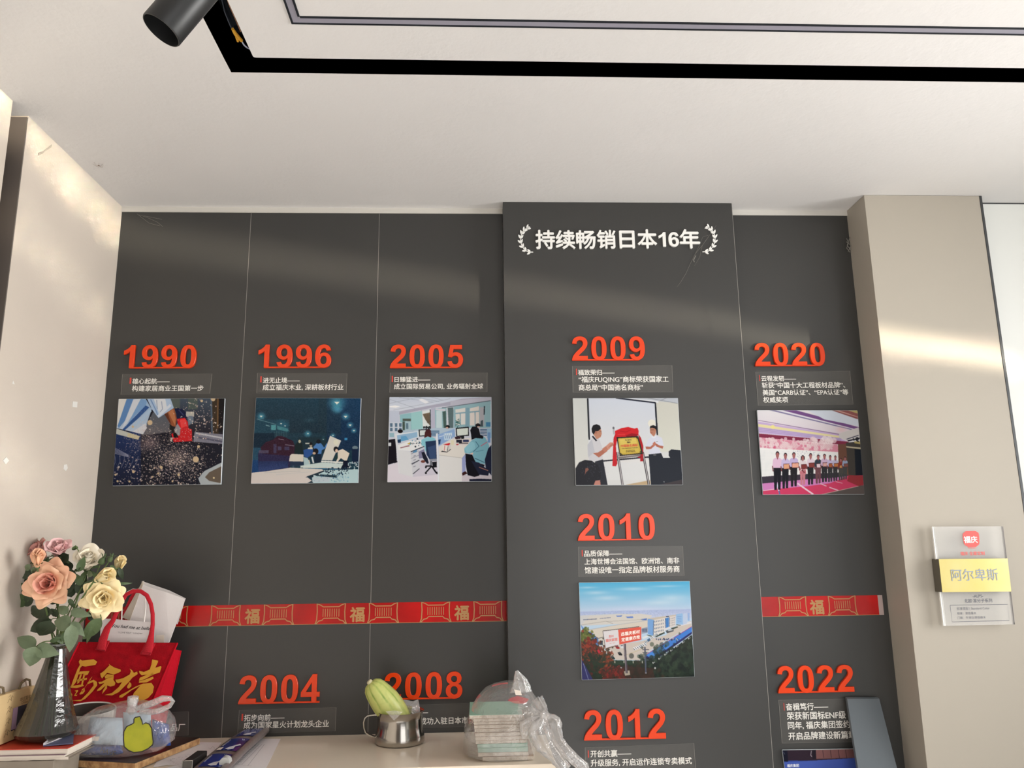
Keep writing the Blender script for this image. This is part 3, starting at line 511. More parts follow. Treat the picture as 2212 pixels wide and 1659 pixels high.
    p.poly([(1390, 780), (1440, 740), (1540, 720), (1620, 760), (1650, 900), (1560, 930), (1610, 1020), (1400, 1045), (1390, 920), (1330, 900)], (214, 218, 234)); p.poly([(1430, 740), (1540, 715), (1500, 760), (1470, 765)], (226, 230, 240)); p.poly([(1335, 905), (1420, 910), (1490, 850), (1510, 880), (1430, 950), (1350, 955)], (176, 104, 84)); p.poly([(1645, 900), (1630, 945), (1530, 910), (1480, 860), (1510, 850), (1580, 890)], (176, 104, 84)); p.poly([(1460, 850), (1500, 820), (1520, 870), (1490, 900), (1465, 890)], (190, 118, 98)); p.line([(1520, 828), (1550, 820)], 7, (80, 110, 80))
    p.poly([(1410, 610), (1440, 570), (1500, 580), (1520, 630), (1510, 690), (1480, 740), (1440, 700), (1415, 670)], (186, 128, 104)); p.poly([(1408, 600), (1420, 555), (1470, 540), (1520, 560), (1525, 630), (1500, 600), (1450, 585)], (26, 24, 28)); p.line([(1420, 622), (1490, 620)], 6, (70, 50, 50)); p.line([(1430, 670), (1455, 672)], 6, (140, 70, 64))
    p.poly([(1390, 1040), (1605, 1020), (1640, 1100), (1760, 1100), (1735, 1060), (1735, 990), (1780, 955), (1940, 970), (1985, 1570), (1430, 1570)], (26, 32, 44)); p.poly([(1560, 1560), (1978, 1465), (1985, 1570)], (60, 54, 58)); p.line([(1470, 1050), (1520, 1050)], 9, (150, 150, 150)); p.ell(1655, 1510, 6, 8, (210, 210, 210))
    p.poly([(140, 1280), (200, 1180), (300, 1135), (420, 1150), (520, 1220), (570, 1340), (570, 1460), (520, 1500), (450, 1570), (140, 1570)], (26, 26, 34)); p.specks(90, 420, 1320, 180, 180, 3, 8, [(84, 86, 104), (60, 62, 78)], .6); p.poly([(310, 1280), (350, 1270), (370, 1300), (320, 1350), (300, 1390)], (130, 84, 72)); p.poly([(450, 1570), (480, 1490), (560, 1480), (570, 1570)], (190, 130, 116))
    return p.blur(1)
def pic_2020():
    p = Pic([(122, 88), (1882, 92), (2008, 1562), (225, 1570)], (226, 226, 230), seed=7)
    p.rect(100, 80, 2000, 600, (230, 228, 232), c2=(222, 210, 222))
    def band(pts, c): p.poly(pts, c)
    band([(560, 88), (800, 88), (1910, 390), (1910, 440)], (120, 84, 140)); band([(480, 88), (560, 88), (1910, 440), (1910, 452)], (226, 226, 236)); band([(330, 88), (430, 88), (1910, 452), (1910, 470)], (130, 124, 164)); band([(1000, 88), (1420, 88), (1900, 240), (1900, 370), (1300, 250)], (214, 222, 236)); band([(1420, 88), (1700, 88), (1890, 150), (1890, 250)], (146, 90, 90)); band([(1700, 88), (1890, 88), (1890, 150)], (190, 176, 120)); band([(1480, 92), (1560, 92), (1890, 205), (1890, 215)], (206, 160, 150))
    band([(140, 262), (1560, 505), (1560, 520), (140, 272)], (140, 112, 156)); band([(140, 290), (1560, 520), (1560, 540), (140, 330)], (200, 176, 218)); band([(140, 330), (1560, 540), (1560, 575), (140, 380)], (232, 222, 170)); band([(140, 380), (1560, 575), (1700, 640), (150, 490)], (196, 176, 218)); 
    for k in range(3): p.line([(145, 400 + k * 28), (1600, 590 + k * 16)], 7, (160, 140, 186))
    p.ell(400, 385, 44, 42, (240, 228, 150), soft=.4); p.ell(1600, 430, 160, 90, (236, 196, 200), soft=1, a=.7); band([(1560, 500), (1900, 390), (1920, 560), (1720, 640), (1560, 570)], (214, 210, 210)); band([(150, 500), (1700, 640), (1820, 690), (1540, 690), (150, 565)], (132, 50, 76))  # soft yellow disc: a downlight's reflection painted into the print
    band([(155, 565), (1530, 695), (1560, 830), (165, 765)], (222, 150, 170)); p.specks(130, 800, 690, 680, 100, 26, 50, [(240, 226, 228), (232, 206, 212), (236, 216, 220)], .75, False); p.specks(14, 700, 690, 600, 70, 14, 26, [(206, 80, 120)], .55, False)
    for k in range(9): p.line([(158, 590 + k * 19), (1545, 712 + k * 13)], 4, (190, 110, 130), a=.6)
    band([(165, 752), (1555, 825), (1570, 1180), (200, 1255)], (238, 238, 238)); 
    for k in range(20): p.line([(175, 800 + k * 22), (700, 815 + k * 20)], 4, (206, 212, 216), a=.7)
    p.specks(60, 1000, 860, 240, 60, 6, 10, [(170, 176, 200)], .8, False)
    band([(1540, 690), (1700, 680), (1860, 700), (1900, 1250), (1560, 1280)], (112, 78, 64)); band([(1680, 660), (1940, 640), (2000, 1260), (1730, 1260)], (70, 66, 62)); band([(1830, 770), (1945, 780), (1990, 1240), (1850, 1230)], (28, 34, 44)); band([(1680, 720), (1940, 745), (1945, 775), (1690, 745)], (196, 186, 160)); band([(1820, 640), (1930, 630), (1940, 690), (1830, 670)], (180, 164, 110)); p.line([(1690, 600), (1900, 530)], 14, (60, 60, 84)); p.line([(1710, 630), (1920, 580)], 24, (44, 44, 58)); p.specks(16, 1860, 590, 60, 40, 8, 16, [(36, 36, 46)], 1)
    band([(200, 1255), (420, 1240), (1570, 1180), (1750, 1240), (1600, 1330), (210, 1375)], (60, 54, 66)); band([(210, 1375), (1000, 1300), (1500, 1270), (1700, 1240), (1800, 1250), (1400, 1400), (230, 1500)], (206, 130, 190)); band([(215, 1500), (430, 1470), (1000, 1420), (1400, 1370), (1740, 1230), (2000, 1230), (2000, 1400), (1250, 1570), (225, 1570)], (206, 66, 104)); band([(1250, 1570), (1900, 1415), (2008, 1400), (2010, 1570)], (92, 84, 82)); band([(1730, 1225), (2000, 1240), (2005, 1390), (1900, 1420), (1700, 1330)], (150, 54, 60))
    p.line([(830, 1370), (1110, 1565)], 28, (232, 206, 220)); p.line([(1230, 1375), (1340, 1420)], 16, (226, 190, 206)); p.line([(1390, 1440), (1550, 1495)], 18, (226, 190, 206)); p.line([(470, 1370), (520, 1565)], 24, (210, 214, 232)); p.line([(505, 1500), (520, 1565)], 22, (96, 104, 160)); p.line([(225, 1500), (450, 1470)], 10, (240, 210, 220)); p.line([(1500, 1340), (1620, 1370)], 9, (226, 190, 206)); p.line([(1250, 1565), (1900, 1420)], 9, (206, 180, 170))
    p.blur(1)
    P = [(480, 815, 1480, 70, (224, 190, 216), (30, 30, 38), None), (620, 840, 1455, 62, (200, 186, 224), (34, 36, 42), (222, 164, 130)), (768, 830, 1420, 64, (196, 180, 222), (40, 40, 44), (230, 170, 150)), (925, 880, 1395, 50, (226, 214, 220), (200, 130, 140), (130, 58, 58)), (1062, 845, 1390, 56, (228, 210, 224), (44, 44, 48), (136, 66, 62)), (1195, 870, 1370, 54, (52, 62, 74), (110, 72, 80), (226, 206, 216)), (1305, 858, 1345, 54, (206, 180, 210), (50, 50, 54), (216, 170, 166)), (1405, 880, 1340, 44, (196, 186, 222), (56, 56, 60), (170, 96, 60)), (1495, 885, 1325, 42, (190, 186, 216), (54, 54, 58), (190, 120, 70)), (1590, 930, 1315, 40, (140, 60, 50), (76, 76, 74), (206, 150, 90)), (1665, 905, 1300, 40, (150, 166, 196), (70, 74, 74), (130, 84, 76))]
    for i, (x, yt, yb, w, c, tr, pl) in enumerate(P):
        h = yb - yt; hd = h * .085; p.poly([(x - w, yt + h * .42), (x + w * .95, yt + h * .4), (x + w * .75, yb), (x + w * .15, yb), (x + w * .02, yt + h * .62), (x - w * .2, yb + 6), (x - w * .8, yb + 6)], tr)
        if i == 3: p.poly([(x - w, yt + h * .42), (x + w, yt + h * .42), (x + w * 1.2, yt + h * .64), (x - w * 1.1, yt + h * .64)], (196, 120, 130)); p.specks(14, x, yt + h * .53, w, 40, 8, 14, [(226, 200, 200), (120, 50, 60)], 1)
        p.poly([(x - w * .5, yt + h * .16), (x + w * .5, yt + h * .16), (x + w * 1.15, yt + h * .22), (x + w * 1.2, yt + h * .4), (x + w * .9, yt + h * .43), (x - w * .9, yt + h * .43), (x - w * 1.3, yt + h * .4), (x - w * 1.1, yt + h * .21)], c)
        p.line([(x - w * 1.25, yt + h * .38), (x - w * 1.1, yt + h * .52)], 18, (120, 70, 76)); p.poly([(x - 20, yt + h * .14), (x + 20, yt + h * .14), (x, yt + h * .22)], (140, 76, 84)); p.ell(x, yt + h * .062, w * .47, hd * .78, (36, 30, 40)); p.ell(x, yt + h * .098, w * .41, hd * .86, (166, 106, 106))
        if i == 3: p.line([(x - w * .5, yt + 20), (x - w * .6, yt + h * .17)], 16, (40, 26, 34)); p.line([(x + w * .5, yt + 20), (x + w * .55, yt + h * .15)], 16, (40, 26, 34))
        if pl:
            y0 = yt + h * .31; p.poly([(x - w * .6, y0), (x + w * 1.35, y0 - 6), (x + w * 1.4, y0 + h * .15), (x - w * .55, y0 + h * .155)], (90, 44, 50)); p.poly([(x - w * .48, y0 + 10), (x + w * 1.25, y0 + 4), (x + w * 1.28, y0 + h * .135), (x - w * .45, y0 + h * .14)], pl)
    return p.blur(1)
def pic_2010():
    p = Pic([(72, 95), (1765, 72), (1842, 1535), (118, 1583)], (190, 214, 236), seed=8)
    p.rect(40, 50, 1900, 560, (70, 174, 220), c2=(206, 216, 238)); 
    for c in [(330, 250, 330, 50), (900, 190, 420, 44), (1500, 330, 420, 90), (500, 330, 360, 60), (1300, 400, 520, 70), (200, 170, 260, 26), (1400, 150, 400, 26)]: p.ell(*c, (214, 230, 242), soft=1, a=.55)
    p.ell(900, 520, 900, 90, (206, 214, 240), soft=1, a=.7); p.poly([(70, 540), (1800, 500), (1800, 640), (70, 640)], (170, 186, 226), c2=(196, 204, 228)); p.noise(9, 3, (900, 580, 900, 60)); p.blur(4)
    p.poly([(90, 600), (700, 570), (1150, 590), (1130, 700), (100, 760)], (206, 208, 210)); p.poly([(240, 610), (1020, 570), (1200, 600), (1120, 680), (700, 730), (110, 740)], (214, 210, 204)); p.line([(140, 664), (350, 650)], 10, (90, 100, 130)); p.line([(395, 645), (560, 630)], 8, (100, 112, 150)); p.poly([(640, 600), (740, 595), (720, 620), (660, 620)], (110, 140, 206)); p.poly([(790, 615), (900, 610), (910, 635), (820, 640)], (110, 140, 206)); p.poly([(1020, 655), (1120, 640), (1110, 670), (1040, 670)], (90, 120, 190)); p.line([(100, 745), (490, 685), (600, 725)], 6, (160, 156, 150)); p.line([(490, 690), (1060, 660)], 6, (170, 166, 160))
    p.poly([(100, 740), (160, 800), (170, 830), (120, 810)], (110, 150, 210)); p.poly([(170, 830), (650, 740), (1130, 675), (1130, 850), (800, 790), (450, 930), (370, 950), (250, 850)], (216, 208, 196)); p.line([(170, 825), (700, 735), (1130, 672)], 7, (170, 176, 186)); p.poly([(175, 830), (260, 850), (370, 950), (385, 1080), (180, 900)], (90, 130, 190)); p.poly([(370, 950), (460, 930), (465, 1050), (385, 1075)], (214, 210, 200)); p.rect(395, 980, 440, 1050, (60, 70, 84)); p.line([(180, 830), (370, 948), (460, 925)], 9, (80, 76, 76)); p.poly([(1030, 800), (1125, 770), (1125, 860), (1035, 880)], (150, 160, 180)); 
    for k in range(5): p.rect(1045 + k * 17, 800, 1054 + k * 17, 850, (60, 76, 110))
    p.poly([(360, 1090), (700, 1040), (1030, 990), (1400, 900), (1560, 760), (1790, 680), (1795, 760), (1400, 980), (1120, 1160), (1060, 1280), (640, 1275), (520, 1180)], (206, 196, 188)); p.poly([(1580, 740), (1790, 690), (1790, 720), (1620, 760)], (222, 222, 230)); p.poly([(360, 1090), (520, 1060), (400, 1150), (470, 1130)], (196, 186, 176))
    p.poly([(1125, 650), (1225, 655), (1215, 910), (1130, 880)], (120, 166, 222)); p.poly([(1225, 655), (1380, 625), (1380, 850), (1215, 910)], (226, 220, 214)); p.poly([(1380, 620), (1470, 600), (1470, 790), (1380, 840)], (222, 222, 226)); p.poly([(1470, 620), (1550, 590), (1550, 760), (1470, 790)], (220, 212, 208)); p.poly([(1120, 645), (1380, 610), (1560, 585), (1560, 600), (1230, 665)], (200, 190, 176)); p.poly([(1400, 640), (1450, 625), (1450, 770), (1405, 790)], (70, 130, 200)); p.line([(1395, 640), (1395, 790)], 8, (70, 84, 110)); p.line([(1460, 625), (1460, 770)], 8, (80, 96, 120)); p.rect(1405, 605, 1450, 620, (40, 60, 100))
    for r in range(4):
        for k in range(6): x = 1232 + k * 25; y = 680 + r * 52 - k * 5; p.rect(x, y, x + 12, y + 26, (110, 124, 150))
        for k in range(4): x = 1478 + k * 18; y = 640 + r * 34 - k * 5; p.rect(x, y, x + 9, y + 14, (140, 144, 156))
    p.line([(1218, 680), (1212, 900)], 9, (60, 84, 120)); p.poly([(1215, 920), (1380, 850), (1390, 870), (1260, 930)], (54, 66, 54)); p.poly([(1120, 890), (1215, 915), (1210, 930), (1110, 900)], (54, 70, 54)); p.poly([(1480, 790), (1580, 765), (1590, 780), (1500, 815)], (60, 72, 60)); p.poly([(1400, 830), (1520, 800), (1520, 840), (1420, 870)], (80, 84, 90)); p.line([(1440, 830), (1510, 815)], 14, (214, 216, 220))
    p.poly([(1560, 580), (1650, 565), (1670, 580), (1720, 570), (1720, 720), (1660, 740), (1560, 730)], (150, 190, 232)); p.poly([(1660, 575), (1720, 560), (1725, 720), (1665, 740)], (190, 206, 232)); 
    for k in range(4): p.line([(1575, 620 + k * 26), (1640, 612 + k * 26)], 7, (110, 150, 210))
    p.rect(1735, 560, 1765, 680, (150, 180, 226)); p.poly([(1560, 735), (1640, 745), (1620, 752), (1560, 742)], (50, 70, 60))
    p.poly([(1110, 1190), (1800, 770), (1800, 850), (1210, 1265), (1100, 1215)], (66, 128, 216)); p.poly([(1110, 1190), (1450, 985), (1460, 1080), (1210, 1262)], (74, 140, 226)); p.line([(1110, 1190), (1800, 765)], 9, (180, 70, 110)); p.poly([(1205, 1260), (1800, 845), (1800, 880), (1210, 1300), (1100, 1250), (1105, 1210)], (40, 40, 96)); p.line([(1390, 1030), (1385, 1150)], 6, (50, 90, 170))
    p.specks(50, 1450, 960, 330, 14, 8, 12, [(60, 66, 100), (180, 190, 210)], 1)
    rng = random.Random(5)
    for k in range(11): x, y = 1080 + k * 18, 985 - k * 12 + rng.randint(-6, 6); p.poly([(x, y), (x + 22, y - 10), (x + 40, y + 22), (x + 18, y + 34)], rng.choice([(232, 234, 236), (210, 216, 222), (70, 110, 150)])); p.line([(x + 4, y + 6), (x + 26, y + 28)], 6, (50, 64, 84))
    for k in range(7): x, y = 900 + k * 28, 1090 - k * 12; p.poly([(x, y), (x + 24, y - 8), (x + 56, y + 30), (x + 30, y + 42)], rng.choice([(236, 236, 238), (206, 216, 224)])); p.line([(x + 6, y + 8), (x + 36, y + 36)], 7, (60, 76, 96))
    for k in range(4): p.poly([(1040 + k * 22, 930 - k * 8), (1060 + k * 22, 922 - k * 8), (1080 + k * 20, 950 - k * 8), (1056 + k * 20, 956 - k * 8)], (226, 230, 232))
    for x, y, c in [(480, 1120, (226, 228, 230)), (520, 1120, (226, 230, 232)), (650, 1070, (150, 40, 40)), (720, 1060, (220, 222, 226)), (690, 1170, (30, 32, 36)), (580, 1230, (36, 60, 60)), (990, 1210, (226, 232, 240))]: p.poly([(x - 24, y - 6), (x + 14, y - 20), (x + 50, y + 24), (x + 44, y + 40), (x, y + 36)], c); p.line([(x - 6, y), (x + 26, y - 4)], 12, (70, 90, 110) if c[0] > 100 else (90, 96, 104))
    p.line([(800, 1200), (1030, 1115)], 4, (190, 170, 110))
    p.poly([(90, 850), (160, 850), (250, 950), (360, 1060), (420, 1150), (540, 1210), (590, 1280), (1190, 1290), (1260, 1300), (1800, 890), (1850, 1540), (110, 1590)], (40, 48, 38)); p.poly([(560, 1280), (1200, 1290), (1230, 1340), (600, 1350)], (44, 62, 48)); p.specks(420, 1500, 1340, 520, 300, 20, 46, [(30, 42, 36), (42, 58, 46), (26, 34, 32), (54, 70, 54)], .55); p.poly([(600, 1370), (1200, 1400), (1240, 1560), (700, 1570)], (58, 44, 38)); p.specks(70, 1000, 1450, 300, 120, 20, 40, [(66, 46, 38), (48, 44, 36)], .5)
    p.specks(160, 170, 910, 110, 120, 10, 26, [(96, 106, 52), (120, 124, 60), (70, 84, 44)], .8); p.specks(260, 210, 1110, 170, 180, 10, 28, [(150, 60, 40), (120, 44, 36), (90, 52, 38), (60, 50, 40)], .8); p.specks(260, 470, 1260, 130, 200, 10, 22, [(150, 70, 44), (120, 56, 40), (84, 60, 40), (56, 54, 40)], .8); p.specks(200, 300, 1380, 180, 170, 14, 30, [(34, 48, 38), (40, 56, 42), (60, 44, 36)], .8); p.specks(220, 620, 1490, 200, 110, 10, 24, [(130, 44, 38), (96, 40, 36), (70, 44, 36)], .8)
    p.poly([(350, 1130), (375, 1115), (410, 1160), (380, 1185)], (190, 46, 60)); p.poly([(110, 1260), (150, 1330), (290, 1580), (115, 1590)], (54, 54, 104)); p.line([(140, 1330), (220, 1580)], 7, (140, 150, 190))
    for x in (625, 765, 905, 1045): p.line([(x, 1290), (x, 1325)], 12, (190, 190, 176))
    for k in range(7): x = 1205 + k * 90; y = 1310 - k * 62; p.line([(x, y), (x + 6, y + 24)], 12, (206, 206, 206)); p.line([(x + 10, y + 10), (x + 34, y - 4)], 7, (190, 190, 200))
    p.poly([(765, 1450), (850, 1435), (860, 1505), (780, 1515)], (176, 166, 150)); p.line([(775, 1030), (805, 1480)], 34, (80, 74, 84)); p.line([(770, 1030), (798, 1480)], 10, (140, 130, 136)); p.line([(1085, 1080), (1100, 1480)], 22, (84, 92, 110)); p.line([(1045, 1120), (1150, 1120)], 12, (90, 90, 100)); p.line([(1045, 1160), (1140, 1160)], 10, (90, 90, 100)); p.ell(1100, 1475, 14, 10, (150, 150, 160)); p.ell(1240, 1400, 12, 16, (206, 206, 206)); p.ell(722, 1395, 12, 8, (196, 196, 200))
    p.poly([(438, 835), (680, 815), (695, 1040), (480, 1100)], (226, 222, 226)); p.poly([(676, 815), (1028, 772), (1030, 970), (694, 1042)], (226, 92, 74)); p.line([(438, 835), (1000, 768)], 9, (60, 50, 50)); p.line([(440, 840), (480, 1095)], 7, (70, 64, 66)); p.line([(480, 1105), (640, 1060)], 12, (96, 70, 56))
    p.line([(545, 1026), (575, 1022)], 7, (226, 150, 140)); p.line([(590, 1020), (628, 1014)], 7, (226, 150, 140))
    return p.blur(1)
def pic_2022():
    p = Pic([(305, 1352), (1260, 1340), (1320, 2210), (370, 2230)], (60, 84, 170), w=200, h=170, seed=9)
    p.rect(250, 1300, 1400, 1470, (52, 40, 52)); p.poly([(750, 1345), (1260, 1335), (1265, 1440), (745, 1450)], (132, 92, 92))
    for x in (840, 940, 1045, 1140): p.line([(x, 1345), (x + 4, 1440)], 7, (70, 50, 56))
    p.rect(300, 1352, 372, 1480, (26, 28, 44)); p.rect(700, 1350, 745, 1450, (40, 34, 44)); p.line([(690, 1360), (675, 1410), (690, 1425)], 7, (200, 190, 200)); p.line([(315, 1370), (335, 1400)], 7, (90, 96, 120))
    p.poly([(310, 1490), (1260, 1440), (1340, 2240), (360, 2240)], (78, 102, 188), c2=(60, 84, 180)); p.blur(2)
    return p
# ------------------------------------------------------------------ the setting
X0, XE, XD = 0.0016, 2.3088, 2.676          # left wall, column left and right
HC, HW, DESK = 2.5092, 2.4923, 0.95
YR, YC = -0.0563, -0.1206                   # raised panel face, column face
XA, XB = 1.1893, 1.9129
XR, YF = 3.90, -4.5                         # right wall, shop front
m_wall = mat('painted_wall_warm', (214, 203, 190), 0.55, spec=0.3, bump=0.05, bscale=180, var=0.04, vscale=2)
m_colm = mat('beige_laminate_dimmed', (176, 169, 157), 0.45, spec=0.35)  # darker than the left wall's finish, to offset strong light on the column
m_white = mat('painted_wall_white', (236, 238, 234), 0.4)
m_ceil = mat('ceiling_paint', (226, 224, 222), 0.8, spec=0.2, bump=0.08, bscale=60, var=0.025, vscale=1.5)
m_panel = mat('dark_grey_laminate', (57, 57, 56), 0.3, spec=0.55, bump=0.02, bscale=900)
m_seam_highlight = mat('seam_and_highlight', (150, 147, 142), 0.4)  # real seam lines, and the painted highlight on the raised panel's edge
m_black = mat('black_void_paint', (34, 37, 42), 0.6, spec=0.2)
m_blackmetal = mat('black_powder_coat', (30, 31, 32), 0.42, spec=0.5)
m_trim = mat('white_trim', (208, 205, 198), 0.5)
m_dkend = mat('brown_grey_edge_board', (104, 96, 90), 0.5)
m_steeltrim = mat('dark_metal_strip', (78, 80, 82), 0.4, metal=0.6)
m_floor = mat('floor_tile', (204, 203, 202), 0.25, var=0.06, vscale=3)

structure(MB().box(-1.2, XR, YF, 0.12, -0.1, 0).build('floor', m_floor))
# back wall: board core, four laminate panels with fine seams, the raised panel
wb = structure(MB().box(-0.6, XR, 0.02, 0.12, 0, HC).build('wall_back', m_trim))
for a, b in ((X0, 0.3994), (0.4006, 0.7994), (0.8006, XA + 0.02), (XB - 0.02, XE)):
    MB().box(a, b, 0, 0.02, 0, HW).build('panel', m_panel, wb)
for x in (0.4, 0.8):
    MB().box(x - 0.0006, x + 0.0006, -0.0004, 0.02, 0, HW).build('seam', m_seam_highlight, wb)
rp = structure(MB().box(XA, XB, YR, 0, 0, HC - 0.001).build('wall_raised_panel', m_panel, bevel=0.0006))
MB().box(XB - 0.0008, XB + 0.0004, YR - 0.0004, YR + 0.004, 0, HC - 0.002).build('edge_highlight', m_seam_highlight, rp)  # pale sliver painting the highlight along the panel's right edge
structure(MB().box(X0, XA, -0.004, 0.02, HW, HC).box(XB, XE, -0.004, 0.02, HW, HC).build('trim_1', m_trim))
# left wall with its dark end board, the gap, and the nearer stretch
wl = structure(MB().box(-0.5, X0, -0.534, 0.12, 0, HC).build('wall_left', m_wall))
structure(MB().box(-0.5, X0 - 0.0004, -0.5375, -0.534, 0, HC - 0.004).build('trim_2', m_dkend))
structure(MB().box(-0.5, X0, YF, -0.603, 0, HC).build('wall_left_near', m_wall))
structure(MB().box(-0.55, -0.5, YF, 0.12, 0, HC).build('wall_left_outer', m_dkend))
# column and the white wall on its right
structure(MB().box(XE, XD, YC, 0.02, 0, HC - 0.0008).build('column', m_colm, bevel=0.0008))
structure(MB().box(XD, XD + 0.0075, YC - 0.001, -0.06, 0, HC - 0.001).build('trim_3', m_steeltrim))
structure(MB().box(XD + 0.0075, XR, -0.069, 0.02, 0, HC - 0.004).build('wall_right_white', m_white))
structure(MB().box(XD + 0.0075, XR, -0.0692, -0.06, HC - 0.004, HC).build('trim_4', m_steeltrim))
# right wall with a window opening, and the shop front behind the camera
def holed(name, m, plane, lo, hi, a, b, z0, z1, y=None):
    mb = MB(); f = (lambda p, q, r, s: mb.box(plane[0], plane[1], p, q, r, s)) if y is None else (lambda p, q, r, s: mb.box(p, q, plane[0], plane[1], r, s))
    f(lo, a, 0, HC); f(b, hi, 0, HC); f(a, b, 0, z0); f(a, b, z1, HC)
    return structure(mb.build(name, m))
holed('wall_right', m_white, (XR, XR + 0.12), YF, 0.02, -3.7, -0.5, 0.95, 2.48)
holed('wall_front', m_dkend, (YF - 0.12, YF), -0.5, XR, 1.5, 3.6, 0.4, 2.42, y=1)
wf = structure(MB().box(XR + 0.04, XR + 0.08, -3.7, -3.67, 0.95, 2.48).box(XR + 0.04, XR + 0.08, -0.53, -0.5, 0.95, 2.48).box(XR + 0.04, XR + 0.08, -3.7, -0.5, 0.95, 0.98).box(XR + 0.04, XR + 0.08, -3.7, -0.5, 2.46, 2.48).build('window_1', m_blackmetal))
structure(MB().box(1.5, 1.55, YF - 0.08, YF - 0.04, 0.4, 2.42).box(3.55, 3.6, YF - 0.08, YF - 0.04, 0.4, 2.42).box(2.53, 2.57, YF - 0.08, YF - 0.04, 0.4, 2.42).box(1.5, 3.6, YF - 0.08, YF - 0.04, 0.4, 0.45).box(1.5, 3.6, YF - 0.08, YF - 0.04, 2.37, 2.42).build('window_2', m_blackmetal))
# ceiling with the black lighting slot
YSO, XSO, YSI, XSI = -0.7311, 0.5534, -0.7883, 0.6187
SX = XR - 0.25
ce = structure(MB().box(-0.55, XR, YSO, 0.12, HC, HC + 0.1).box(-0.55, XSO, YF, YSO, HC, HC + 0.1).box(SX, XR, YF, YSO, HC, HC + 0.1).build('ceiling', m_ceil))
cr = 0.006
inner = [(XSI, YF), (SX, YF), (SX, YSI)] + [(XSI + cr - cr * math.sin(t), YSI - cr + cr * math.cos(t)) for t in np.linspace(0, math.pi / 2, 6)]
structure(MB().hexa([(x, y, HC) for x, y in inner], [(x, y, HC + 0.02) for x, y in inner]).build('ceiling_inner', m_ceil))
structure(MB().box(XSO - 0.004, XSO, YF, YSO + 0.004, HC + 0.0006, HC + 0.12).box(XSO, SX, YSO, YSO + 0.004, HC + 0.0006, HC + 0.12)
          .box(XSO, SX, YF, YSO, HC + 0.12, HC + 0.13).box(XSI + 0.02, XSI + 0.024, YF, YSI - 0.02, HC + 0.02, HC + 0.12).box(XSI + 0.02, SX, YSI - 0.024, YSI - 0.02, HC + 0.02, HC + 0.12).build('ceiling_slot', m_black))
# slim linear light set flush in the inner ceiling
p_o = atz(630, 50.3, HC); p_i = atz(647.5, 34.5, HC)
m_diff = mat('grey_diffuser', (150, 148, 160), 0.35)
ll = thing('linear_light', 'slim grey linear light with black rims, bent in an L across the ceiling', 'light', (p_o.x, p_o.y, HC))
yo_, xo_, yi_, xi_ = -0.9074, p_o.x, p_i.y, p_i.x
rw = 0.0042; zb = HC - 0.0022
MB().box(xo_, 3.6, yo_ - rw, yo_, zb, HC).box(xo_, xo_ + rw, YF + 0.1, yo_ - rw, zb, HC).build('outer_rim', m_black, ll)
MB().box(xi_, 3.6, yi_, yi_ + rw, zb, HC).box(xi_ - rw, xi_, YF + 0.1, yi_, zb, HC).build('inner_rim', m_black, ll)
MB().box(xo_ + rw, 3.6, yi_ + rw, yo_ - rw, HC - 0.001, HC).box(xo_ + rw, xi_ - rw, YF + 0.1, yi_ + rw, HC - 0.001, HC).build('diffuser', m_diff, ll)
# cable and yellow connector lying in the slot
m_yel = mat('yellow_plastic', (214, 160, 50), 0.4); m_cab = mat('pale_cable', (190, 196, 220), 0.4); m_tan = mat('tan_cable', (150, 110, 84), 0.4)
cz = HC + 0.012
cb = thing('power_cable', 'pale cable with a yellow connector hanging in the black ceiling slot', 'cable', atz(520, 80, cz))
MB().tube([atz(475, -20, cz + .03), atz(485, 25, cz + .02), atz(497, 55, cz + .004), atz(502, 64, cz)], 0.0012, 6).build('cord', mat('dark_cable', (60, 66, 80), .5), cb, True)
MB().tube([atz(502, 62, cz), atz(508, 72, cz), atz(522, 88, cz)], [0.003, 0.0042, 0.0036], 8).tube([atz(510, 78, cz), atz(514, 89, cz)], 0.0028, 6).build('connector', m_yel, cb, True, label='yellow cable connector')
MB().tube([atz(521, 87, cz), atz(527, 97, cz), atz(534, 103, cz), atz(545, 108, cz + .012)], 0.0016, 8).build('cord', m_cab, cb, True, label='pale blue cord')
MB().tube([atz(488, -10, cz + .02), atz(496, 12, cz + .01), atz(506, 35, cz + .012), atz(520, 68, cz + .01)], 0.0014, 6).build('cord', m_tan, cb, True, label='tan cord')
# track spotlight
d0 = ray(348, 66); c0 = CAM + d0 * (1.34 / d0.length)
axd = (RT * -0.46 - UP * 0.83 - FW * 0.31).normalized()       # out of the open end
R_ = 0.0292
sp = thing('spotlight', 'black cylinder spotlight hanging beside the ceiling slot', 'spotlight', c0)
back = c0 - axd * 0.13
MB().lathe([(R_ * .9, 0), (R_ * .98, 0.002), (R_, 0.005), (R_, 0.128), (R_ * .97, 0.13), (R_ * .93, 0.13), (R_ * .92, 0.126), (R_ * .92, 0.085)], back, axd, 48, capb=True).build('housing', m_blackmetal, sp, True, sharp=35)
MB().lathe([(R_ * .9, 0), (R_ * .55, -0.03), (0.004, -0.034)], c0 - axd * 0.045, axd, 32, capb=False).lathe([(R_ * .91, 0), (R_ * .9, 0)], c0 - axd * 0.045, axd, 32, capb=False).build('baffle', m_black, sp, True)
sl = Vector((0.58, back.y - 0.03, HC + 0.02))
MB().tube([back + axd * 0.03, back - axd * 0.015 + Vector((0.01, 0, 0.01)), Vector((sl.x, sl.y, HC - 0.005)), sl], 0.009, 12).build('stem', m_blackmetal, sp, True)
MB().box(sl.x - 0.015, sl.x + 0.015, sl.y - 0.05, sl.y + 0.05, HC - 0.004, HC + 0.02).build('adapter', m_blackmetal, sp, bevel=0.002)

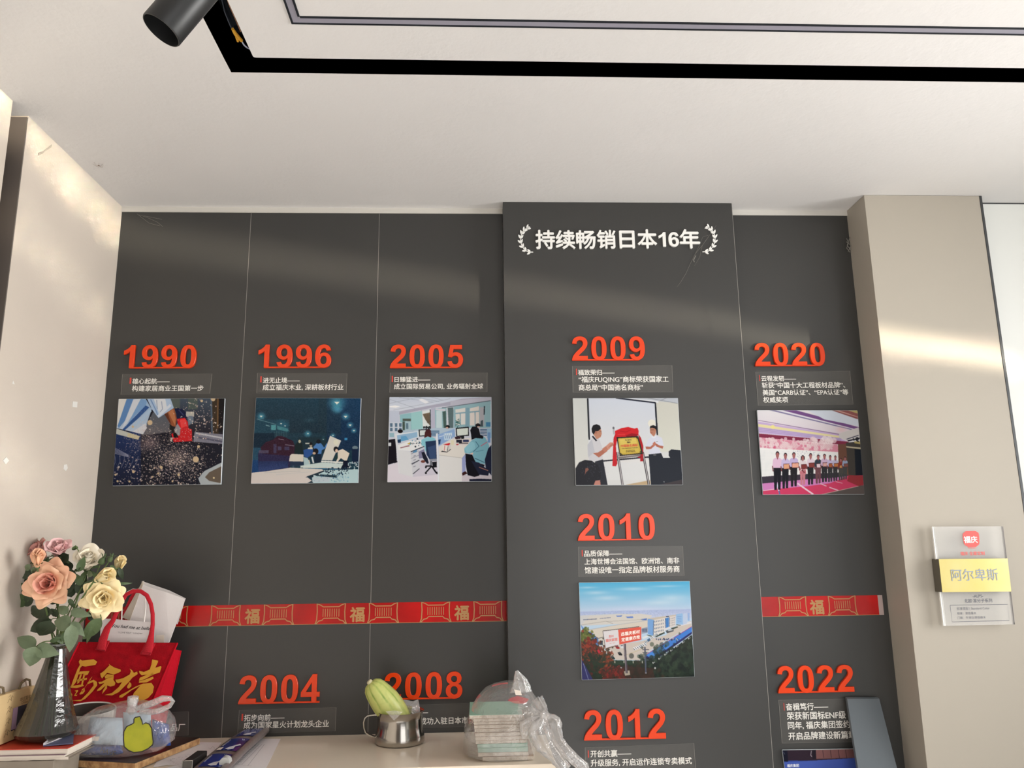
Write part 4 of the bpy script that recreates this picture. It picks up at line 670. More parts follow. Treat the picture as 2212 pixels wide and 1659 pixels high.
# ------------------------------------------------------------------ things on the wall
m_or = mat('orange_acrylic', (230, 64, 12), 0.22, spec=0.5)
m_wht = mat('white_acrylic', (246, 246, 242), 0.3)
m_prt = mat('white_lettering', (232, 230, 224), 0.5)
m_bar = mat('red_print', (206, 70, 58), 0.5)
m_film = sheet_mat('clear_label_film', (190, 186, 180), clear=0.955, edge=0.35, rough=0.12)
m_filmedge = mat('film_cut_edge', (128, 125, 120), 0.4)
m_board = mat('clear_edged_board', (196, 204, 210), 0.2)
m_ink = print_mat()
ANCH = {}
def on_wall(y):
    return lambda u, v: at(u, v, y)
def numeral(txt, y, L, Rr, vt, where):
    """L=(u,v) bottom-left extreme, Rr=(u,v) bottom-right, vt: v of the digit tops mid-way"""
    loops = []; adv = 1139
    for i, ch in enumerate(txt): loops.append([[(px + i * adv * 1.035, py) for px, py in l] for l in digit_loops(ch)])
    allp = [p for g in loops for l in g for p in l]
    xmin, xmax = min(p[0] for p in allp), max(p[0] for p in allp); ymin, ymax = -25, 1472
    A = at(L[0], L[1], y); B = at(Rr[0], Rr[1], y); um = (L[0] + Rr[0]) / 2; T = at(um, vt, y)
    zb = (A.z + B.z) / 2; sx = (B.x - A.x) / (xmax - xmin); sz = (T.z - zb) / (ymax - ymin)
    t = thing('year_numeral', 'orange raised year numerals %s %s' % (txt, where), 'numerals', (A.x, y, zb), 'orange year numerals on the grey wall')
    dep = 0.0075
    def emit(ls, name, back=0.0):
        sc = [[((x - xmin) * sx, (yy - ymin) * sz) for x, yy in l] for l in ls]
        vs, fs = solid(sc, dep, 0.0006)
        mb = MB().add([(A.x + v.x, y - dep / 2 - 0.0006 - v.z + back, zb + v.y) for v in vs], fs)
        mb.build(name, m_or, t)
    for g in loops: emit(g, 'digit')
    x1 = xmax - 380 if txt[-1] in '0569 8' else xmax
    u0 = xmin + (380 if txt[0] == '1' else 10)
    emit([[(u0, ymin + 3), (x1, ymin + 3), (x1, ymin + 85), (u0, ymin + 85)]], 'underline', 0.0012)
    return t
numeral('1990', 0, (267.3, 797), (423.5, 796), 746.5, 'at the far left of the upper row')
numeral('1996', 0, (558, 796), (715.5, 795.5), 745.5, 'above the factory night picture')
numeral('2005', 0, (842.5, 796), (1000.5, 796), 745.5, 'above the office picture')
numeral('2009', YR, (1235, 780.5), (1393, 779), 728, 'above the plaque unveiling picture')
numeral('2020', 0, (1629.5, 792.5), (1782, 791), 742, 'above the award group picture')
numeral('2010', YR, (1247.5, 1168.5), (1414.5, 1166.5), 1109.5, 'above the aerial factory picture')
numeral('2004', 0, (515.5, 1522), (690.5, 1516), 1457, 'low on the wall above the blue parcel')
numeral('2008', 0, (829.5, 1511), (999, 1508.5), 1451.5, 'partly hidden behind the green squash')
numeral('2012', YR, (1261, 1599.5), (1437.5, 1594), 1531.5, 'at the bottom right of the plastic-wrapped boards')
numeral('2022', 0, (1679, 1497), (1843.5, 1494), 1436.5, 'at the lower right beside the leaning board')

def caption(y, film, bar, lines, label):
    q = [at(u, v, y) for u, v in film]
    t = thing('caption_sticker', label, 'caption', (q[3].x, y, q[3].z), 'clear caption stickers on the grey wall')
    fq = [p + Vector((0, -0.0003, 0)) for p in q]
    MB().slab(fq, (0, -0.0003, 0)).build('film', m_film, t)
    c = sum(fq, Vector()) / 4; e = MB()
    for a, b in zip(fq, fq[1:] + fq[:1]):
        ia, ib = [p + (c - p).normalized() * 0.0011 for p in (a, b)]
        o = Vector((0, -0.0005, 0)); e.add([a + o, b + o, ib + o, ia + o], [(0, 1, 2, 3)])
    e.build('film_rim', m_filmedge, t)
    yy = y - 0.0009
    if bar:
        u, v0, v1 = bar; a = at(u - 1.3, v0, yy); b = at(u + 1.3, v1, yy)
        MB().box(a.x, b.x, yy, yy + 0.0002, b.z, a.z).build('accent_bar', m_bar, t, label='red accent bar')
    mb = MB()
    for s, uL, uR, vb in lines:
        a = at(uL, vb, yy); b = at(uR, vb, yy); put_text(mb, s, a, (1, 0, 0), (0, 0, 1), b.x - a.x, bold=0.017)
    mb.build('lettering', m_prt, t)
    return t
caption(0, [(264.5, 808.8), (458.4, 807.4), (453.7, 850), (260.8, 852.8)], (281.8, 816, 829), [("雄心起航——", 285.5, 366, 829.5), ("构建家居商业王国第一步", 284.7, 438.8, 845.5)], 'clear caption with white lettering below the orange 1990, its corner peeling')
caption(0, [(556, 806), (750.2, 806.8), (748.5, 850), (554.3, 849.4)], (563.8, 813, 826), [("进无止境——", 567.8, 647, 827.5), ("成立福庆木业, 深耕板材行业", 567.2, 741.5, 843.5)], 'clear caption with white lettering below the orange 1996')
caption(0, [(842.7, 805.4), (1052.8, 804.9), (1052.5, 846.4), (841.5, 847.9)], (847.5, 812, 825), [("日臻猛进——", 852.3, 929.5, 825.5), ("成立国际贸易公司, 业务辐射全球", 851, 1043.6, 841.5)], 'clear caption with white lettering below the orange 2005')
caption(YR, [(1236, 790.9), (1451.9, 789.3), (1453.7, 847), (1237.3, 847.7)], (1245.3, 796.5, 810), [("福致荣归——", 1248.8, 1327.8, 810.5), ("“福庆FUQING”商标荣获国家工", 1250.4, 1444.4, 827), ("商总局“中国驰名商标”", 1250.4, 1389, 843.5)], 'clear caption with three white lines below the orange 2009')
caption(0, [(1631.8, 803.7), (1835.8, 801.3), (1843, 873.6), (1637.4, 876)], (1641, 810, 823), [("云程发轫——", 1645, 1719.8, 823.5), ("斩获“中国十大工程板材品牌”、", 1646.3, 1826, 838.5), ("美国“CARB认证”、“EPA认证”等", 1648, 1832.7, 854), ("权威奖项", 1649.4, 1702.5, 870)], 'clear caption with four white lines below the orange 2020')
caption(YR, [(1248.9, 1181.3), (1474.7, 1179.5), (1478, 1243.3), (1250, 1246.3)], (1257.7, 1188, 1202), [("品质保障——", 1262, 1344.3, 1202.5), ("上海世博会法国馆、欧洲馆、南非", 1262.8, 1467.6, 1220), ("馆建设唯一指定品牌板材服务商", 1263.3, 1468.4, 1239)], 'clear caption with three white lines below the orange 2010')
caption(0, [(516.7, 1534), (726.6, 1528), (724.7, 1578.7), (513, 1585)], (523.4, 1542, 1557), [("拓步向前——", 527, 614, 1558), ("成为国家星火计划龙头企业", 526, 710, 1574.5)], 'clear caption below the orange 2004, its lower edge behind the blue parcel')
caption(0, [(842, 1524), (1052, 1518), (1054, 1568), (840, 1574)], None, [("——", 890, 924.5, 1541), ("成功入驻日本市场", 907, 1026, 1565.5)], 'clear caption half hidden behind the steel mug, below the orange 2008')
caption(0, [(212, 1543), (408, 1537), (407, 1588), (206, 1594)], None, [("品厂", 368.5, 399, 1579.5)], 'clear caption at lower left, mostly hidden behind the tied plastic bag')
caption(YR, [(1263.4, 1614.6), (1499, 1605.4), (1503, 1664), (1264, 1674)], (1271, 1621, 1636.5), [("开创共赢——", 1276, 1363.8, 1636), ("升级服务, 开启运作连锁专卖模式", 1276.5, 1494.9, 1656.5)], 'clear caption below the orange 2012 at the bottom edge')
caption(0, [(1681.5, 1512), (1856, 1509), (1866, 1602), (1689, 1605.5)], (1693.7, 1518.5, 1535), [("奋楫笃行——", 1698, 1789.7, 1535), ("荣获新国标ENF级", 1700.5, 1828, 1555), ("同年, 福庆集团签约", 1702.7, 1837, 1576), ("开启品牌建设新篇章", 1704, 1849, 1598.5)], 'clear caption below the orange 2022, cut off by the leaning board')

def photo(y, quad, pic, label, text=None):
    th = 0.008
    q = [at(u, v, y - th) for u, v in quad]
    t = thing('photo_board', label, 'picture', (q[3].x, y, q[3].z), 'printed photo boards on the grey wall')
    MB().slab(q, (0, th - 0.0008, 0)).build('backing', m_board, t, bevel=0.0012, seg=1)
    c = sum(q, Vector()) / 4; qi = [p + (c - p).normalized() * 0.0012 for p in q]
    pic.mesh('print', qi, m_ink, t, (0, -0.0004, 0))
    if text:
        mats = {}
        for s, crop, (x0, y0, x1), col in text:
            sx, ox, oy = crop; a = at(ox + x0 * sx, oy + y0 * sx, y - th - 0.0008); b = at(ox + x1[0] * sx, oy + x1[1] * sx, y - th - 0.0008)
            d = b - a; mats.setdefault(col, MB()); put_text(mats[col], s, a, d, Vector((0, 0, 1)), d.length, bold=0.02, ndir=(0, -1, 0))
        for col, mb in mats.items(): mb.build('printed_lettering', mat('print_%d_%d_%d' % col, col, 0.4), t)
    return t
photo(0, [(255.9, 861.5), (486, 860.2), (477.5, 1046.4), (242.6, 1049.8)], pic_1990(), 'picture of a hand with a red power tool throwing sawdust')
photo(0, [(552.8, 858.8), (780.4, 859.9), (773.9, 1043.4), (541.7, 1045)], pic_1996(), 'blue-toned picture of workers lifting boards in a dark hall')
photo(0, [(841, 857.6), (1062, 857.4), (1062.5, 1040.2), (836.4, 1041.7)], pic_2005(), 'picture of an office with people at white desks')
D4 = (0.12658, 1225, 850); D6 = (0.14166, 1240, 1245)
photo(YR, [(1237, 859.9), (1464.6, 859.5), (1475.4, 1047.8), (1243.4, 1048.7)], pic_2009(), 'picture of two men unveiling a gold plaque under red cloth',
      [("FU QING", D4, (990, 808, (1100, 804)), (60, 50, 30)), ("福庆", D4, (1022, 848, (1085, 846)), (70, 56, 30)), ("中国驰名商标", D4, (920, 918, (1205, 902)), (206, 70, 44)), ("China Well-Known Trademark", D4, (932, 946, (1208, 930)), (80, 60, 30))])
photo(0, [(1635, 885.9), (1852.6, 886.4), (1867.9, 1068), (1647.8, 1069)], pic_2020(), 'picture of a row of people on stage holding award frames')
photo(YR, [(1250.2, 1258.5), (1490, 1255.2), (1501, 1462.4), (1256.7, 1469.2)], pic_2010(), 'aerial picture of a factory with a red and white billboard',
      [("选福庆板材", D6, (716, 914, (1003, 870)), (250, 240, 232)), ("定健康衣柜", D6, (724, 998, (1006, 950)), (250, 240, 232)), ("福庆家居", D6, (480, 1004, (664, 982)), (222, 120, 112)), ("亖", D6, (530, 932, (566, 930)), (222, 90, 80)), ("川", D6, (570, 930, (602, 926)), (222, 90, 80))])
photo(0, [(1689.6, 1620), (1846, 1617.5), (1876, 1790), (1712, 1795)], pic_2022(), 'dark picture with a blue screen at the bottom edge, beside the leaning board',
      [("福庆集团", (0.16275, 1640, 1400), (372, 1582, (528, 1578)), (226, 232, 240))])

# heading: letters and laurel sprigs, glued to the raised panel
T0 = lambda cx, cy: (1080 + cx * .2894, 420 + cy * .2893)
hs = thing('wall_lettering', 'white raised lettering 持续畅销日本16年 at the top of the raised panel', 'lettering', at(*T0(265, 408), YR))
for s, a, b, vb, vt in (("持", 268, 408, 408, 272), ("续", 418, 560, 408, 274), ("畅", 572, 712, 407, 275), ("销", 727, 862, 406, 272), ("日", 895, 1003, 404, 278), ("本", 1030, 1170, 404, 268), ("1", 1185, 1238, 392, 287), ("6", 1258, 1335, 394, 287), ("年", 1345, 1490, 404, 268)):
    A = at(*T0(a, vb), YR - 0.001); B = at(*T0(b, vb), YR - 0.001); T = at(*T0((a + b) / 2, vt), YR - 0.001)
    mb = MB()
    if s in '16':
        g = digit_loops(s); xs = [p[0] for l in g for p in l]; ys = [p[1] for l in g for p in l]
        sx = (B.x - A.x) / (max(xs) - min(xs)); sz = (T.z - A.z) / (max(ys) - min(ys))
        vs, fs = solid([[((x - min(xs)) * sx, (y - min(ys)) * sz) for x, y in l] for l in g], 0.006)
        mb.add([(A.x + v.x, YR - 0.004 - v.z, A.z + v.y) for v in vs], fs)
    else: put_text(mb, s, A + Vector((0, -0.003, 0)), (1, 0, 0), (0, 0, 1), B.x - A.x, bold=0.02, extrude=0.045, height=T.z - A.z)
    mb.build('character', m_wht, hs)
def laurel(mir, label):
    f = lambda x, y: at(*T0(*((1760 - x, y - 3) if mir else (x, y))), YR - 0.004)
    # arc through crop points, leaves on both sides
    arc = [(248, 430), (205, 425), (172, 395), (155, 350), (158, 305), (176, 270), (205, 248)]
    P = []
    for i in range(len(arc) - 1):
        for k in range(4):
            s = k / 4; p0 = arc[max(i - 1, 0)]; p1 = arc[i]; p2 = arc[i + 1]; p3 = arc[min(i + 2, len(arc) - 1)]
            P.append(tuple(0.5 * ((2 * p1[j]) + (-p0[j] + p2[j]) * s + (2 * p0[j] - 5 * p1[j] + 4 * p2[j] - p3[j]) * s * s + (-p0[j] + 3 * p1[j] - 3 * p2[j] + p3[j]) * s ** 3) for j in (0, 1)))
    P.append(arc[-1])
    t = thing('laurel_emblem', label, 'emblem', f(190, 340), 'white laurel sprigs beside the heading')
    st = MB(); L = [f(*p) for p in P]
    a = [p + Vector((0, 0, 0)) for p in L]
    nn = Vector((0, -1, 0)); top = []; bot = []
    for i, p in enumerate(L):
        tt = (L[min(i + 1, len(L) - 1)] - L[max(i - 1, 0)]).normalized(); s = tt.cross(nn) * 0.0011; top.append(p + s); bot.append(p - s)
    o = Vector((0, 0.004, 0)); st.grid([[p + o for p in top], top, bot, [p + o for p in bot]]).build('stem', m_wht, t)
    def leaf(c, d, ln, wd):
        d = Vector((d[0], d[1])); d.normalize(); n = Vector((-d.y, d.x)); pts = []
        for k in range(12):
            a = 2 * math.pi * k / 12; q = Vector(c) + d * (math.cos(a) * ln) + n * (math.sin(a) * wd * (1 - 0.35 * math.cos(a)))
            pts.append(f(q.x, q.y))
        MB().hexa(pts, [p + o for p in pts]).build('leaf', m_wht, t)
    for i in range(2, len(P) - 1, 3):
        tx, ty = P[i + 1][0] - P[i - 1][0], P[i + 1][1] - P[i - 1][1]; L_ = math.hypot(tx, ty); tx /= L_; ty /= L_
        for sgn in (1, -1):
            ang = sgn * 0.62; dx = tx * math.cos(ang) - ty * math.sin(ang); dy = tx * math.sin(ang) + ty * math.cos(ang)
            leaf((P[i][0] + dx * 17, P[i][1] + dy * 17), (dx, dy), 14.5, 6.6)
    leaf((arc[-1][0] + 6, arc[-1][1] - 2), (1, -0.35), 14, 6.5)
laurel(False, 'white laurel sprig curving on the left of the heading')
laurel(True, 'white laurel sprig curving on the right of the heading')

# red festive tape
m_red = mat('red_tape', (188, 20, 20), 0.22, spec=0.5, var=0.15, vscale=9)
m_gold = mat('gold_print', (176, 132, 82), 0.4)
def tape(xa, xb, zb, h, offs, label, white_end=False):
    t = thing('festive_tape', label, 'tape', (xa, 0, zb), 'red festive tape across the grey panels')
    y = -0.0006
    MB().box(xa, xb, y, 0, zb, zb + h).build('tape_strip', m_red, t)
    MB().box(xa, xb, y - 0.0002, y, zb, zb + 0.0012).build('tape_edge', m_gold, t)
    N = (0, -1, 0); yy = y - 0.0004
    def clip(mb, name, m=m_gold):
        mb.v = [(min(max(x, xa), xb), yv, min(max(z, zb), zb + h)) for x, yv, z in mb.v]; mb.build(name, m, t)
    for kind, x in offs:
        if kind == 'fu':
            mb = MB(); put_text(mb, "福", (x - 0.020, yy, zb + 0.10 * h), (1, 0, 0), (0, 0, 1), 0.040, bold=0.03); clip(mb, 'character_print')
        else:
            w = 0.040; z = lambda k: zb + h * k; g = MB(); lw = 0.0028
            g.ribbon([(x - w, yy, z(1.02)), (x - w * .97, yy, z(.6)), (x - w * 1.0, yy, z(.2)), (x - w * 1.12, yy, z(-.02))], lw, N)
            g.ribbon([(x + w, yy, z(1.02)), (x + w * .97, yy, z(.6)), (x + w * 1.0, yy, z(.2)), (x + w * 1.12, yy, z(-.02))], lw, N)
            g.ribbon([(x - w * 1.05, yy, z(.02)), (x - w * .85, yy, z(.16)), (x - w * .62, yy, z(.2)), (x - w * .5, yy, z(.29)), (x + w * .5, yy, z(.29)), (x + w * .62, yy, z(.2)), (x + w * .85, yy, z(.16)), (x + w * 1.05, yy, z(.02))], lw, N)
            g.ribbon([(x - w, yy, z(1.0)), (x - w * .75, yy, z(.93)), (x - w * .55, yy, z(.84)), (x + w * .55, yy, z(.84)), (x + w * .75, yy, z(.93)), (x + w, yy, z(1.0))], lw, N)
            for k in range(8): xx = x - w * .56 + k * w * 1.12 / 7; g.ribbon([(xx, yy, z(.36)), (xx, yy, z(.75))], 0.0019, N)
            clip(g, 'lantern_print')
    if white_end: MB().box(xb, xb + 0.014, y, 0, zb, zb + h).build('tape_end', mat('worn_tape_back', (170, 152, 148), .5), t, label='pale torn tape end')
    return t
X5 = lambda c, v=1330: at(380 + c * .33, v, 0).x
zt = at(750, 1347.8, 0).z
tape(X0 + 0.004, XA - 0.001, zt, 0.057, [('l', X5(-20)), ('l', X5(325)), ('fu', X5(500)), ('l', X5(670)), ('l', X5(1015)), ('fu', X5(1187)), ('l', X5(1357)), ('l', X5(1700)), ('fu', X5(1870)), ('l', X5(2042)), ('l', X5(-365)), ('fu', X5(-190))], 'long red festive tape with gold characters running left of the raised panel')
xt = lambda c: at(1630 + c * .13562, 1312, 0).x
tape(XB + 0.001, xt(1975), at(1700, 1332, 0).z, 0.0565, [('l', xt(610)), ('fu', xt(990)), ('l', xt(1400))], 'short red festive tape with gold lantern print right of the raised panel', True)

# dark board leaning at the lower right
q0 = [at(1829.6, 1509, -0.020), at(1899.6, 1509, -0.020)]
q1 = [at(1853, 1659, -0.075), at(1938, 1659, -0.075)]
ext = lambda a, b: a + (b - a) * (a.z / (a.z - b.z))
Bq = [q0[0], q0[1], ext(q0[1], q1[1]), ext(q0[0], q1[0])]
lb = tag(MB().slab(Bq, (0, 0.012, 0.003)).build('sample_board', mat('blue_grey_board', (92, 100, 106), 0.35, bump=0.02, bscale=500), bevel=0.0008), 'blue-grey board leaning on the wall over the 2022 caption', 'board')

# acrylic door sign on the column
P4 = lambda cx, cy, y: at(1980 + cx * .1627, 1110 + cy * .16275, y)
m_acr = sheet_mat('clear_acrylic', (244, 244, 242), clear=0.74, edge=0.6, rough=0.05)
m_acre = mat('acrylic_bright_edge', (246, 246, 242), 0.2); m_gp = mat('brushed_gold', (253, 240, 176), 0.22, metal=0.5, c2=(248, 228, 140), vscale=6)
m_gs = mat('dark_bronze_side', (92, 86, 74), 0.45); m_dk = mat('dark_sign_print', (84, 86, 100), 0.5); m_rs = mat('red_sign_print', (232, 92, 88), 0.4)
sg = thing('name_plaque', 'clear acrylic sign with a gold band, on the beige column', 'sign', P4(800, 1480, YC))
ya = YC - 0.024; aq = [P4(222, 170, ya), P4(1148, 165, ya), P4(1305, 1468, ya), P4(372, 1487, ya)]
MB().slab(aq, (0, 0.006, 0)).build('acrylic_plate', m_acr, sg)
ex = lambda k, y: k + (y - 170) * (358 - 208) / 1317
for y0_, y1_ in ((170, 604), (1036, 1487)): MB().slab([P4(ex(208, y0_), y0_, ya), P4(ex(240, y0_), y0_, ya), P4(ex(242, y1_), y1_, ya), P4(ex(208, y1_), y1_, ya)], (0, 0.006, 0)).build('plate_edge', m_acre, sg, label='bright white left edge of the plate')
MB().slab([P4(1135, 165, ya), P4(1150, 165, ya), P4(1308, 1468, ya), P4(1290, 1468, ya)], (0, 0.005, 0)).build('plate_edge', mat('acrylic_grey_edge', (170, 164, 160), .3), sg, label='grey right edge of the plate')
for sx_, sy_ in ((520, 800), (1000, 800)): MB().tube([P4(sx_, sy_, YC), P4(sx_, sy_, ya)], 0.006, 12).build('standoff', m_acre, sg, True)
yg = ya - 0.014; gq = [P4(295, 600, yg), P4(1208, 592, yg), P4(1258, 1030, yg), P4(343, 1040, yg)]
MB().slab(gq, (0, 0.001, 0)).build('gold_band', m_gp, sg, label='gold metal band')
MB().slab([p + Vector((0, 0.001, 0)) for p in gq], (0, 0.034, 0)).build('band_body', m_gs, sg, label='dark bronze band body')
def sign_text(s, x0, y0, x1, y1, yp, m, bold, name, n=None):
    a = P4(x0, y0, yp); b = P4(x1, y1, yp); mb = MB(); put_text(mb, s, a, (1, 0, 0), (0, 0, 1), (b - a).x, bold=bold); mb.build(name, m, sg)
sign_text("阿尔卑斯", 470, 893, 1092, 886, yg - 0.0008, mat('grey_blue_engraving', (150, 160, 172), .35), 0.004, 'lettering')
yt_ = ya - 0.0008
em = []
for x, y in [(655, 228), (788, 226), (795, 240), (822, 250), (832, 300), (834, 390), (822, 415), (800, 428), (792, 440), (680, 442), (676, 430), (648, 420), (628, 395), (612, 300), (614, 262), (640, 242)]: em.append(P4(x, y, yt_))
MB().add(em, [tuple(range(len(em)))[::-1]]).build('emblem', m_rs, sg, label='red lantern-shaped emblem')
sign_text("福庆", 634, 386, 812, 383, yt_ - 0.0006, m_wht, 0.03, 'emblem_lettering')
sign_text("FUQING", 690, 466, 784, 464, yt_, m_rs, 0.0, 'lettering')
sign_text("福庆 全屋定制", 585, 552, 906, 546, yt_, m_rs, 0.012, 'lettering')
sign_text("-ALPS-", 748, 1112, 886, 1108, yt_, m_dk, 0.0, 'lettering')
sign_text("北欧·准分子系列", 638, 1180, 1006, 1174, yt_, m_dk, 0.008, 'lettering')
sign_text("标准搭配 | Standard Color", 536, 1284, 972, 1276, yt_, m_dk, 0.0, 'lettering')
sign_text("柜体：原色橡木", 541, 1340, 794, 1336, yt_, m_dk, 0.0, 'lettering')
sign_text("门板：牛津白/原色橡木", 548, 1398, 920, 1393, yt_, m_dk, 0.0, 'lettering')
fr = [P4(445, 1213, yt_), P4(1207, 1200, yt_), P4(1230, 1415, yt_), P4(472, 1434, yt_)]
MB().ribbon(fr + [fr[0]], 0.0011, (0, -1, 0)).build('printed_frame', m_dk, sg)

# scraps of white paper still stuck on the left wall
m_scr = mat('white_paper_scrap', (236, 234, 228), 0.7)
for pts, lab in (([(157, 867), (167, 868), (166, 880), (156, 879)], 'white paper scrap on the left wall, upper right of the four'), ([(13, 987), (19, 995), (12, 1003), (6, 995)], 'diamond-shaped white scrap near the left picture edge'), ([(138, 1004), (144, 1003), (146, 1011), (142, 1017), (137, 1013)], 'white paper scrap on the left wall, lower right of the four'), ([(28, 822), (31, 830), (26, 829)], 'tiny white triangle scrap on the left wall')):
    q = [atx(u, v, X0 + 0.0004) for u, v in pts]
    o = MB().slab(q, (0.0008, 0, 0)).build('paper_scrap', m_scr); tag(o, lab, 'scrap', 'paper scraps on the left wall')
# scuff of torn plaster on the left wall
q = [atx(u, v, X0 + 0.0003) for u, v in [(82, 336), (83, 330), (94, 326), (104, 318), (112, 312), (111, 318), (102, 324), (97, 327), (92, 332)]]
tag(MB().slab(q, (0.0004, 0, 0)).build('wall_scuff', mat('scuffed_plaster', (176, 164, 150), .8)), 'grey scuff mark high on the beige left wall', 'scuff')
# spider on the ceiling
sc_ = atz(213.5, 357.5, HC - 0.003)
sb = MB().lathe([(0.0002, -0.0016), (0.0011, -0.001), (0.0014, 0), (0.001, 0.0012), (0.0002, 0.0017)], sc_, (0, 1, 0), 10, capt=True)
for k in range(8):
    a = (k + 0.5) * math.pi / 4; r = 0.011 + 0.006 * ((k * 7) % 3) / 2; dx, dy = math.cos(a), math.sin(a)
    sb.tube([sc_, sc_ + Vector((dx * r * .5, dy * r * .5, -0.003)), sc_ + Vector((dx * r, dy * r, 0.002))], 0.00028, 5)
tag(sb.build('spider', mat('spider_brown', (120, 96, 80), .7), smooth=True), 'small long-legged spider on the ceiling near the left wall', 'spider')
# cobweb threads
m_web = mat('cobweb_grey', (128, 126, 120), 0.9, spec=.1)
wy = YR - 0.003; wb_ = MB()
for pts in ([(1547, 487), (1530, 512), (1517, 530), (1502, 548), (1490, 572), (1482, 590), (1470, 610), (1462, 620)], [(1530, 508), (1518, 512), (1508, 536), (1496, 560)], [(1517, 530), (1511, 556), (1500, 574)]): wb_.tube([at(u, v, wy) for u, v in pts], [0.0004] + [0.00045] * (len(pts) - 2) + [0.0002], 5)
wb_.ribbon([at(1503, 552, wy), at(1498, 562, wy), at(1500, 566, wy)], 0.003, (0, -1, 0))
tag(wb_.build('cobweb', m_web), 'grey cobweb threads hanging below the heading at right', 'cobweb')
wb2 = MB()
for pts in ([(1829, 515), (1833, 525), (1829, 536), (1836, 545)], [(1836, 512), (1830, 530), (1838, 540)], [(1828, 522), (1838, 530), (1832, 544)]): wb2.tube([at(u, v, -0.01) for u, v in pts], 0.0012, 5)
tag(wb2.build('cobweb', m_web), 'small grey cobweb clump where dark panel meets the column', 'cobweb')
wb3 = MB()
for pts in ([(300, 464), (318, 470), (340, 480), (352, 490)], [(310, 466), (330, 470), (350, 474)], [(296, 462), (322, 482), (345, 488)]): wb3.tube([at(u, v, -0.004) for u, v in pts], 0.0005, 5)
tag(wb3.build('cobweb', m_web), 'thin cobweb at the top left corner of the dark wall', 'cobweb')
# ------------------------------------------------------------------ the counter and what stands on it
rnd = random.Random(11)
m_desk = mat('cream_gloss_worktop', (240, 227, 208), 0.16, spec=0.55, var=0.02, vscale=3)
m_deskb = mat('cream_counter_body', (196, 184, 166), 0.35)
dk = thing('counter', 'cream glossy counter along the dark wall', 'counter', (0.65, -0.18, 0))
top = [(X0 + .001, -0.372), (1.289, -0.362), (1.289, YR - .001), (XA - .001, YR - .001), (XA - .001, -0.001), (X0 + .001, -0.001)]
MB().hexa([(x, y, DESK - .025) for x, y in top], [(x, y, DESK) for x, y in top]).build('worktop', m_desk, dk, bevel=0.0015)
MB().box(X0 + .02, 1.27, -0.345, YR - .01, 0, DESK - .025).build('body', m_deskb, dk)

# ---- stack on the left: carton, notebook, magazine, red book
YB, YK = -0.42, -0.268
zz = lambda v: at(80, v, YB).z
xr = lambda u, v: at(u, v, YB).x
m_page = mat('paper_pages', (222, 212, 200), 0.8, bump=0.08, bscale=250); m_cart = mat('grey_carton', (146, 136, 124), 0.7, var=0.1, vscale=14)
m_redb = mat('red_book_cover', (190, 62, 44), 0.4)
ct = tag(MB().box(0.036, 0.158, YB, YK - 0.03, DESK, zz(1644)).build('carton', m_cart, bevel=0.001), 'grey-brown carton at the bottom of the book stack', 'box')
c2 = tag(MB().box(X0 + .002, 0.033, YB - 0.004, YK - 0.03, DESK, zz(1643.5)).build('carton', mat('beige_carton', (190, 176, 150), .7), bevel=0.001), 'narrow beige carton corner at the bottom left under the books', 'box')
nb = thing('notebook', 'white notebook with wavy pages under the magazine', 'notebook', (0.09, -0.26, zz(1644)))
pts = [];
for j, y in enumerate((YB + .004, YK - 0.02)):
    pts.append([(X0 + .004 + 0.182 * k / 12, y, zz(1644) + 0.0012 * abs(math.sin(k * 1.1)) * (1 if j == 0 else .3)) for k in range(13)])
tp = [[(p[0], p[1], zz(1636.5) + 0.001 * math.sin(i * 0.9 + 1)) for i, p in enumerate(r)] for r in pts]
MB().grid([tp[1], tp[0], pts[0], pts[1]]).build('page_block', m_page, nb)
mg = thing('magazine', 'thin magazine with a purple-edged cover under the red book', 'magazine', (0.09, -0.26, zz(1636)))
MB().box(X0 + .004, 0.181, YB - .002, YK - 0.02, zz(1636), zz(1631.5)).build('page_block', m_page, mg)
MB().box(X0 + .004, 0.183, YB - .004, YK - 0.02, zz(1631.5), zz(1630.2)).build('cover', mat('purple_grey_cover', (120, 92, 104), .4), mg)
rb = thing('book', 'thick red-covered book carrying the vase and the gift box', 'book', (0.09, -0.26, zz(1630)))
ZR = zz(1616.5)
MB().box(X0 + .004, 0.186, YB, YK - 0.02, zz(1630), zz(1618.5)).build('page_block', m_page, rb)
MB().box(X0 + .003, 0.188, YB - .003, YK - 0.018, zz(1618.5), ZR).build('cover', m_redb, rb, bevel=0.0006, label='red cover')
# leaflet propped on the red book
lf = thing('leaflet', 'folded leaflet with blue-grey cover tucked between red book and plastic bag', 'leaflet', at(120, 1606, -0.40))
A, B, C_, D = at(93, 1613, -0.41), at(158, 1607, -0.395), at(160, 1582, -0.31), at(112, 1598, -0.345)
for p in (A, B, C_, D): p.z = max(p.z, ZR + 0.0015)
MB().slab([A, B, C_, D], (0, 0, 0.0025)).build('cover', mat('blue_grey_cover', (92, 98, 128), .3), lf)
MB().slab([A + Vector((0, 0, .0026)), D + Vector((0, 0, .0026)), at(160, 1579, -0.30), at(150, 1589, -0.34), at(98, 1612, -0.405)], (0, 0, 0.0045)).build('pages', mat('leaflet_page', (206, 200, 204), .5), lf)

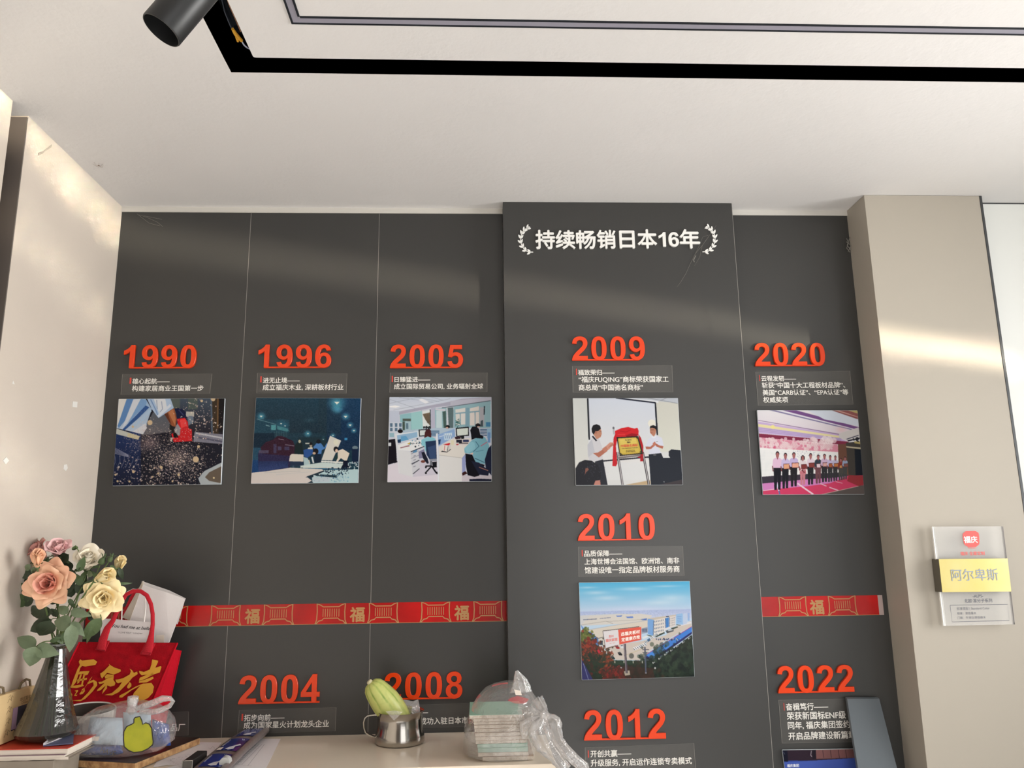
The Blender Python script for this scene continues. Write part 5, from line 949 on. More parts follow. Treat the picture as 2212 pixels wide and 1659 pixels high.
# ---- gift box along the left wall
gb = thing('gift_box', 'cream gift box with rope handles leaning by the left wall, behind the vase', 'box', (0.012, -0.30, ZR))
GX, GY0, GY1, GZ = 0.0205, -0.43, -0.262, ZR + 0.002
gt = atx(2, 1503, GX).z; GH = gt - GZ
m_gift = mat('cream_gift_card', (226, 196, 146), 0.5, var=0.05, vscale=10)
MB().box(X0 + .002, GX, GY0, GY1, GZ, gt).build('box_body', m_gift, gb, bevel=0.0015)
gx = GX + 0.0004
def gq(y0, y1, a, b): return [(gx, y0, GZ + GH * a), (gx, y1, GZ + GH * a), (gx, y1, GZ + GH * b), (gx, y0, GZ + GH * b)]
MB().add(gq(-0.352, -0.272, .2, .66), [(0, 1, 2, 3)]).build('window', mat('dark_box_window', (62, 62, 74), .15), gb, label='dark clear window')
MB().add([(x + .0003, y, z) for x, y, z in gq(-0.352, -0.332, .22, .66)], [(0, 1, 2, 3)]).build('printed_panel', mat('lilac_print', (192, 160, 190), .4), gb)
mg_ = MB(); put_text(mg_, "中式美学", (gx, -0.325, GZ + GH * .74), (0, 1, 0), (0, 0, 1), 0.045, ndir=(1, 0, 0)); put_text(mg_, "Chinese", (gx, -0.318, GZ + GH * .685), (0, 1, 0), (0, 0, 1), 0.028, ndir=(1, 0, 0))
for k in range(4):
    z_ = GZ + GH * (.12 + k * .23); mg_.ribbon([(gx, -0.378, z_), (gx, -0.372, z_ + .008), (gx, -0.366, z_ + .004), (gx, -0.362, z_ + .014), (gx, -0.357, z_ + .009)], .0014, (1, 0, 0)).ribbon([(gx, -0.376, z_ + .012), (gx, -0.369, z_ + .017), (gx, -0.363, z_ + .002)], .0011, (1, 0, 0))
mg_.build('lettering', mat('brown_print', (120, 92, 60), .5), gb)
m_rope = mat('brown_rope', (128, 112, 84), 0.8, bump=.6, bscale=300)
for y0 in (-0.405, -0.293):
    MB().tube([(0.011, y0 - .026, gt - .002), (0.012, y0 - .018, gt + .013), (0.013, y0, gt + .019), (0.012, y0 + .018, gt + .014), (0.011, y0 + .026, gt - .002)], 0.0028, 8).build('rope_handle', m_rope, gb, True)

# ---- vase
VX, VY = 0.093, -0.335
vz = ZR + 0.0005
m_glass = sheet_mat('smoked_glass', (120, 120, 112), clear=0.95, edge=0.35, rough=0.05, tint=(136, 134, 120), power=2.0, gloss=0.055, gedge=0.5, grough=0.05, bump=.07, bscale=45)
vt_ = at(125, 1392, VY); VHt = vt_.z - vz; vx_t = vt_.x
prof = [(.035, 0), (.046, .012), (.064, .055), (.069, .095), (.063, .165), (.053, .30), (.0425, .46), (.034, .63), (.0245, .82), (.0195, .93), (.0185, .955), (.0215, .985), (.0222, 1.0)]
rows = []; n = 16
for i, (r, h) in enumerate(prof):
    tw = (0.5 if i in (0, 1) else 0.0) - 0.22
    cx = VX + (vx_t - VX) * h
    rows.append([(cx + r * math.cos(2 * math.pi * (k + tw) / n), VY + r * math.sin(2 * math.pi * (k + tw) / n), vz + VHt * h) for k in range(n)])
va = thing('vase', 'smoky faceted glass vase holding the artificial roses', 'vase', (VX, VY, vz))
mbv = MB().grid(rows, True); mbv.f.append(tuple(range(n))[::-1])
mbv.build('vase_body', m_glass, va)
rows2 = [[(VX + (vx_t - VX) + r * math.cos(2 * math.pi * k / 24), VY + r * math.sin(2 * math.pi * k / 24), vz + VHt + dz) for k in range(24)] for r, dz in ((.0222, -.001), (.0232, .001), (.0215, .0025), (.0195, .001), (.0195, -.004))]
MB().grid(rows2, True).build('rim', mat('glass_rim_grey', (120, 124, 120), .08, spec=.8), va, True)

# ---- roses
def bez(p0, p1, p2, n=10):
    return [p0 * (1 - t) ** 2 + p1 * 2 * t * (1 - t) + p2 * t * t for t in [k / n for k in range(n + 1)]]
def petal(mb, c, ax, phi, th0, curl, L, w, cup, wob, nr=9, nc=9, point=.55, roll=.5):
    ax = ax.normalized(); a = ax.orthogonal().normalized(); b = ax.cross(a)
    r = a * math.cos(phi) + b * math.sin(phi); tg = ax.cross(r)
    rows = []; p = Vector(c); ds = L / (nr - 1)
    for i in range(nr):
        s = i / (nr - 1); th = th0 + curl * s ** 3
        d = ax * math.cos(th) + r * math.sin(th); nn = ax * math.sin(th) - r * math.cos(th)
        if i: p = p + d * ds
        wid = w * (0.22 + 0.78 * min(1, s * 1.5) ** 0.9)
        row = []
        for j in range(nc):
            t = 2 * j / (nc - 1) - 1; at_ = abs(t)
            back = max(0, (s - .62) / .38)
            q = p + tg * (wid * t * (1 - .16 * back)) + nn * (cup * wid * (t * t) * (1 - .5 * s)) - nn * (roll * wid * back * at_ ** 3 * .55) - nn * (wob * math.sin(4 * t + phi * 5) * s)
            q = q - d * (point * L * at_ ** 1.8 * back * .42)
            row.append(q)
        rows.append(row)
    mb.grid(rows)
def heart(mb, base, n, R, turns=2.6, top=.62, spread=.36):
    a = n.orthogonal().normalized(); b = n.cross(a); rows = []; K = 64
    for i in range(6):
        v = i / 5; row = []
        for k in range(K):
            u = k / (K - 1); ang = u * turns * 2 * math.pi; r = R * (.025 + spread * u ** .9) * (.45 + .75 * v ** .7 - .10 * v ** 4)
            h = R * top * v * (1 - .18 * u) + R * .06 * v * abs(math.sin(ang * .62)) - R * .02
            row.append(base + (a * math.cos(ang) + b * math.sin(ang)) * r + n * (h + R * .30 * (1 - u) * 0 + R * .18 * v))
        rows.append(row)
    mb.grid(rows)
def bloom(root, c, n, R, m_in, m_out, openness, seed):
    rn = random.Random(seed); n = n.normalized(); base = c - n * R * (0.5 if openness > .6 else .8)
    if openness > .6: layers = [(5, .10, .18, .80, .40, .55, 0), (5, .34, .25, .86, .42, .42, 0), (5, .68, .45, .96, .42, .28, 1), (5, .98, .55, 1.06, .42, .18, 1)] + ([(6, 1.22, .55, 1.12, .42, .10, 1)] if openness > .8 else [])
    elif openness > .3: layers = [(4, .05, .05, 1.25, .50, .75, 0), (5, .16, .35, 1.35, .54, .6, 1), (5, .36, .75, 1.45, .52, .4, 1)]
    else: layers = [(3, -.04, .05, 1.55, .50, .9, 0), (4, .07, .35, 1.6, .52, .75, 1)]
    inn, out = MB(), MB(); big = openness > .6
    heart(inn, base, n, R if big else R * 1.5, 2.6, .50 if big else .72, .34 if big else .2)
    for li, (k, th, cu, L, w, cp, o_) in enumerate(layers):
        o = li * .63 + rn.random() * .3
        for i in range(k):
            petal(out if o_ else inn, base, n, o + i * 2 * math.pi / k + rn.uniform(-.12, .12), th + rn.uniform(-.04, .07), cu + rn.uniform(-.1, .2), L * R * rn.uniform(.93, 1.07), w * R * rn.uniform(.92, 1.1), cp, R * .025, point=.5 + .25 * o_ if big else .35, roll=.3 + .5 * o_)
    inn.build('inner_petals', m_in, root, True, sharp=180)
    if out.v: out.build('outer_petals', m_out, root, True, sharp=180)
    cal = MB()
    for i in range(5): petal(cal, base - n * R * .06, n, i * 2 * math.pi / 5 + .4, .5 if openness < .5 else 1.6, .5, R * .7, R * .13, .1, 0, 6, 3, point=0)
    cal.lathe([(R * .1, -R * .22), (R * .2, -R * .1), (R * .16, .0)], base, n, 10).build('calyx', M_LEAF[1], root, True, sharp=180)
    return base
M_LEAF = [mat('sage_leaf', (112, 128, 98), .5, c2=(96, 112, 84), vscale=30, bump=.1, bscale=160), mat('green_leaf', (84, 104, 66), .5, c2=(70, 90, 56), vscale=30, bump=.1, bscale=160), mat('dark_leaf', (62, 76, 54), .5, c2=(50, 62, 44), vscale=30, bump=.1, bscale=160)]
m_stem = mat('rose_stem', (96, 118, 66), .5)
def leaf(root, b, t, w, tone, roll=0.0, droop=0.012, lab=None):
    b, t = Vector(b), Vector(t); d = t - b; L = d.length; d.normalize()
    vw = (CAM - (b + t) / 2).normalized(); s = d.cross(vw).normalized(); nn = s.cross(d)
    s, nn = s * math.cos(roll) + nn * math.sin(roll), nn * math.cos(roll) - s * math.sin(roll)
    rows = []
    for i in range(11):
        x = i / 10; wd = w / 2 * (math.sin(math.pi * x ** 0.72) ** 0.85 if 0 < x < 1 else 0.03)
        rip = 0.0009 * math.sin(i * 2.4)
        c = b + d * (L * x) - nn * droop * (x * x) * 1.2
        rows.append([c + s * wd * k + nn * (abs(k) * wd * .22 + rip * abs(k)) for k in (-1, -.5, 0, .5, 1)])
    return MB().grid(rows).build('leaf', M_LEAF[tone], root, True, sharp=180)
C6 = lambda cx, cy, y: at(cx / 5.183, 1130 + cy / 5.183, y)
neck = Vector((vx_t, VY, vz + VHt)); bot = Vector((VX, VY, vz + 0.012))
PEACH_I = mat('peach_pink_petal', (236, 162, 146), .6, c2=(244, 182, 156), vscale=40); PEACH_O = mat('peach_petal', (248, 204, 168), .6, c2=(244, 188, 156), vscale=30)
MAUVE = mat('mauve_pink_petal', (246, 208, 206), .6, c2=(238, 192, 192), vscale=30); DUSK = mat('dusky_pink_petal', (232, 180, 170), .6, c2=(216, 160, 150), vscale=30)
CREAM = mat('cream_petal', (250, 234, 188), .6, c2=(246, 222, 168), vscale=30); IVORY = mat('ivory_petal', (252, 246, 230), .6, c2=(248, 236, 212), vscale=30)
ry = 0
def rose(label, cxy, y, dirv, Rpx, mi, mo, op, leaves, bend=(0, 0), kind='rose'):
    c = C6(cxy[0], cxy[1], y); n = (RT * dirv[0] + UP * dirv[1] - FW * dirv[2]).normalized(); R = Rpx / 5.183 / F_PX * (y - CAM.y)
    t = thing(kind, label, 'flower', c, 'artificial roses in the vase')
    global ry; ry += 1
    b = bloom(t, c, n, R, mi, mo, op, ry * 7)
    j = Vector((math.cos(ry * 2.4) * .008, math.sin(ry * 2.4) * .008, 0))
    mid = C6(*bend, (y + VY) / 2) if bend[0] else (b * .45 + neck * .55) - n * .03
    mid.y = max(mid.y, VY - 0.03)
    st = bez(b - n * R * .15, mid, neck + j, 9) + [neck + j * 1.6 + (bot - neck) * k / 4 for k in range(1, 4)] + [bot + j * 3]
    MB().tube(st, 0.0021, 6).build('stem', m_stem, t, True)
    for lv in leaves:
        x0, y0, x1, y1, w, tone, ly = lv[:7]
        bb, tt = C6(x0, y0, ly), C6(x1, y1, ly + (lv[7] if len(lv) > 7 else 0.008))
        leaf(t, bb, tt, w / 5.183 / F_PX * (ly - CAM.y), tone, roll=rnd.uniform(-.25, .25))
    # petioles gather each spray to the stem
    pet = {}
    for lv in leaves: pet.setdefault((round(lv[0] / 90), round(lv[1] / 90)), []).append(lv)
    for g in pet.values():
        p = C6(sum(l[0] for l in g) / len(g), sum(l[1] for l in g) / len(g), g[0][6]); q = min(st[:10], key=lambda s_: (s_ - p).length)
        if (q - p).length > .004: MB().tube(bez(p, (p + q) / 2 + Vector((0, 0, .006)), q, 5), 0.0011, 5).build('leaf_stalk', m_stem, t, True)
    return t
F, B_ = -0.40, -0.30
rose('large peach rose facing out at the front of the vase', (520, 675), -0.40, (.06, .30, 1), 262, PEACH_I, PEACH_O, 1.0,
     [(590, 1000, 300, 1010, 130, 2, -.36), (580, 1080, 300, 1235, 150, 2, -.36), (560, 1090, 440, 1295, 190, 2, -.365), (640, 970, 540, 1060, 110, 2, -.36), (330, 830, 90, 925, 140, 1, -.34), (300, 690, 160, 765, 90, 1, -.34)])
rose('pale mauve rose at the very top of the bouquet', (655, 285), -0.335, (.22, .85, .42), 170, MAUVE, MAUVE, .5, [(680, 385, 600, 345, 70, 2, -.34), (770, 350, 615, 455, 110, 2, -.34), (600, 465, 545, 365, 120, 1, -.35)])
rose('dusky pink rose half hidden behind the peach bud', (410, 300), -0.305, (-.5, .75, .35), 160, DUSK, DUSK, .5, [(340, 450, 125, 395, 80, 1, -.31), (330, 560, 85, 600, 190, 2, -.28), (320, 620, 155, 670, 36, 1, -.33)])
rose('small peach rosebud above the large peach rose', (420, 392), -0.415, (.2, .9, .3), 134, PEACH_O, PEACH_O, .2, [(340, 465, 250, 555, 64, 0, -.40), (375, 485, 400, 590, 66, 0, -.40)], kind='rosebud')
rose('ivory rose at the upper right of the bouquet', (985, 405), -0.335, (.3, .75, .5), 188, IVORY, IVORY, .5, [(880, 545, 945, 365, 84, 1, -.38), (890, 530, 840, 505, 70, 1, -.385), (1040, 585, 930, 548, 66, 0, -.39), (845, 250, 830, 335, 60, 1, -.35)])
rose('cream half-open rose between the ivory and large cream roses', (1165, 595), -0.425, (.85, .4, .25), 150, CREAM, CREAM, .2, [(1330, 500, 1385, 640, 56, 2, -.35), (1060, 640, 1010, 720, 60, 0, -.40)])
rose('large cream rose leaning right at the front', (1150, 845), -0.395, (.4, .05, 1), 228, CREAM, CREAM, 1.0, [(1290, 675, 1470, 682, 32, 1, -.36), (1000, 1010, 1085, 1130, 80, 2, -.37), (1135, 1065, 905, 1330, 140, 1, -.39), (1060, 1140, 940, 1370, 50, 1, -.385)], bend=(1000, 1050))
rose('small cream rosebud at the far right of the bouquet', (1345, 460), -0.33, (.35, .9, .1), 112, CREAM, CREAM, .2, [(1320, 540, 1290, 640, 70, 2, -.33)], bend=(1240, 700), kind='rosebud')
for lab, cx, cy, rr in (('plump green rosebud beside the ivory rose', 1145, 420, 46), ('small spiky green bud at the upper right', 1237, 400, 36)):
    c = C6(cx, cy, -.35); R = rr / 5.183 / F_PX * 2.03; t = thing('rosebud', lab, 'flower', c, 'green buds in the vase'); n = (RT * .5 + UP * .85).normalized()
    MB().lathe([(R * .2, -R * 1.1), (R * .75, -R * .7), (R * .8, -.1 * R), (R * .5, R * .6), (R * .15, R * 1.2)], c, n, 10, capt=True).build('bud', M_LEAF[1], t, True)
    sep = MB()
    for i in range(5): petal(sep, c, n, i * 1.257, .35, .7, R * 2, R * .28, .1, 0, 5, 3)
    sep.build('sepal', M_LEAF[1], t, True, sharp=180)
    MB().tube(bez(c - n * R, C6(1080, 620, -.36), neck + Vector((.006, 0, 0)), 8), .0014, 5).build('stem', m_stem, t, True)
# foliage sprays without a bloom
def spray(label, leaves, sx, sy):
    c = C6(sx, sy, leaves[0][6]); t = thing('leaf_spray', label, 'foliage', c, 'green sprays in the vase')
    MB().tube(bez(c, (c + neck) / 2 + Vector((0, -.01, .02)), neck + Vector((0, 0, .002)), 6) + [neck + (bot - neck) * .4], .0014, 5).build('stem', m_stem, t, True)
    for x0, y0, x1, y1, w, tone, ly in leaves: leaf(t, C6(x0, y0, ly), C6(x1, y1, ly - .004), w / 5.183 / F_PX * (ly - CAM.y), tone, roll=rnd.uniform(-.2, .2))
spray('three sage leaves drooping over the left of the vase neck', [(400, 1385, 178, 1262, 140, 0, -.41), (400, 1385, 315, 1612, 190, 0, -.42), (400, 1400, 630, 1462, 155, 0, -.415)], 400, 1388)
spray('sage leaves hanging over the right of the vase neck', [(800, 1140, 583, 1092, 165, 0, -.41), (800, 1140, 792, 1442, 140, 0, -.42), (800, 1110, 932, 1252, 95, 0, -.41)], 800, 1135)
spray('grey-green leaves just under the large cream rose', [(790, 985, 990, 1030, 100, 0, -.395), (760, 1010, 642, 925, 96, 0, -.395), (770, 850, 830, 935, 50, 1, -.38)], 775, 1000)
spray('dark leaves in the middle of the bouquet', [(700, 800, 830, 560, 140, 2, -.32), (760, 560, 690, 400, 150, 2, -.31), (800, 830, 770, 640, 110, 2, -.30), (880, 800, 950, 560, 120, 2, -.31), (640, 900, 560, 780, 120, 2, -.31)], 780, 900)
spray('dark leaves behind the peach rose at the left', [(330, 760, 110, 560, 150, 2, -.33), (350, 620, 180, 470, 110, 2, -.33), (380, 850, 200, 900, 120, 2, -.34), (430, 940, 330, 1010, 100, 2, -.35)], 360, 800)
spray('green leaves between the ivory and cream roses', [(900, 700, 860, 560, 80, 1, -.37), (930, 720, 1040, 640, 60, 1, -.38), (820, 620, 760, 500, 90, 2, -.33), (1240, 470, 1300, 560, 50, 1, -.36)], 920, 720)
spray('pale leaves at the mouth of the vase', [(640, 1250, 690, 1335, 80, 0, -.36), (700, 1320, 770, 1210, 90, 1, -.36), (560, 1330, 660, 1285, 50, 1, -.37)], 690, 1330)

# ---- red felt tote
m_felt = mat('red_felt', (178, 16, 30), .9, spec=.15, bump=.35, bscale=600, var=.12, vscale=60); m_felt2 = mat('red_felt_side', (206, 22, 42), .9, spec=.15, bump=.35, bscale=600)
m_goldt = mat('gold_screen_print', (220, 158, 48), .5)
YT = -0.118
C7 = lambda cx, cy, y: at(130 + cx * .18085, 1240 + cy * .18085, y)
tb_ = thing('tote_bag', 'red felt tote bag with gold calligraphy, behind the vase', 'bag', (0.2, YT, DESK))
TL, TR = C7(232, 812, YT + .012), C7(1402, 822, YT + .012)
def down(p, q):  # extend p->q to the counter
    k = (p.z - (DESK + .002)) / (p.z - q.z); return p + (q - p) * k
BL, BR = down(TL, C7(60, 1160, YT)), down(TR, C7(1100, 1530, YT - .004))
def q2(u, v, off=0.0): return (TL * (1 - u) + TR * u) * (1 - v) + (BL * (1 - u) + BR * u) * v + Vector((0, off, 0))
front = [[q2(i / 8, j / 6, -0.006 * math.sin(math.pi * i / 8) * math.sin(math.pi * j / 6)) for i in range(9)] for j in range(7)]
fb = [[p + Vector((0, 0.003, 0)) for p in r] for r in front]
MB().grid(front).grid([r[::-1] for r in fb]).grid([front[0], fb[0]]).grid([[r[0] for r in front], [r[0] for r in fb]]).grid([[r[-1] for r in fb], [r[-1] for r in front]]).build('front_panel', m_felt, tb_, True)
KR = C7(1442, 915, -0.035); KRb = down(KR, C7(1325, 1450, -0.035)); KL = TL + (KR - TR); KLb = BL + (KRb - BR)
MB().slab([KL, KR, KRb, KLb], (0, .003, 0)).build('back_panel', m_felt, tb_)
md_t = (TR + KR) / 2 + Vector((-.012, 0, -.006)); md_b = (BR + KRb) / 2
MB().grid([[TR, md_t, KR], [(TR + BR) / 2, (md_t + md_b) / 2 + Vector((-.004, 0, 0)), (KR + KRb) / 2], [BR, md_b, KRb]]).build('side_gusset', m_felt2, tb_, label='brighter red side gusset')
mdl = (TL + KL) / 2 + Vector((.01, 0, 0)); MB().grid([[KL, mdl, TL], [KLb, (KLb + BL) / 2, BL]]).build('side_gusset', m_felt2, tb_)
MB().slab([BL, BR, KRb, KLb], (0, 0, .003)).build('bottom_panel', m_felt, tb_)
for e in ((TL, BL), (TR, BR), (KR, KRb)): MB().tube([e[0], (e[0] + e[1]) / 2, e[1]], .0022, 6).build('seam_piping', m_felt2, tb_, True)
m_hand = mat('red_webbing', (196, 20, 40), .8, bump=.3, bscale=500)
yh = YT + .006
hp = [(490, 900), (510, 790), (562, 650), (628, 560), (685, 440), (740, 320), (790, 245), (870, 202), (960, 205), (1035, 255), (1085, 360), (1105, 480), (1105, 600), (1090, 720), (1070, 840), (1045, 930)]
H = [C7(x, y, yh - .006) for x, y in hp]
def strap(pts, wid, th, m, name, label=None):
    mb = MB(); rows = []
    for i, p in enumerate(pts):
        t = (pts[min(i + 1, len(pts) - 1)] - pts[max(i - 1, 0)]).normalized(); s = t.cross(Vector((0, -1, 0))).normalized()
        w = wid[i] / 2; a = Vector((0, th / 2, 0))
        rows.append([p - s * w - a, p - s * w * .7 - a * 1.8, p + s * w * .7 - a * 1.8, p + s * w - a, p + s * w + a, p + s * w * .7 + a * 1.6, p - s * w * .7 + a * 1.6, p - s * w + a])
    mb.grid(rows, True); mb.build(name, m, tb_, True, sharp=60)
strap(H, [.021, .021, .016, .0115, .0095, .0095, .0095, .010, .010, .010, .0095, .0095, .0095, .0125, .020, .021], .004, m_hand, 'handle')
KH = [p + Vector((-.005, .075, .004)) for p in H]
strap(KH[2:14], [.012] * 12, .004, m_hand, 'handle')
for pts in ([(470, 795), (590, 795), (535, 925), (418, 905)], [(1010, 830), (1135, 830), (1075, 975), (950, 960)]):
    q = [C7(x, y, YT + .001) for x, y in pts]; pt = MB().slab(q, (0, .004, 0)).build('handle_patch', m_hand, tb_, bevel=.0008)
    qq = [p + Vector((0, -.0006, 0)) for p in q]; c = sum(qq, Vector()) / 4; qq = [p + (c - p) * .14 for p in qq]
    MB().ribbon(qq + [qq[0]], .0008, (0, -1, 0)).ribbon([qq[3], (qq[0] + qq[1]) / 2, qq[2]], .0008, (0, -1, 0)).build('stitching', mat('dark_red_thread', (120, 8, 20), .8), pt)
# calligraphy, brush strokes laid on the felt
pl_n = (TR - TL).cross(BL - TL).normalized(); pl_p = TL + Vector((0, -.0072, 0))
def C7p(cx, cy):
    d = ray(130 + cx * .18085, 1240 + cy * .18085); return CAM + d * ((pl_p - CAM).dot(pl_n) / d.dot(pl_n))
def cal(polys, name):
    mb = MB()
    for p in polys:
        pts = [C7p(x, y) for x, y in p]
        vs, fs = solid([[(q.x * 10, q.z * 10) for q in pts]], 0.0)
        mb.add([(v.x / 10, pl_p.y - ((v.x / 10 - pl_p.x) * pl_n.x + (v.y / 10 - pl_p.z) * pl_n.z) / pl_n.y, v.y / 10) for v in vs], fs)
    mb.build(name, m_goldt, tb_)
cal([[(222, 1045), (240, 1018), (262, 1035), (400, 1018), (443, 1048), (420, 1085), (300, 1105), (262, 1098), (240, 1120), (205, 1240), (190, 1290), (150, 1340), (128, 1345), (150, 1280), (205, 1140), (235, 1085)],
     [(232, 1165), (300, 1160), (350, 1158), (330, 1200), (290, 1215), (285, 1190), (215, 1200)], [(238, 1200), (262, 1195), (225, 1300), (200, 1310)], [(205, 1260), (320, 1240), (318, 1262), (200, 1285)], [(280, 1190), (300, 1195), (270, 1320), (250, 1325)], [(120, 1340), (270, 1318), (285, 1335), (200, 1362), (125, 1358)],
     [(385, 1222), (360, 1250), (285, 1370), (230, 1430), (235, 1440), (270, 1432), (295, 1400), (290, 1360), (262, 1375), (255, 1400), (268, 1405), (285, 1372), (300, 1350), (370, 1250)],
     [(330, 1290), (400, 1262), (440, 1290), (442, 1330), (390, 1400), (300, 1490), (240, 1520), (140, 1512), (250, 1500), (330, 1420), (400, 1330), (395, 1290), (320, 1318)],
     [(130, 1415), (145, 1440), (140, 1470), (125, 1440)], [(172, 1395), (212, 1385), (215, 1398), (180, 1445), (205, 1440), (195, 1458), (165, 1455), (195, 1405)]], 'character_print')
cal([[(478, 1190), (520, 1160), (590, 1090), (580, 1072), (610, 1095), (650, 1118), (720, 1140), (725, 1162), (690, 1182), (640, 1200), (600, 1190), (560, 1180), (500, 1248), (485, 1225)], [(560, 1195), (640, 1205), (640, 1225), (580, 1240), (540, 1250), (530, 1225)],
     [(455, 1290), (500, 1285), (600, 1225), (640, 1225), (635, 1262), (660, 1300), (650, 1330), (600, 1345), (560, 1330), (560, 1365), (500, 1435), (510, 1395), (545, 1330), (480, 1390), (440, 1398), (445, 1380), (530, 1300), (470, 1315)]], 'character_print')
cal([[(660, 1262), (700, 1258), (760, 1240), (830, 1200), (845, 1160), (830, 1130), (860, 1150), (880, 1180), (920, 1165), (925, 1195), (860, 1240), (820, 1290), (760, 1350), (700, 1410), (620, 1450), (530, 1445), (620, 1420), (700, 1350), (740, 1290), (690, 1305), (668, 1290)], [(800, 1340), (830, 1290), (850, 1310), (850, 1340), (820, 1370), (800, 1360)]], 'character_print')
cal([[(940, 1155), (1000, 1170), (1070, 1140), (1090, 1080), (1100, 1020), (1170, 1035), (1165, 1060), (1135, 1120), (1200, 1100), (1210, 1110), (1190, 1175), (1130, 1195), (1090, 1185), (1130, 1160), (1100, 1180), (1060, 1230), (1000, 1260), (940, 1275), (950, 1240), (1040, 1200), (975, 1210), (948, 1185)],
     [(1000, 1265), (1110, 1225), (1115, 1250), (1030, 1295), (940, 1300), (942, 1280)],
     [(1040, 1305), (1090, 1300), (1120, 1345), (1105, 1420), (1050, 1480), (960, 1525), (880, 1515), (850, 1490), (880, 1420), (960, 1330), (850, 1390), (740, 1475), (705, 1475), (710, 1450), (790, 1410), (900, 1345), (990, 1308)]], 'character_print')

# ---- paper bags standing in the tote
m_pap = mat('white_paper', (232, 226, 224), .6, bump=.25, bscale=14, var=.05, vscale=8); m_pap2 = mat('cream_paper_side', (206, 196, 182), .7)
yp = -0.07
pk = thing('paper_bag', 'white paper bag leaning in the tote, its flap folded over', 'bag', C7(1100, 700, yp))
P = [C7(985, 130, yp), C7(1260, 215, yp - .004), C7(1490, 295, yp), C7(1300, 810, yp), C7(1250, 900, yp), C7(760, 800, yp), C7(850, 500, yp)]
MB().slab(P, (0, .006, 0)).build('front_sheet', m_pap, pk)
MB().slab([C7(985, 85, yp + .012), C7(985, 140, yp - .001), C7(830, 555, yp - .001), C7(740, 520, yp + .012)], (0.002, .006, 0)).build('side_fold', m_pap2, pk, label='cream folded side')
MB().slab([C7(975, 85, yp + .013), C7(1300, 195, yp + .013), C7(1495, 290, yp + .013), C7(1400, 600, yp + .013), C7(900, 500, yp + .013)], (0, .002, 0)).build('back_sheet', m_pap, pk)
mbx = MB(); ptx = C7(985, 500, yp - .0008); put_text(mbx, "TIF", ptx, C7(880, 470, yp) - ptx, (0.25, 0, .97), .02, bold=.01, ndir=(0, -1, 0)); mbx.build('faint_print', mat('faint_grey_print', (196, 192, 194), .6), pk)
yq = -0.088
wb = thing('gift_bag', 'white gift bag with script lettering and cord handles inside the tote', 'bag', C7(800, 650, yq))
Q = [C7(490, 535, yq), C7(620, 535, yq), C7(1110, 580, yq), C7(1115, 850, yq), C7(470, 830, yq)]
MB().slab(Q, (0, .0012, 0)).build('bag_panel', m_pap, wb)
MB().slab([C7(1150, 725, yq), C7(1240, 730, yq), C7(1238, 900, yq), C7(1120, 900, yq)], (0, .0012, 0)).build('bag_flap', m_pap2, wb)
MB().tube([C7(735, 548, yq - .001), C7(738, 400, yq - .002), C7(755, 290, yq - .003), C7(800, 215, yq - .004), C7(870, 180, yq - .004), C7(950, 190, yq - .004), C7(1020, 260, yq - .004), C7(1022, 400, yq - .002), C7(1003, 570, yq - .001)], .0016, 8).build('cord_handle', mat('white_cord', (238, 234, 228), .6), wb, True)
mbx = MB(); a = C7(606, 634, yq - .0006); b = C7(1072, 672, yq - .0006)
put_text(mbx, "You had me at hello", a, b - a, Vector((.42, 0, .9)), (b - a).length, bold=.01, ndir=(0, -1, 0)); mbx.build('script_lettering', mat('black_script', (40, 36, 44), .5), wb)
mbx = MB(); a = C7(688, 706, yq - .0006); b = C7(985, 722, yq - .0006); put_text(mbx, "“I LOVE YOU”  “I KNOW”", a, b - a, (0, 0, 1), (b - a).length, ndir=(0, -1, 0)); mbx.build('small_lettering', mat('grey_script', (110, 104, 106), .5), wb)

# ---- white oval basin behind the bag
zbt = 0.9695
tcx = at(196, 1529, -0.168); tr = thing('oval_basin', 'white oval basin with a dark inside, between vase and plastic bag', 'basin', (tcx.x, -0.168, zbt))
hb = tcx.z - zbt; rows = []
for r, h in ((.030, 0), (.046, .06), (.058, .35), (.065, .7), (.068, .97), (.067, 1.0), (.0645, .97), (.061, .7), (.052, .3), (.02, .12), (.001, .12)):
    rows.append([(tcx.x + r * math.cos(2 * math.pi * k / 44), -0.168 + r * .62 * math.sin(2 * math.pi * k / 44) - .012 * h, zbt + hb * h + (.010 * math.sin(2 * math.pi * k / 44) * h)) for k in range(44)])
mbb = MB().grid(rows[:7], True); mbb.f.append(tuple(range(44))[::-1]); mbb.build('basin_shell', mat('white_plastic', (226, 220, 212), .35), tr, True)
MB().grid(rows[6:], True).build('basin_lining', mat('dark_lining', (62, 52, 46), .6), tr, True, label='dark inner lining')

# ---- dark board
zb_ = 0.9685; th = 0.015
bc = [atz(432, 1593.5, zb_), atz(292, 1648.5, zb_), atz(154, 1641, zb_)]; bc.append(bc[0] + bc[2] - bc[1])
wbd = thing('wood_board', 'dark brown faced wood board with raw pale edges under the plastic bag', 'board', (bc[1] + bc[3]) / 2 - Vector((0, 0, th)))
MB().slab([p - Vector((0, 0, .0008)) for p in bc[::-1]], (0, 0, -th)).build('board_core', mat('raw_board_edge', (206, 166, 116), .7, c2=(160, 118, 78), vscale=60, bump=.4, bscale=120), wbd)
MB().slab(bc[::-1], (0, 0, -.0008)).build('board_face', mat('dark_brown_laminate', (58, 42, 34), .35), wbd, label='dark brown face')

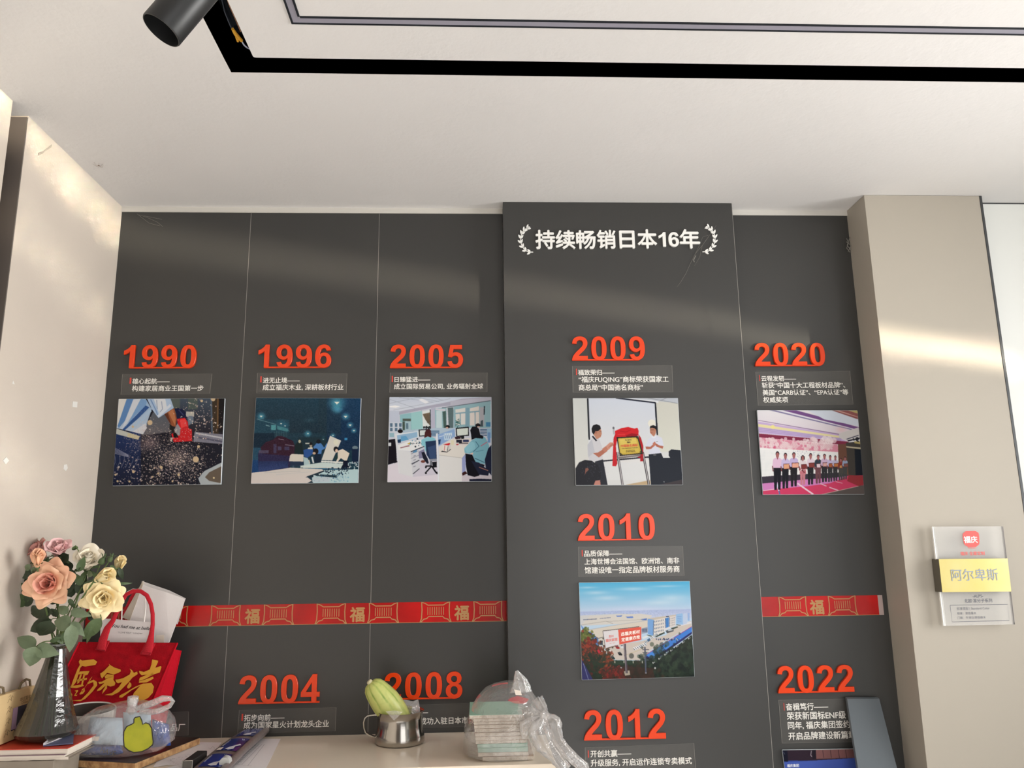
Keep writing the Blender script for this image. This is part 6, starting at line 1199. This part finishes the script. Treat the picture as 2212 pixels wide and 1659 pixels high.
# ---- tied plastic bag with packets
m_pl = sheet_mat('thin_clear_plastic', (225, 222, 222), clear=0.86, edge=0.5, rough=.14, bump=.5, bscale=22, power=1.5, gloss=.05, gedge=.4, grough=.07)
m_plw = sheet_mat('white_clear_plastic', (240, 238, 236), clear=0.72, edge=0.7, rough=.12, bump=.5, bscale=40, power=1.2, gloss=.07, gedge=.4)
D2 = lambda cx, cy, y: at(140 + cx * .13562, 1480 + cy * .1356, y)
yb = -0.243
pb = thing('plastic_bag', 'knotted clear plastic bag with a yellow-green print, on the dark board', 'bag', D2(950, 1050, yb))
def hull(rowspec, yc, m, name, parent, amp, P_, nseg=40, seed=1, zmin=0):
    rn = random.Random(seed); ph = [rn.uniform(0, 6) for _ in range(6)]; rows = []
    for cy, xl, xr_, dp in rowspec:
        a, b = P_(xl, cy, yc), P_(xr_, cy, yc); a.z = max(a.z, zmin + (rowspec[0][0] - cy) * 2e-5); b.z = max(b.z, zmin + (rowspec[0][0] - cy) * 2e-5); c = (a + b) / 2; hw = (b - a).length / 2; row = []
        for k in range(nseg):
            t = 2 * math.pi * k / nseg; e = .75
            cx_ = math.copysign(abs(math.cos(t)) ** e, math.cos(t)); sy_ = math.copysign(abs(math.sin(t)) ** e, math.sin(t))
            w = 1 + amp * (math.sin(5 * t + ph[0] + cy * .006) * .5 + math.sin(9 * t + ph[1] - cy * .004) * .35 + math.sin(14 * t + ph[2]) * .25)
            row.append(c + Vector((hw * cx_ * (1 if abs(cx_) > .9 else w), dp * sy_ * w, 0)))
        rows.append(row)
    mb = MB().grid(rows, True); n0 = len(mb.v) - nseg; mb.f.append(tuple(range(n0, n0 + nseg))); mb.f.append(tuple(range(nseg))[::-1])
    return mb.build(name, m, parent, True, sharp=180)
hull([(1095, 250, 1320, .045), (1030, 140, 1560, .058), (900, 100, 1720, .062), (700, 150, 1750, .062), (560, 230, 1720, .062), (450, 330, 1640, .058), (340, 520, 1480, .055), (280, 800, 1300, .035), (250, 960, 1180, .02)], yb, m_pl, 'bag_body', pb, .05, D2, seed=3, zmin=zb_ + .001)
ky = yb - .03
kn = D2(1080, 330, ky)
MB().lathe([(.004, -.02), (.014, -.012), (.010, 0), (.0135, .012), (.012, .022), (.004, .024)], D2(1075, 330, ky), (0.02, 0, 1), 14, capt=True).build('knot', m_plw, pb, True)
lp = [D2(x, y, ky + dy) for x, y, dy in ((1150, 370, 0), (1260, 330, 0), (1400, 285, .0), (1560, 215, .002), (1680, 215, .004), (1725, 255, .006), (1670, 330, .006), (1540, 395, .004), (1380, 430, .002), (1200, 420, 0))]
MB().tube(lp, [.006, .007, .008, .008, .006, .005, .006, .007, .007, .006], 8).build('loop_handle', m_plw, pb, True)
MB().slab([D2(1020, 215, ky), D2(1150, 220, ky), D2(1140, 320, ky), D2(1000, 300, ky)], (0, .004, 0)).build('loop_handle', m_plw, pb)
MB().grid([[D2(120, 1000, yb - .05), D2(160, 1130, yb - .06)], [D2(60, 1120, yb - .07), D2(90, 1180, yb - .07)], [D2(20, 1175, yb - .075), D2(40, 1210, yb - .075)]]).build('bag_corner', m_plw, pb)
pr = [(1100, 540), (1120, 515), (1195, 500), (1225, 560), (1240, 625), (1290, 600), (1345, 620), (1385, 690), (1395, 800), (1408, 900), (1400, 950), (1330, 1010), (1230, 1060), (1100, 1075), (1010, 1040), (945, 980), (935, 860), (940, 740), (985, 660), (1070, 620), (1100, 600)]
ypf = yb - .068
def flat(pts, y, m, name, parent, P_, off=0):
    q = [P_(a, b, y) for a, b in pts]; vs, fs = solid([[(p.x * 10, p.z * 10) for p in q]], 0.0)
    return MB().add([(v.x / 10, y, v.y / 10) for v in vs], fs).build(name, m, parent)
flat(pr, ypf, mat('yellow_green_print', (176, 178, 34), .25, c2=(150, 156, 30), vscale=20), 'printed_patch', pb, D2)
qo = [D2(a, b, ypf - .0006) for a, b in pr]; MB().ribbon(qo + [qo[0]], .0026, (0, -1, 0)).build('print_outline', mat('black_print', (34, 32, 34), .4), pb)
mbx = MB(); a = D2(560, 1065, ypf + .012); b = D2(790, 1125, ypf + .012); put_text(mbx, "HAVE", a, b - a, Vector((.35, 0, .94)), (b - a).length, bold=.012, ndir=(0, -1, 0)); mbx.build('print_lettering', mat('black_print', (34, 32, 34), .4), pb)
def pillow(name, label, corners, thick, m, grp=None):
    a, b, c, d = corners; N = 10; rows = []; rows2 = []; nrm = (b - a).cross(d - a).normalized()
    for j in range(N + 1):
        r1, r2 = [], []
        for i in range(N + 1):
            u, v = i / N, j / N; p = (a * (1 - u) + b * u) * (1 - v) + (d * (1 - u) + c * u) * v
            h = thick * (max(0, (1 - (2 * u - 1) ** 4) * (1 - (2 * v - 1) ** 4)) ** .6) * (1 + .12 * math.sin(i * 1.9 + j)); r1.append(p + nrm * h); r2.append(p - nrm * h)
        rows.append(r1); rows2.append(r2[::-1])
    t = thing(name, label, 'packet', (a + c) / 2, grp)
    MB().grid(rows).grid(rows2).build('pouch', m, t, True, sharp=70)
    return t
m_pw = mat('pale_blue_pouch', (186, 204, 220), .3, bump=.5, bscale=30); m_pbl = mat('blue_pouch', (44, 78, 158), .25, bump=.5, bscale=30)
yk = yb - .022
pw = pillow('packet', 'pale blue-white packet inside the knotted plastic bag', [D2(410, 500, yk + .02), D2(920, 520, yk + .02), D2(930, 960, yk - .012), D2(320, 935, yk - .012)], .012, m_pw, 'packets in the plastic bag')
MB().add([D2(425, 820, yk - .028), D2(555, 818, yk - .028), D2(530, 890, yk - .028), D2(412, 880, yk - .028)], [(0, 1, 2, 3)]).build('white_sticker', m_page, pw)
pillow('packet', 'blue packet lying lowest in the knotted plastic bag', [D2(190, 960, yk + .02), D2(900, 960, yk + .02), D2(930, 1080, yk - .01), D2(190, 1070, yk - .01)], .011, m_pbl, 'packets in the plastic bag')
pillow('packet', 'blue packet at the right inside the knotted plastic bag', [D2(1390, 540, yk + .045), D2(1660, 620, yk + .045), D2(1690, 960, yk + .02), D2(1380, 1000, yk + .02)], .018, m_pbl, 'packets in the plastic bag')
pillow('packet', 'pale packet upright behind the green print in the plastic bag', [D2(930, 430, yk + .05), D2(1370, 440, yk + .05), D2(1390, 960, yk + .035), D2(930, 960, yk + .035)], .01, m_pw, 'packets in the plastic bag')

# ---- papers on the counter
m_sheet = mat('paper_sheet', (228, 224, 226), .7, bump=.12, bscale=10); m_ink2 = mat('paper_ink', (112, 110, 120), .7)
D3 = lambda cx, cy, z: atz(360 + cx * .11754, 1540 + cy * .1176, z)
z1 = DESK + .001
s1 = thing('paper_sheet', 'printed paper sheet at the right of the blue parcel', 'paper', D3(1500, 800, z1), 'loose sheets on the counter')
q = [D3(1400, 470, z1), D3(2095, 480, z1), D3(1990, 690, z1), D3(1820, 1030, z1), D3(1000, 1200, z1), D3(1050, 900, z1)]
MB().slab(q[::-1], (0, 0, .0006)).build('sheet', m_sheet, s1)
tx = MB()
for a, b in (((1600, 570), (1200, 930)), ((1650, 570), (1240, 935)), ((1705, 570), (1290, 940)), ((1755, 570), (1380, 950)), ((1800, 572), (1490, 970)), ((1210, 935), (1560, 975))): tx.ribbon([D3(*a, z1 + .0008), D3(*b, z1 + .0008)], .0007, (0, 0, 1))
for k in range(9): tx.ribbon([D3(1590 - k * 42, 600 + k * 36, z1 + .0008), D3(1700 - k * 40, 612 + k * 36, z1 + .0008)], .0012, (0, 0, 1))
tx.build('printed_table', m_ink2, s1)
s2 = thing('paper_sheet', 'paper sheet with notes between the dark board and the blue parcel', 'paper', D3(400, 750, z1), 'loose sheets on the counter')
q = [D3(630, 540, z1), D3(1010, 545, z1), D3(700, 1000, z1), D3(0, 960, z1), D3(-250, 1000, z1), D3(-150, 850, z1)]
MB().slab(q[::-1], (0, 0, .0005)).build('sheet', m_sheet, s2)
tx = MB(); rn = random.Random(4)
for k in range(36): x, y = rn.uniform(40, 420), rn.uniform(800, 950) - 0; tx.ribbon([D3(x, y - x * .28 + 60, z1 + .0008), D3(x + rn.uniform(12, 40), y - x * .28 + 55, z1 + .0008)], .0011, (0, 0, 1))
tx.ribbon([D3(770, 640, z1 + .0008), D3(800, 665, z1 + .0008), D3(850, 610, z1 + .0008), D3(880, 650, z1 + .0008)], .0008, (0, 0, 1))
tx.build('handwriting', m_ink2, s2)
z0 = DESK
s3 = tag(MB().slab([D3(-400, 1110, z0 + .0004), D3(250, 950, z0 + .0004), D3(500, 1020, z0 + .0004), D3(300, 1300, z0 + .0004), D3(-300, 1300, z0 + .0004)][::-1], (0, 0, .0004)).build('paper_sheet', m_sheet), 'white sheet sticking out at the front below the black tube', 'paper', 'loose sheets on the counter')
# ---- black square tube
z2 = DESK + .026
D3y = lambda cx, cy, z: D3(cx, cy, z)
ft = [D3(292, 880, z2), D3(478, 872, z2)]; bk = [D3(560, 690, z2), D3(750, 690, z2)]
dn = Vector((0, 0, -.0235))
tbx = thing('square_tube', 'short black square tube with a silver-rimmed end on the papers', 'tube', (ft[0] + bk[1]) / 2 + dn)
MB().hexa([ft[0], ft[1], ft[1] + dn, ft[0] + dn], [bk[0], bk[1], bk[1] + dn, bk[0] + dn]).build('tube_body', mat('black_satin', (34, 34, 34), .35), tbx, bevel=.002)
fo = (ft[0] - bk[0]).normalized() * .0008
MB().tube([ft[0] + fo, ft[1] + fo, ft[1] + dn + fo, ft[0] + dn + fo, ft[0] + fo], .0011, 6).build('end_rim', mat('silver_rim', (176, 172, 166), .25, metal=.8), tbx, True)
MB().slab([ft[0] + fo, ft[1] + fo, ft[1] + dn + fo, ft[0] + dn + fo], fo * .3).build('end_cap', mat('dark_grey_cap', (86, 82, 78), .4), tbx)
# ---- blue parcel strip: grey film roll with blue labels
def zl(cx, cy, zz_): return D3(cx, cy, zz_)
A0, A1 = D3(440, 1060, DESK + .012), at(360 + 1380 * .11754, 1540 + 330 * .1176, -0.012)
B0, B1 = D3(1000, 1090, DESK + .012), at(360 + 1830 * .11754, 1540 + 312 * .1176, -0.012)
pa = thing('film_pouch', 'grey film pouch strip with blue labels slanting up to the wall', 'pouch', (A0 + B0) / 2 - Vector((0, 0, .012)))
def pq(u, v, off=0.0):
    p = (A0 * (1 - u) + B0 * u) * (1 - v) + (A1 * (1 - u) + B1 * u) * v
    return p + Vector((0, 0, .012 * math.sin(math.pi * v) * .4 + .004 * math.sin(math.pi * u) + off))
m_gf = mat('grey_film', (112, 102, 100), .3, bump=.2, bscale=30)
g1 = [[pq(i / 6, j / 12) for i in range(7)] for j in range(13)]; g2 = [[p - Vector((0, 0, .008)) for p in r] for r in g1]
MB().grid(g1).grid([r[::-1] for r in g2]).grid([[r[0] for r in g2], [r[0] for r in g1]]).grid([g2[-1], g1[-1]][::-1]).build('pouch_film', m_gf, pa, True, sharp=60)
MB().tube([pq(1.0, v, -.002) for v in [k / 10 for k in range(11)]], [.0095] * 10 + [.0085], 14).build('rolled_edge', m_gf, pa, True)
MB().slab([pq(.98, 1, .004), pq(1.08, 1.03, .004), pq(1.05, .96, -.002)], (0, .002, -.001)).build('film_tip', m_plw, pa)
m_blue = mat('deep_blue_label', (24, 44, 138), .25, var=.25, vscale=18); m_lw = mat('label_white', (206, 206, 212), .4)
for a, b, nm in ((.05, .30, 0), (.37, .68, 1), (.76, 1.0, 2)):
    L = [[pq(.14 + .72 * i / 6 - .04 * (1 - 2 * abs(0.5)), a + (b - a) * j / 6, .0012) for i in range(7)] for j in range(7)]
    MB().grid(L).build('blue_label', m_blue, pa, True)
    f = lambda u, v: pq(u, a + (b - a) * v, .0022)
    MB().grid([[f(.42, .08), f(.55, .02), f(.70, .10)], [f(.50, .22), f(.62, .2), f(.68, .3)], [f(.74, .5), f(.80, .45), f(.82, .42)]]).build('label_swoosh', m_lw, pa)
    mbx = MB(); o = f(.22, .30); put_text(mbx, "SHINESDX", o, f(.22, .86) - o, f(.08, .42) - f(.22, .30), (f(.22, .86) - o).length, bold=.015); mbx.build('label_lettering', m_lw, pa)
    MB().grid([[f(.70, .78), f(.62, .88)], [f(.72, .79), f(.64, .89)]]).grid([[f(.75, .80), f(.68, .88)], [f(.765, .81), f(.695, .89)]]).build("label_fine_print", m_lw, pa)
    if nm == 1: MB().grid([[f(.12, .02), f(.30, .02)], [f(.12, .22), f(.30, .22)]]).build('white_sticker', m_page, pa)
MB().lathe([(.012, 0), (.012, .02), (.009, .021)], pq(.92, .10, .006), (pq(.92, .3) - pq(.92, .1)), 16).build('end_plug', mat('pale_plug', (190, 192, 190), .3), pa, True)

# ---- steel mug
m_steel = mat('worn_stainless', (176, 172, 166), .16, metal=1.0, bump=.05, bscale=30)
D4m = lambda cx, cy, y: at(760 + cx * .1145, 1450 + cy * .11453, y)
MY = -0.115; ml = D4m(440, 1300, MY); mr_ = D4m(1370, 1300, MY); MX = (ml.x + mr_.x) / 2; MR = (mr_.x - ml.x) / 2
mh = D4m(900, 735, MY).z - DESK - .001
mu = thing('steel_mug', 'worn stainless steel mug holding a squash', 'mug', (MX, MY, DESK + .0006))
mp = [(.86, 0), (.95, .012), (1.0, .05), (1.005, .16), (.985, .30), (.95, .42), (.925, .55), (.92, .75), (.925, .95), (.965, .985), (.975, 1.0), (.955, 1.0), (.905, .96), (.90, .75), (.905, .55), (.93, .42), (.97, .2), (.90, .03), (.05, .025)]
MB().lathe([(r * MR, h * mh) for r, h in mp], (MX, MY, DESK + .0006), n=64).build('mug_body', m_steel, mu, True, sharp=60)
hp = [D4m(x, y, MY) for x, y in ((480, 815), (400, 818), (300, 835), (250, 880), (228, 960), (235, 1060), (265, 1150), (320, 1190), (400, 1225), (470, 1245))]
rows = []
for i, p in enumerate(hp):
    t = (hp[min(i + 1, 9)] - hp[max(i - 1, 0)]).normalized(); s = t.cross(Vector((0, 1, 0))).normalized() * .0014; w = Vector((0, .0075, 0)); rows.append([p - s - w, p + s - w, p + s + w, p - s + w])
MB().grid(rows, True).build('handle', mat('bright_steel', (200, 196, 186), .25, metal=.9), mu, True, sharp=50)
# ---- squash
sq_t = D4m(345, 215, MY - .02); sq_b = D4m(1060, 1100, MY + .012); axq = (sq_t - sq_b); SL = axq.length; axq.normalize()
m_sq = bpy.data.materials.new('striped_squash_skin'); m_sq.use_nodes = True; nt = m_sq.node_tree; b = nt.nodes['Principled BSDF']; b.inputs['Roughness'].default_value = .38
an = nt.nodes.new('ShaderNodeAttribute'); an.attribute_name = 'rib'; nz = nt.nodes.new('ShaderNodeTexNoise'); nz.inputs['Scale'].default_value = 70; nz.inputs['Detail'].default_value = 6
ma = nt.nodes.new('ShaderNodeMath'); ma.operation = 'MULTIPLY_ADD'; ma.inputs[1].default_value = .5; cr_ = nt.nodes.new('ShaderNodeValToRGB')
tcq = nt.nodes.new('ShaderNodeTexCoord'); nt.links.new(tcq.outputs['Object'], nz.inputs['Vector'])
nt.links.new(nz.outputs['Fac'], ma.inputs[0]); nt.links.new(an.outputs['Fac'], ma.inputs[2]); nt.links.new(ma.outputs[0], cr_.inputs['Fac']); nt.links.new(cr_.outputs['Color'], b.inputs['Base Color'])
e = cr_.color_ramp.elements; e[0].position = .25; e[0].color = rgb((196, 202, 118)); e[1].position = 1.0; e[1].color = rgb((70, 102, 44)); ee = e.new(.62); ee.color = rgb((146, 170, 78))
sqo = thing('squash', 'pale green striped squash leaning out of the steel mug', 'squash', sq_b)
a0 = axq.orthogonal().normalized(); b0 = axq.cross(a0); rows = []; ribs = []
sprof = [(.2, .0), (.5, .03), (.72, .12), (.93, .30), (1.02, .45), (1.02, .60), (.93, .74), (.82, .86), (.70, .93), (.5, .98), (.24, 1.0)]
SR = 0.0375; NS = 60
for r, h in sprof:
    row = []
    for k in range(NS):
        t = 2 * math.pi * k / NS; rb_ = max(0, math.cos(10 * t + 0.6 * math.sin(7 * h + t))) ** 9; row.append(sq_b + axq * (h * SL) + (a0 * math.cos(t) + b0 * math.sin(t)) * (SR * r * (1 - .035 * rb_ * (.4 + .6 * h)))); ribs.append(rb_ * (.25 + .75 * max(0, h - .1)) * .75)
    rows.append(row)
mb = MB().grid(rows, True); mb.f.append(tuple(range(len(mb.v) - NS, len(mb.v)))); mb.f.append(tuple(range(NS))[::-1])
off = wloc(sqo); me = bpy.data.meshes.new('squash_skin'); me.from_pydata([tuple(Vector(p) - off) for p in mb.v], [], mb.f); at_ = me.attributes.new('rib', 'FLOAT', 'POINT'); at_.data.foreach_set('value', ribs)
for p in me.polygons: p.use_smooth = True
me.materials.append(m_sq); o = bpy.data.objects.new('squash_skin', me); COL.objects.link(o); o.parent = sqo
MB().lathe([(.0085, -.004), (.0075, .004), (.006, .006)], sq_t, axq, 12, capt=True).build('stem_scar', mat('cut_stem', (214, 206, 168), .7), sqo, True, label='pale cut stem end')
# ---- clear wrapper in the mug
wr = thing('plastic_wrapper', 'crumpled clear wrapper tucked in the steel mug around the squash', 'wrapper', (MX, MY, DESK + .02))
wy_ = MY + .03
MB().grid([[D4m(640, 760, MY - .07), D4m(800, 740, MY - .07), D4m(960, 768, MY - .07)], [D4m(720, 840, MY - .069), D4m(800, 850, MY - .07), D4m(880, 850, MY - .069)], [D4m(785, 920, MY - .068), D4m(798, 930, MY - .069), D4m(810, 918, MY - .068)]]).build('front_flap', m_plw, wr)
MB().grid([[D4m(870, 560, wy_), D4m(1000, 535, wy_ + .01), D4m(1150, 565, wy_), D4m(1250, 530, wy_ + .005), D4m(1285, 680, wy_)], [D4m(930, 660, wy_ - .02), D4m(1010, 640, wy_ - .01), D4m(1140, 660, wy_ - .02), D4m(1220, 650, wy_ - .01), D4m(1285, 760, wy_ - .01)], [D4m(980, 780, wy_ - .03), D4m(1050, 790, wy_ - .02), D4m(1120, 800, wy_ - .03), D4m(1200, 800, wy_ - .02), D4m(1270, 810, wy_ - .02)]]).build('back_sheet', m_plw, wr, True)
MB().grid([[D4m(385, 560, wy_), D4m(430, 600, wy_ - .01)], [D4m(400, 660, wy_), D4m(480, 700, wy_ - .01)], [D4m(440, 740, wy_), D4m(540, 770, wy_ - .01)]]).build('side_sheet', mat('white_film_sheet', (206, 198, 200), .35, bump=.4, bscale=60), wr)

# ---- plasterboard offcuts in a clear bag
D5 = lambda cx, cy, y: at(980 + cx * .13803, 1430 + cy * .13805, y)
GYF, GYB = -0.328, -0.155
m_gyp = mat('gypsum_edge', (206, 196, 184), .85, c2=(176, 164, 150), vscale=60, bump=.5, bscale=300); m_green = mat('green_board_paper', (146, 184, 164), .75); m_tan = mat('tan_board_paper', (168, 146, 128), .8)
lay = [(825, 880, 245, 1080, 'g'), (884, 935, 312, 1110, 't'), (938, 985, 318, 1118, 't'), (988, 1045, 322, 1124, 't'), (1048, 1108, 328, 1128, 't'), (1112, 1172, 334, 1132, 't'), (1176, 1234, 340, 1140, 't'), (1238, 1293, 346, 1146, 't'), (1297, 1352, 370, 1158, 'G'), (1356, 1428, 380, 1165, 'G'), (1432, 1482, 384, 1176, 't'), (1494, 1560, 455, 1252, 't')]
names = ['topmost', 'second', 'third', 'fourth', 'fifth', 'sixth', 'seventh', 'eighth', 'ninth', 'tenth', 'eleventh', 'lowest']
zs = []
for i, (c0_, c1_, l, r, k) in enumerate(lay):
    cx = (l + r) / 2; zt_ = D5(cx, c0_, GYF).z; zb2 = D5(cx, c1_, GYF).z
    zs.append((zt_, zb2, D5(l, c1_, GYF).x, D5(r, c1_, GYF).x))
zbase = zs[-1][1]
for i, ((zt_, zb2, xl, xr_), L) in enumerate(zip(zs, lay)):
    lo = DESK + .0012 + (zs[i][1] - zbase) * (zs[0][0] - DESK - .0012) / (zs[0][0] - zbase); hi = DESK + .0012 + (zs[i][0] - zbase) * (zs[0][0] - DESK - .0012) / (zs[0][0] - zbase)
    if i < len(zs) - 1: lo = DESK + .0012 + (zs[i + 1][0] - zbase) * (zs[0][0] - DESK - .0012) / (zs[0][0] - zbase) + .0003
    dx = rnd.uniform(-.002, .002) if i else 0
    kind = 'green-faced ' if L[4] in 'gG' else ''
    t = thing('plasterboard_offcut', '%s %splasterboard offcut of the stack in the clear bag' % (names[i], kind), 'board', ((xl + xr_) / 2, -.24, lo), 'plasterboard offcuts in the clear bag')
    yf = GYF + (0 if i in (0, 11) else rnd.uniform(.001, .006))
    MB().box(xl, xr_, yf, GYB, lo + .0004, hi - .0006).build('gypsum_core', m_gyp if L[4] != 'G' else mat('green_wrapped_edge', (150, 172, 160), .8, c2=(122, 148, 136), vscale=30), t)
    MB().box(xl - .0002, xr_ + .0002, yf - .0002, GYB, hi - .0006, hi).build('face_paper', m_green if L[4] in 'gG' else m_tan, t)
cbg = thing('clear_bag', 'clear plastic bag tied around the plasterboard offcuts', 'bag', D5(800, 1560, -.24))
YBG = -0.24
m_pl3 = sheet_mat('crinkled_clear_plastic', (238, 234, 232), clear=0.90, edge=0.45, rough=.12, bump=.45, bscale=16, power=1.7, gloss=.05, gedge=.4, grough=.06)
hull([(1575, 420, 1262, .098), (1480, 300, 1268, .104), (1350, 150, 1275, .108), (1000, 165, 1330, .108), (780, 245, 1400, .106), (660, 300, 1360, .104), (540, 380, 1275, .098), (430, 480, 1190, .085), (360, 620, 1090, .06), (318, 760, 1010, .035), (305, 850, 940, .015)], YBG, m_pl3, 'bag_body', cbg, .03, D5, 48, 5, zmin=DESK + .0008)
def crumple(pts, radii, name, m, n=22, ribs=7, amp=.35, flat_=.6, seed=0):
    rn = random.Random(seed); ph = rn.uniform(0, 6); mb = MB(); rows = []
    P_ = []
    for i in range(len(pts) - 1):
        for k in range(5): P_.append((pts[i] * (1 - k / 5) + pts[i + 1] * (k / 5), radii[i] * (1 - k / 5) + radii[i + 1] * k / 5))
    P_.append((pts[-1], radii[-1])); a = Vector((0, -1, 0))
    for i, (p, r) in enumerate(P_):
        t = (P_[min(i + 1, len(P_) - 1)][0] - P_[max(i - 1, 0)][0]).normalized(); s = t.cross(a).normalized(); w = s.cross(t)
        rows.append([p + (s * math.cos(2 * math.pi * k / n) + w * flat_ * math.sin(2 * math.pi * k / n)) * r * (1 + amp * math.sin(ribs * 2 * math.pi * k / n + ph + .35 * math.sin(i * .6)) + rn.uniform(-.1, .1)) for k in range(n)])
    mb.grid(rows, True); return mb.build(name, m, cbg, True, sharp=180)
yk2 = -0.335
m_pl4 = sheet_mat('gathered_clear_plastic', (246, 242, 240), clear=0.84, edge=0.55, rough=.08, bump=.35, bscale=36, power=1.4, gloss=.10, gedge=.5, grough=.08)
crumple([D5(1050, 470, -.27), D5(1040, 300, -.27), D5(985, 135, -.27)], [.022, .015, .003], 'bag_peak', m_pl4, seed=1)
crumple([D5(1080, 900, yk2 + .01), D5(1220, 870, yk2 - .004), D5(1340, 850, yk2 - .008), D5(1420, 830, yk2 - .01)], [.034, .024, .013, .007], 'bag_gather', m_pl4, ribs=9, amp=.28, flat_=.4, seed=2)
crumple([D5(1290, 600, yk2 + .03), D5(1380, 740, yk2 + .01), D5(1425, 830, yk2 - .01)], [.014, .011, .007], 'bag_gather', m_pl4, ribs=6, seed=3)
MB().lathe([(.004, -.011), (.010, -.006), (.0085, 0), (.0105, .006), (.004, .011)], D5(1425, 830, yk2 - .012), (1, 0, -.3), 14, capt=True).build('knot', m_pl4, cbg, True)
crumple([D5(1425, 850, yk2 - .012), D5(1560, 960, yk2 - .02), D5(1580, 1060, yk2 - .03), D5(1640, 1240, yk2 - .05), D5(1800, 1440, yk2 - .06), D5(2030, 1650, yk2 - .06), D5(2060, 1760, yk2 - .06)], [.008, .016, .013, .010, .010, .010, .006], 'bag_tail', m_pl4, ribs=6, seed=4)
crumple([D5(1410, 860, yk2 - .012), D5(1330, 1060, yk2 - .025), D5(1430, 1290, yk2 - .04), D5(1600, 1480, yk2 - .05), D5(1760, 1690, yk2 - .055)], [.008, .021, .020, .013, .012], 'bag_tail', m_pl4, ribs=7, seed=5)
crumple([D5(1405, 870, yk2 - .012), D5(1250, 960, yk2 - .015), D5(1120, 1000, yk2 - .012), D5(1100, 1200, yk2 - .008)], [.007, .014, .014, .004], 'bag_tail', m_pl4, ribs=6, seed=6)
m_pr = sheet_mat('red_bag_print', (200, 40, 50), clear=.55, edge=.7, rough=.3)
MB().add([D5(840, 600, YBG - .108), D5(900, 560, YBG - .108), D5(1000, 530, YBG - .108), D5(1180, 580, YBG - .108), D5(1120, 650, YBG - .108), D5(960, 650, YBG - .108)], [(0, 1, 2, 3, 4, 5)]).build('red_print', m_pr, cbg, label='red print on the plastic')
MB().ribbon([D5(600, 378, YBG - .04), D5(700, 345, YBG - .04), D5(850, 330, YBG - .04)], .0035, (0, -1, 0)).ribbon([D5(360, 570, YBG - .02), D5(395, 530, YBG - .02), D5(415, 510, YBG - .02)], .004, (0, -1, 0)).build('red_print', m_pr, cbg)
MB().add([D5(945, 430, YBG - .109), D5(1040, 450, YBG - .109), D5(1070, 520, YBG - .109), D5(970, 515, YBG - .109)], [(0, 1, 2, 3)]).build('white_sticker', m_page, cbg)
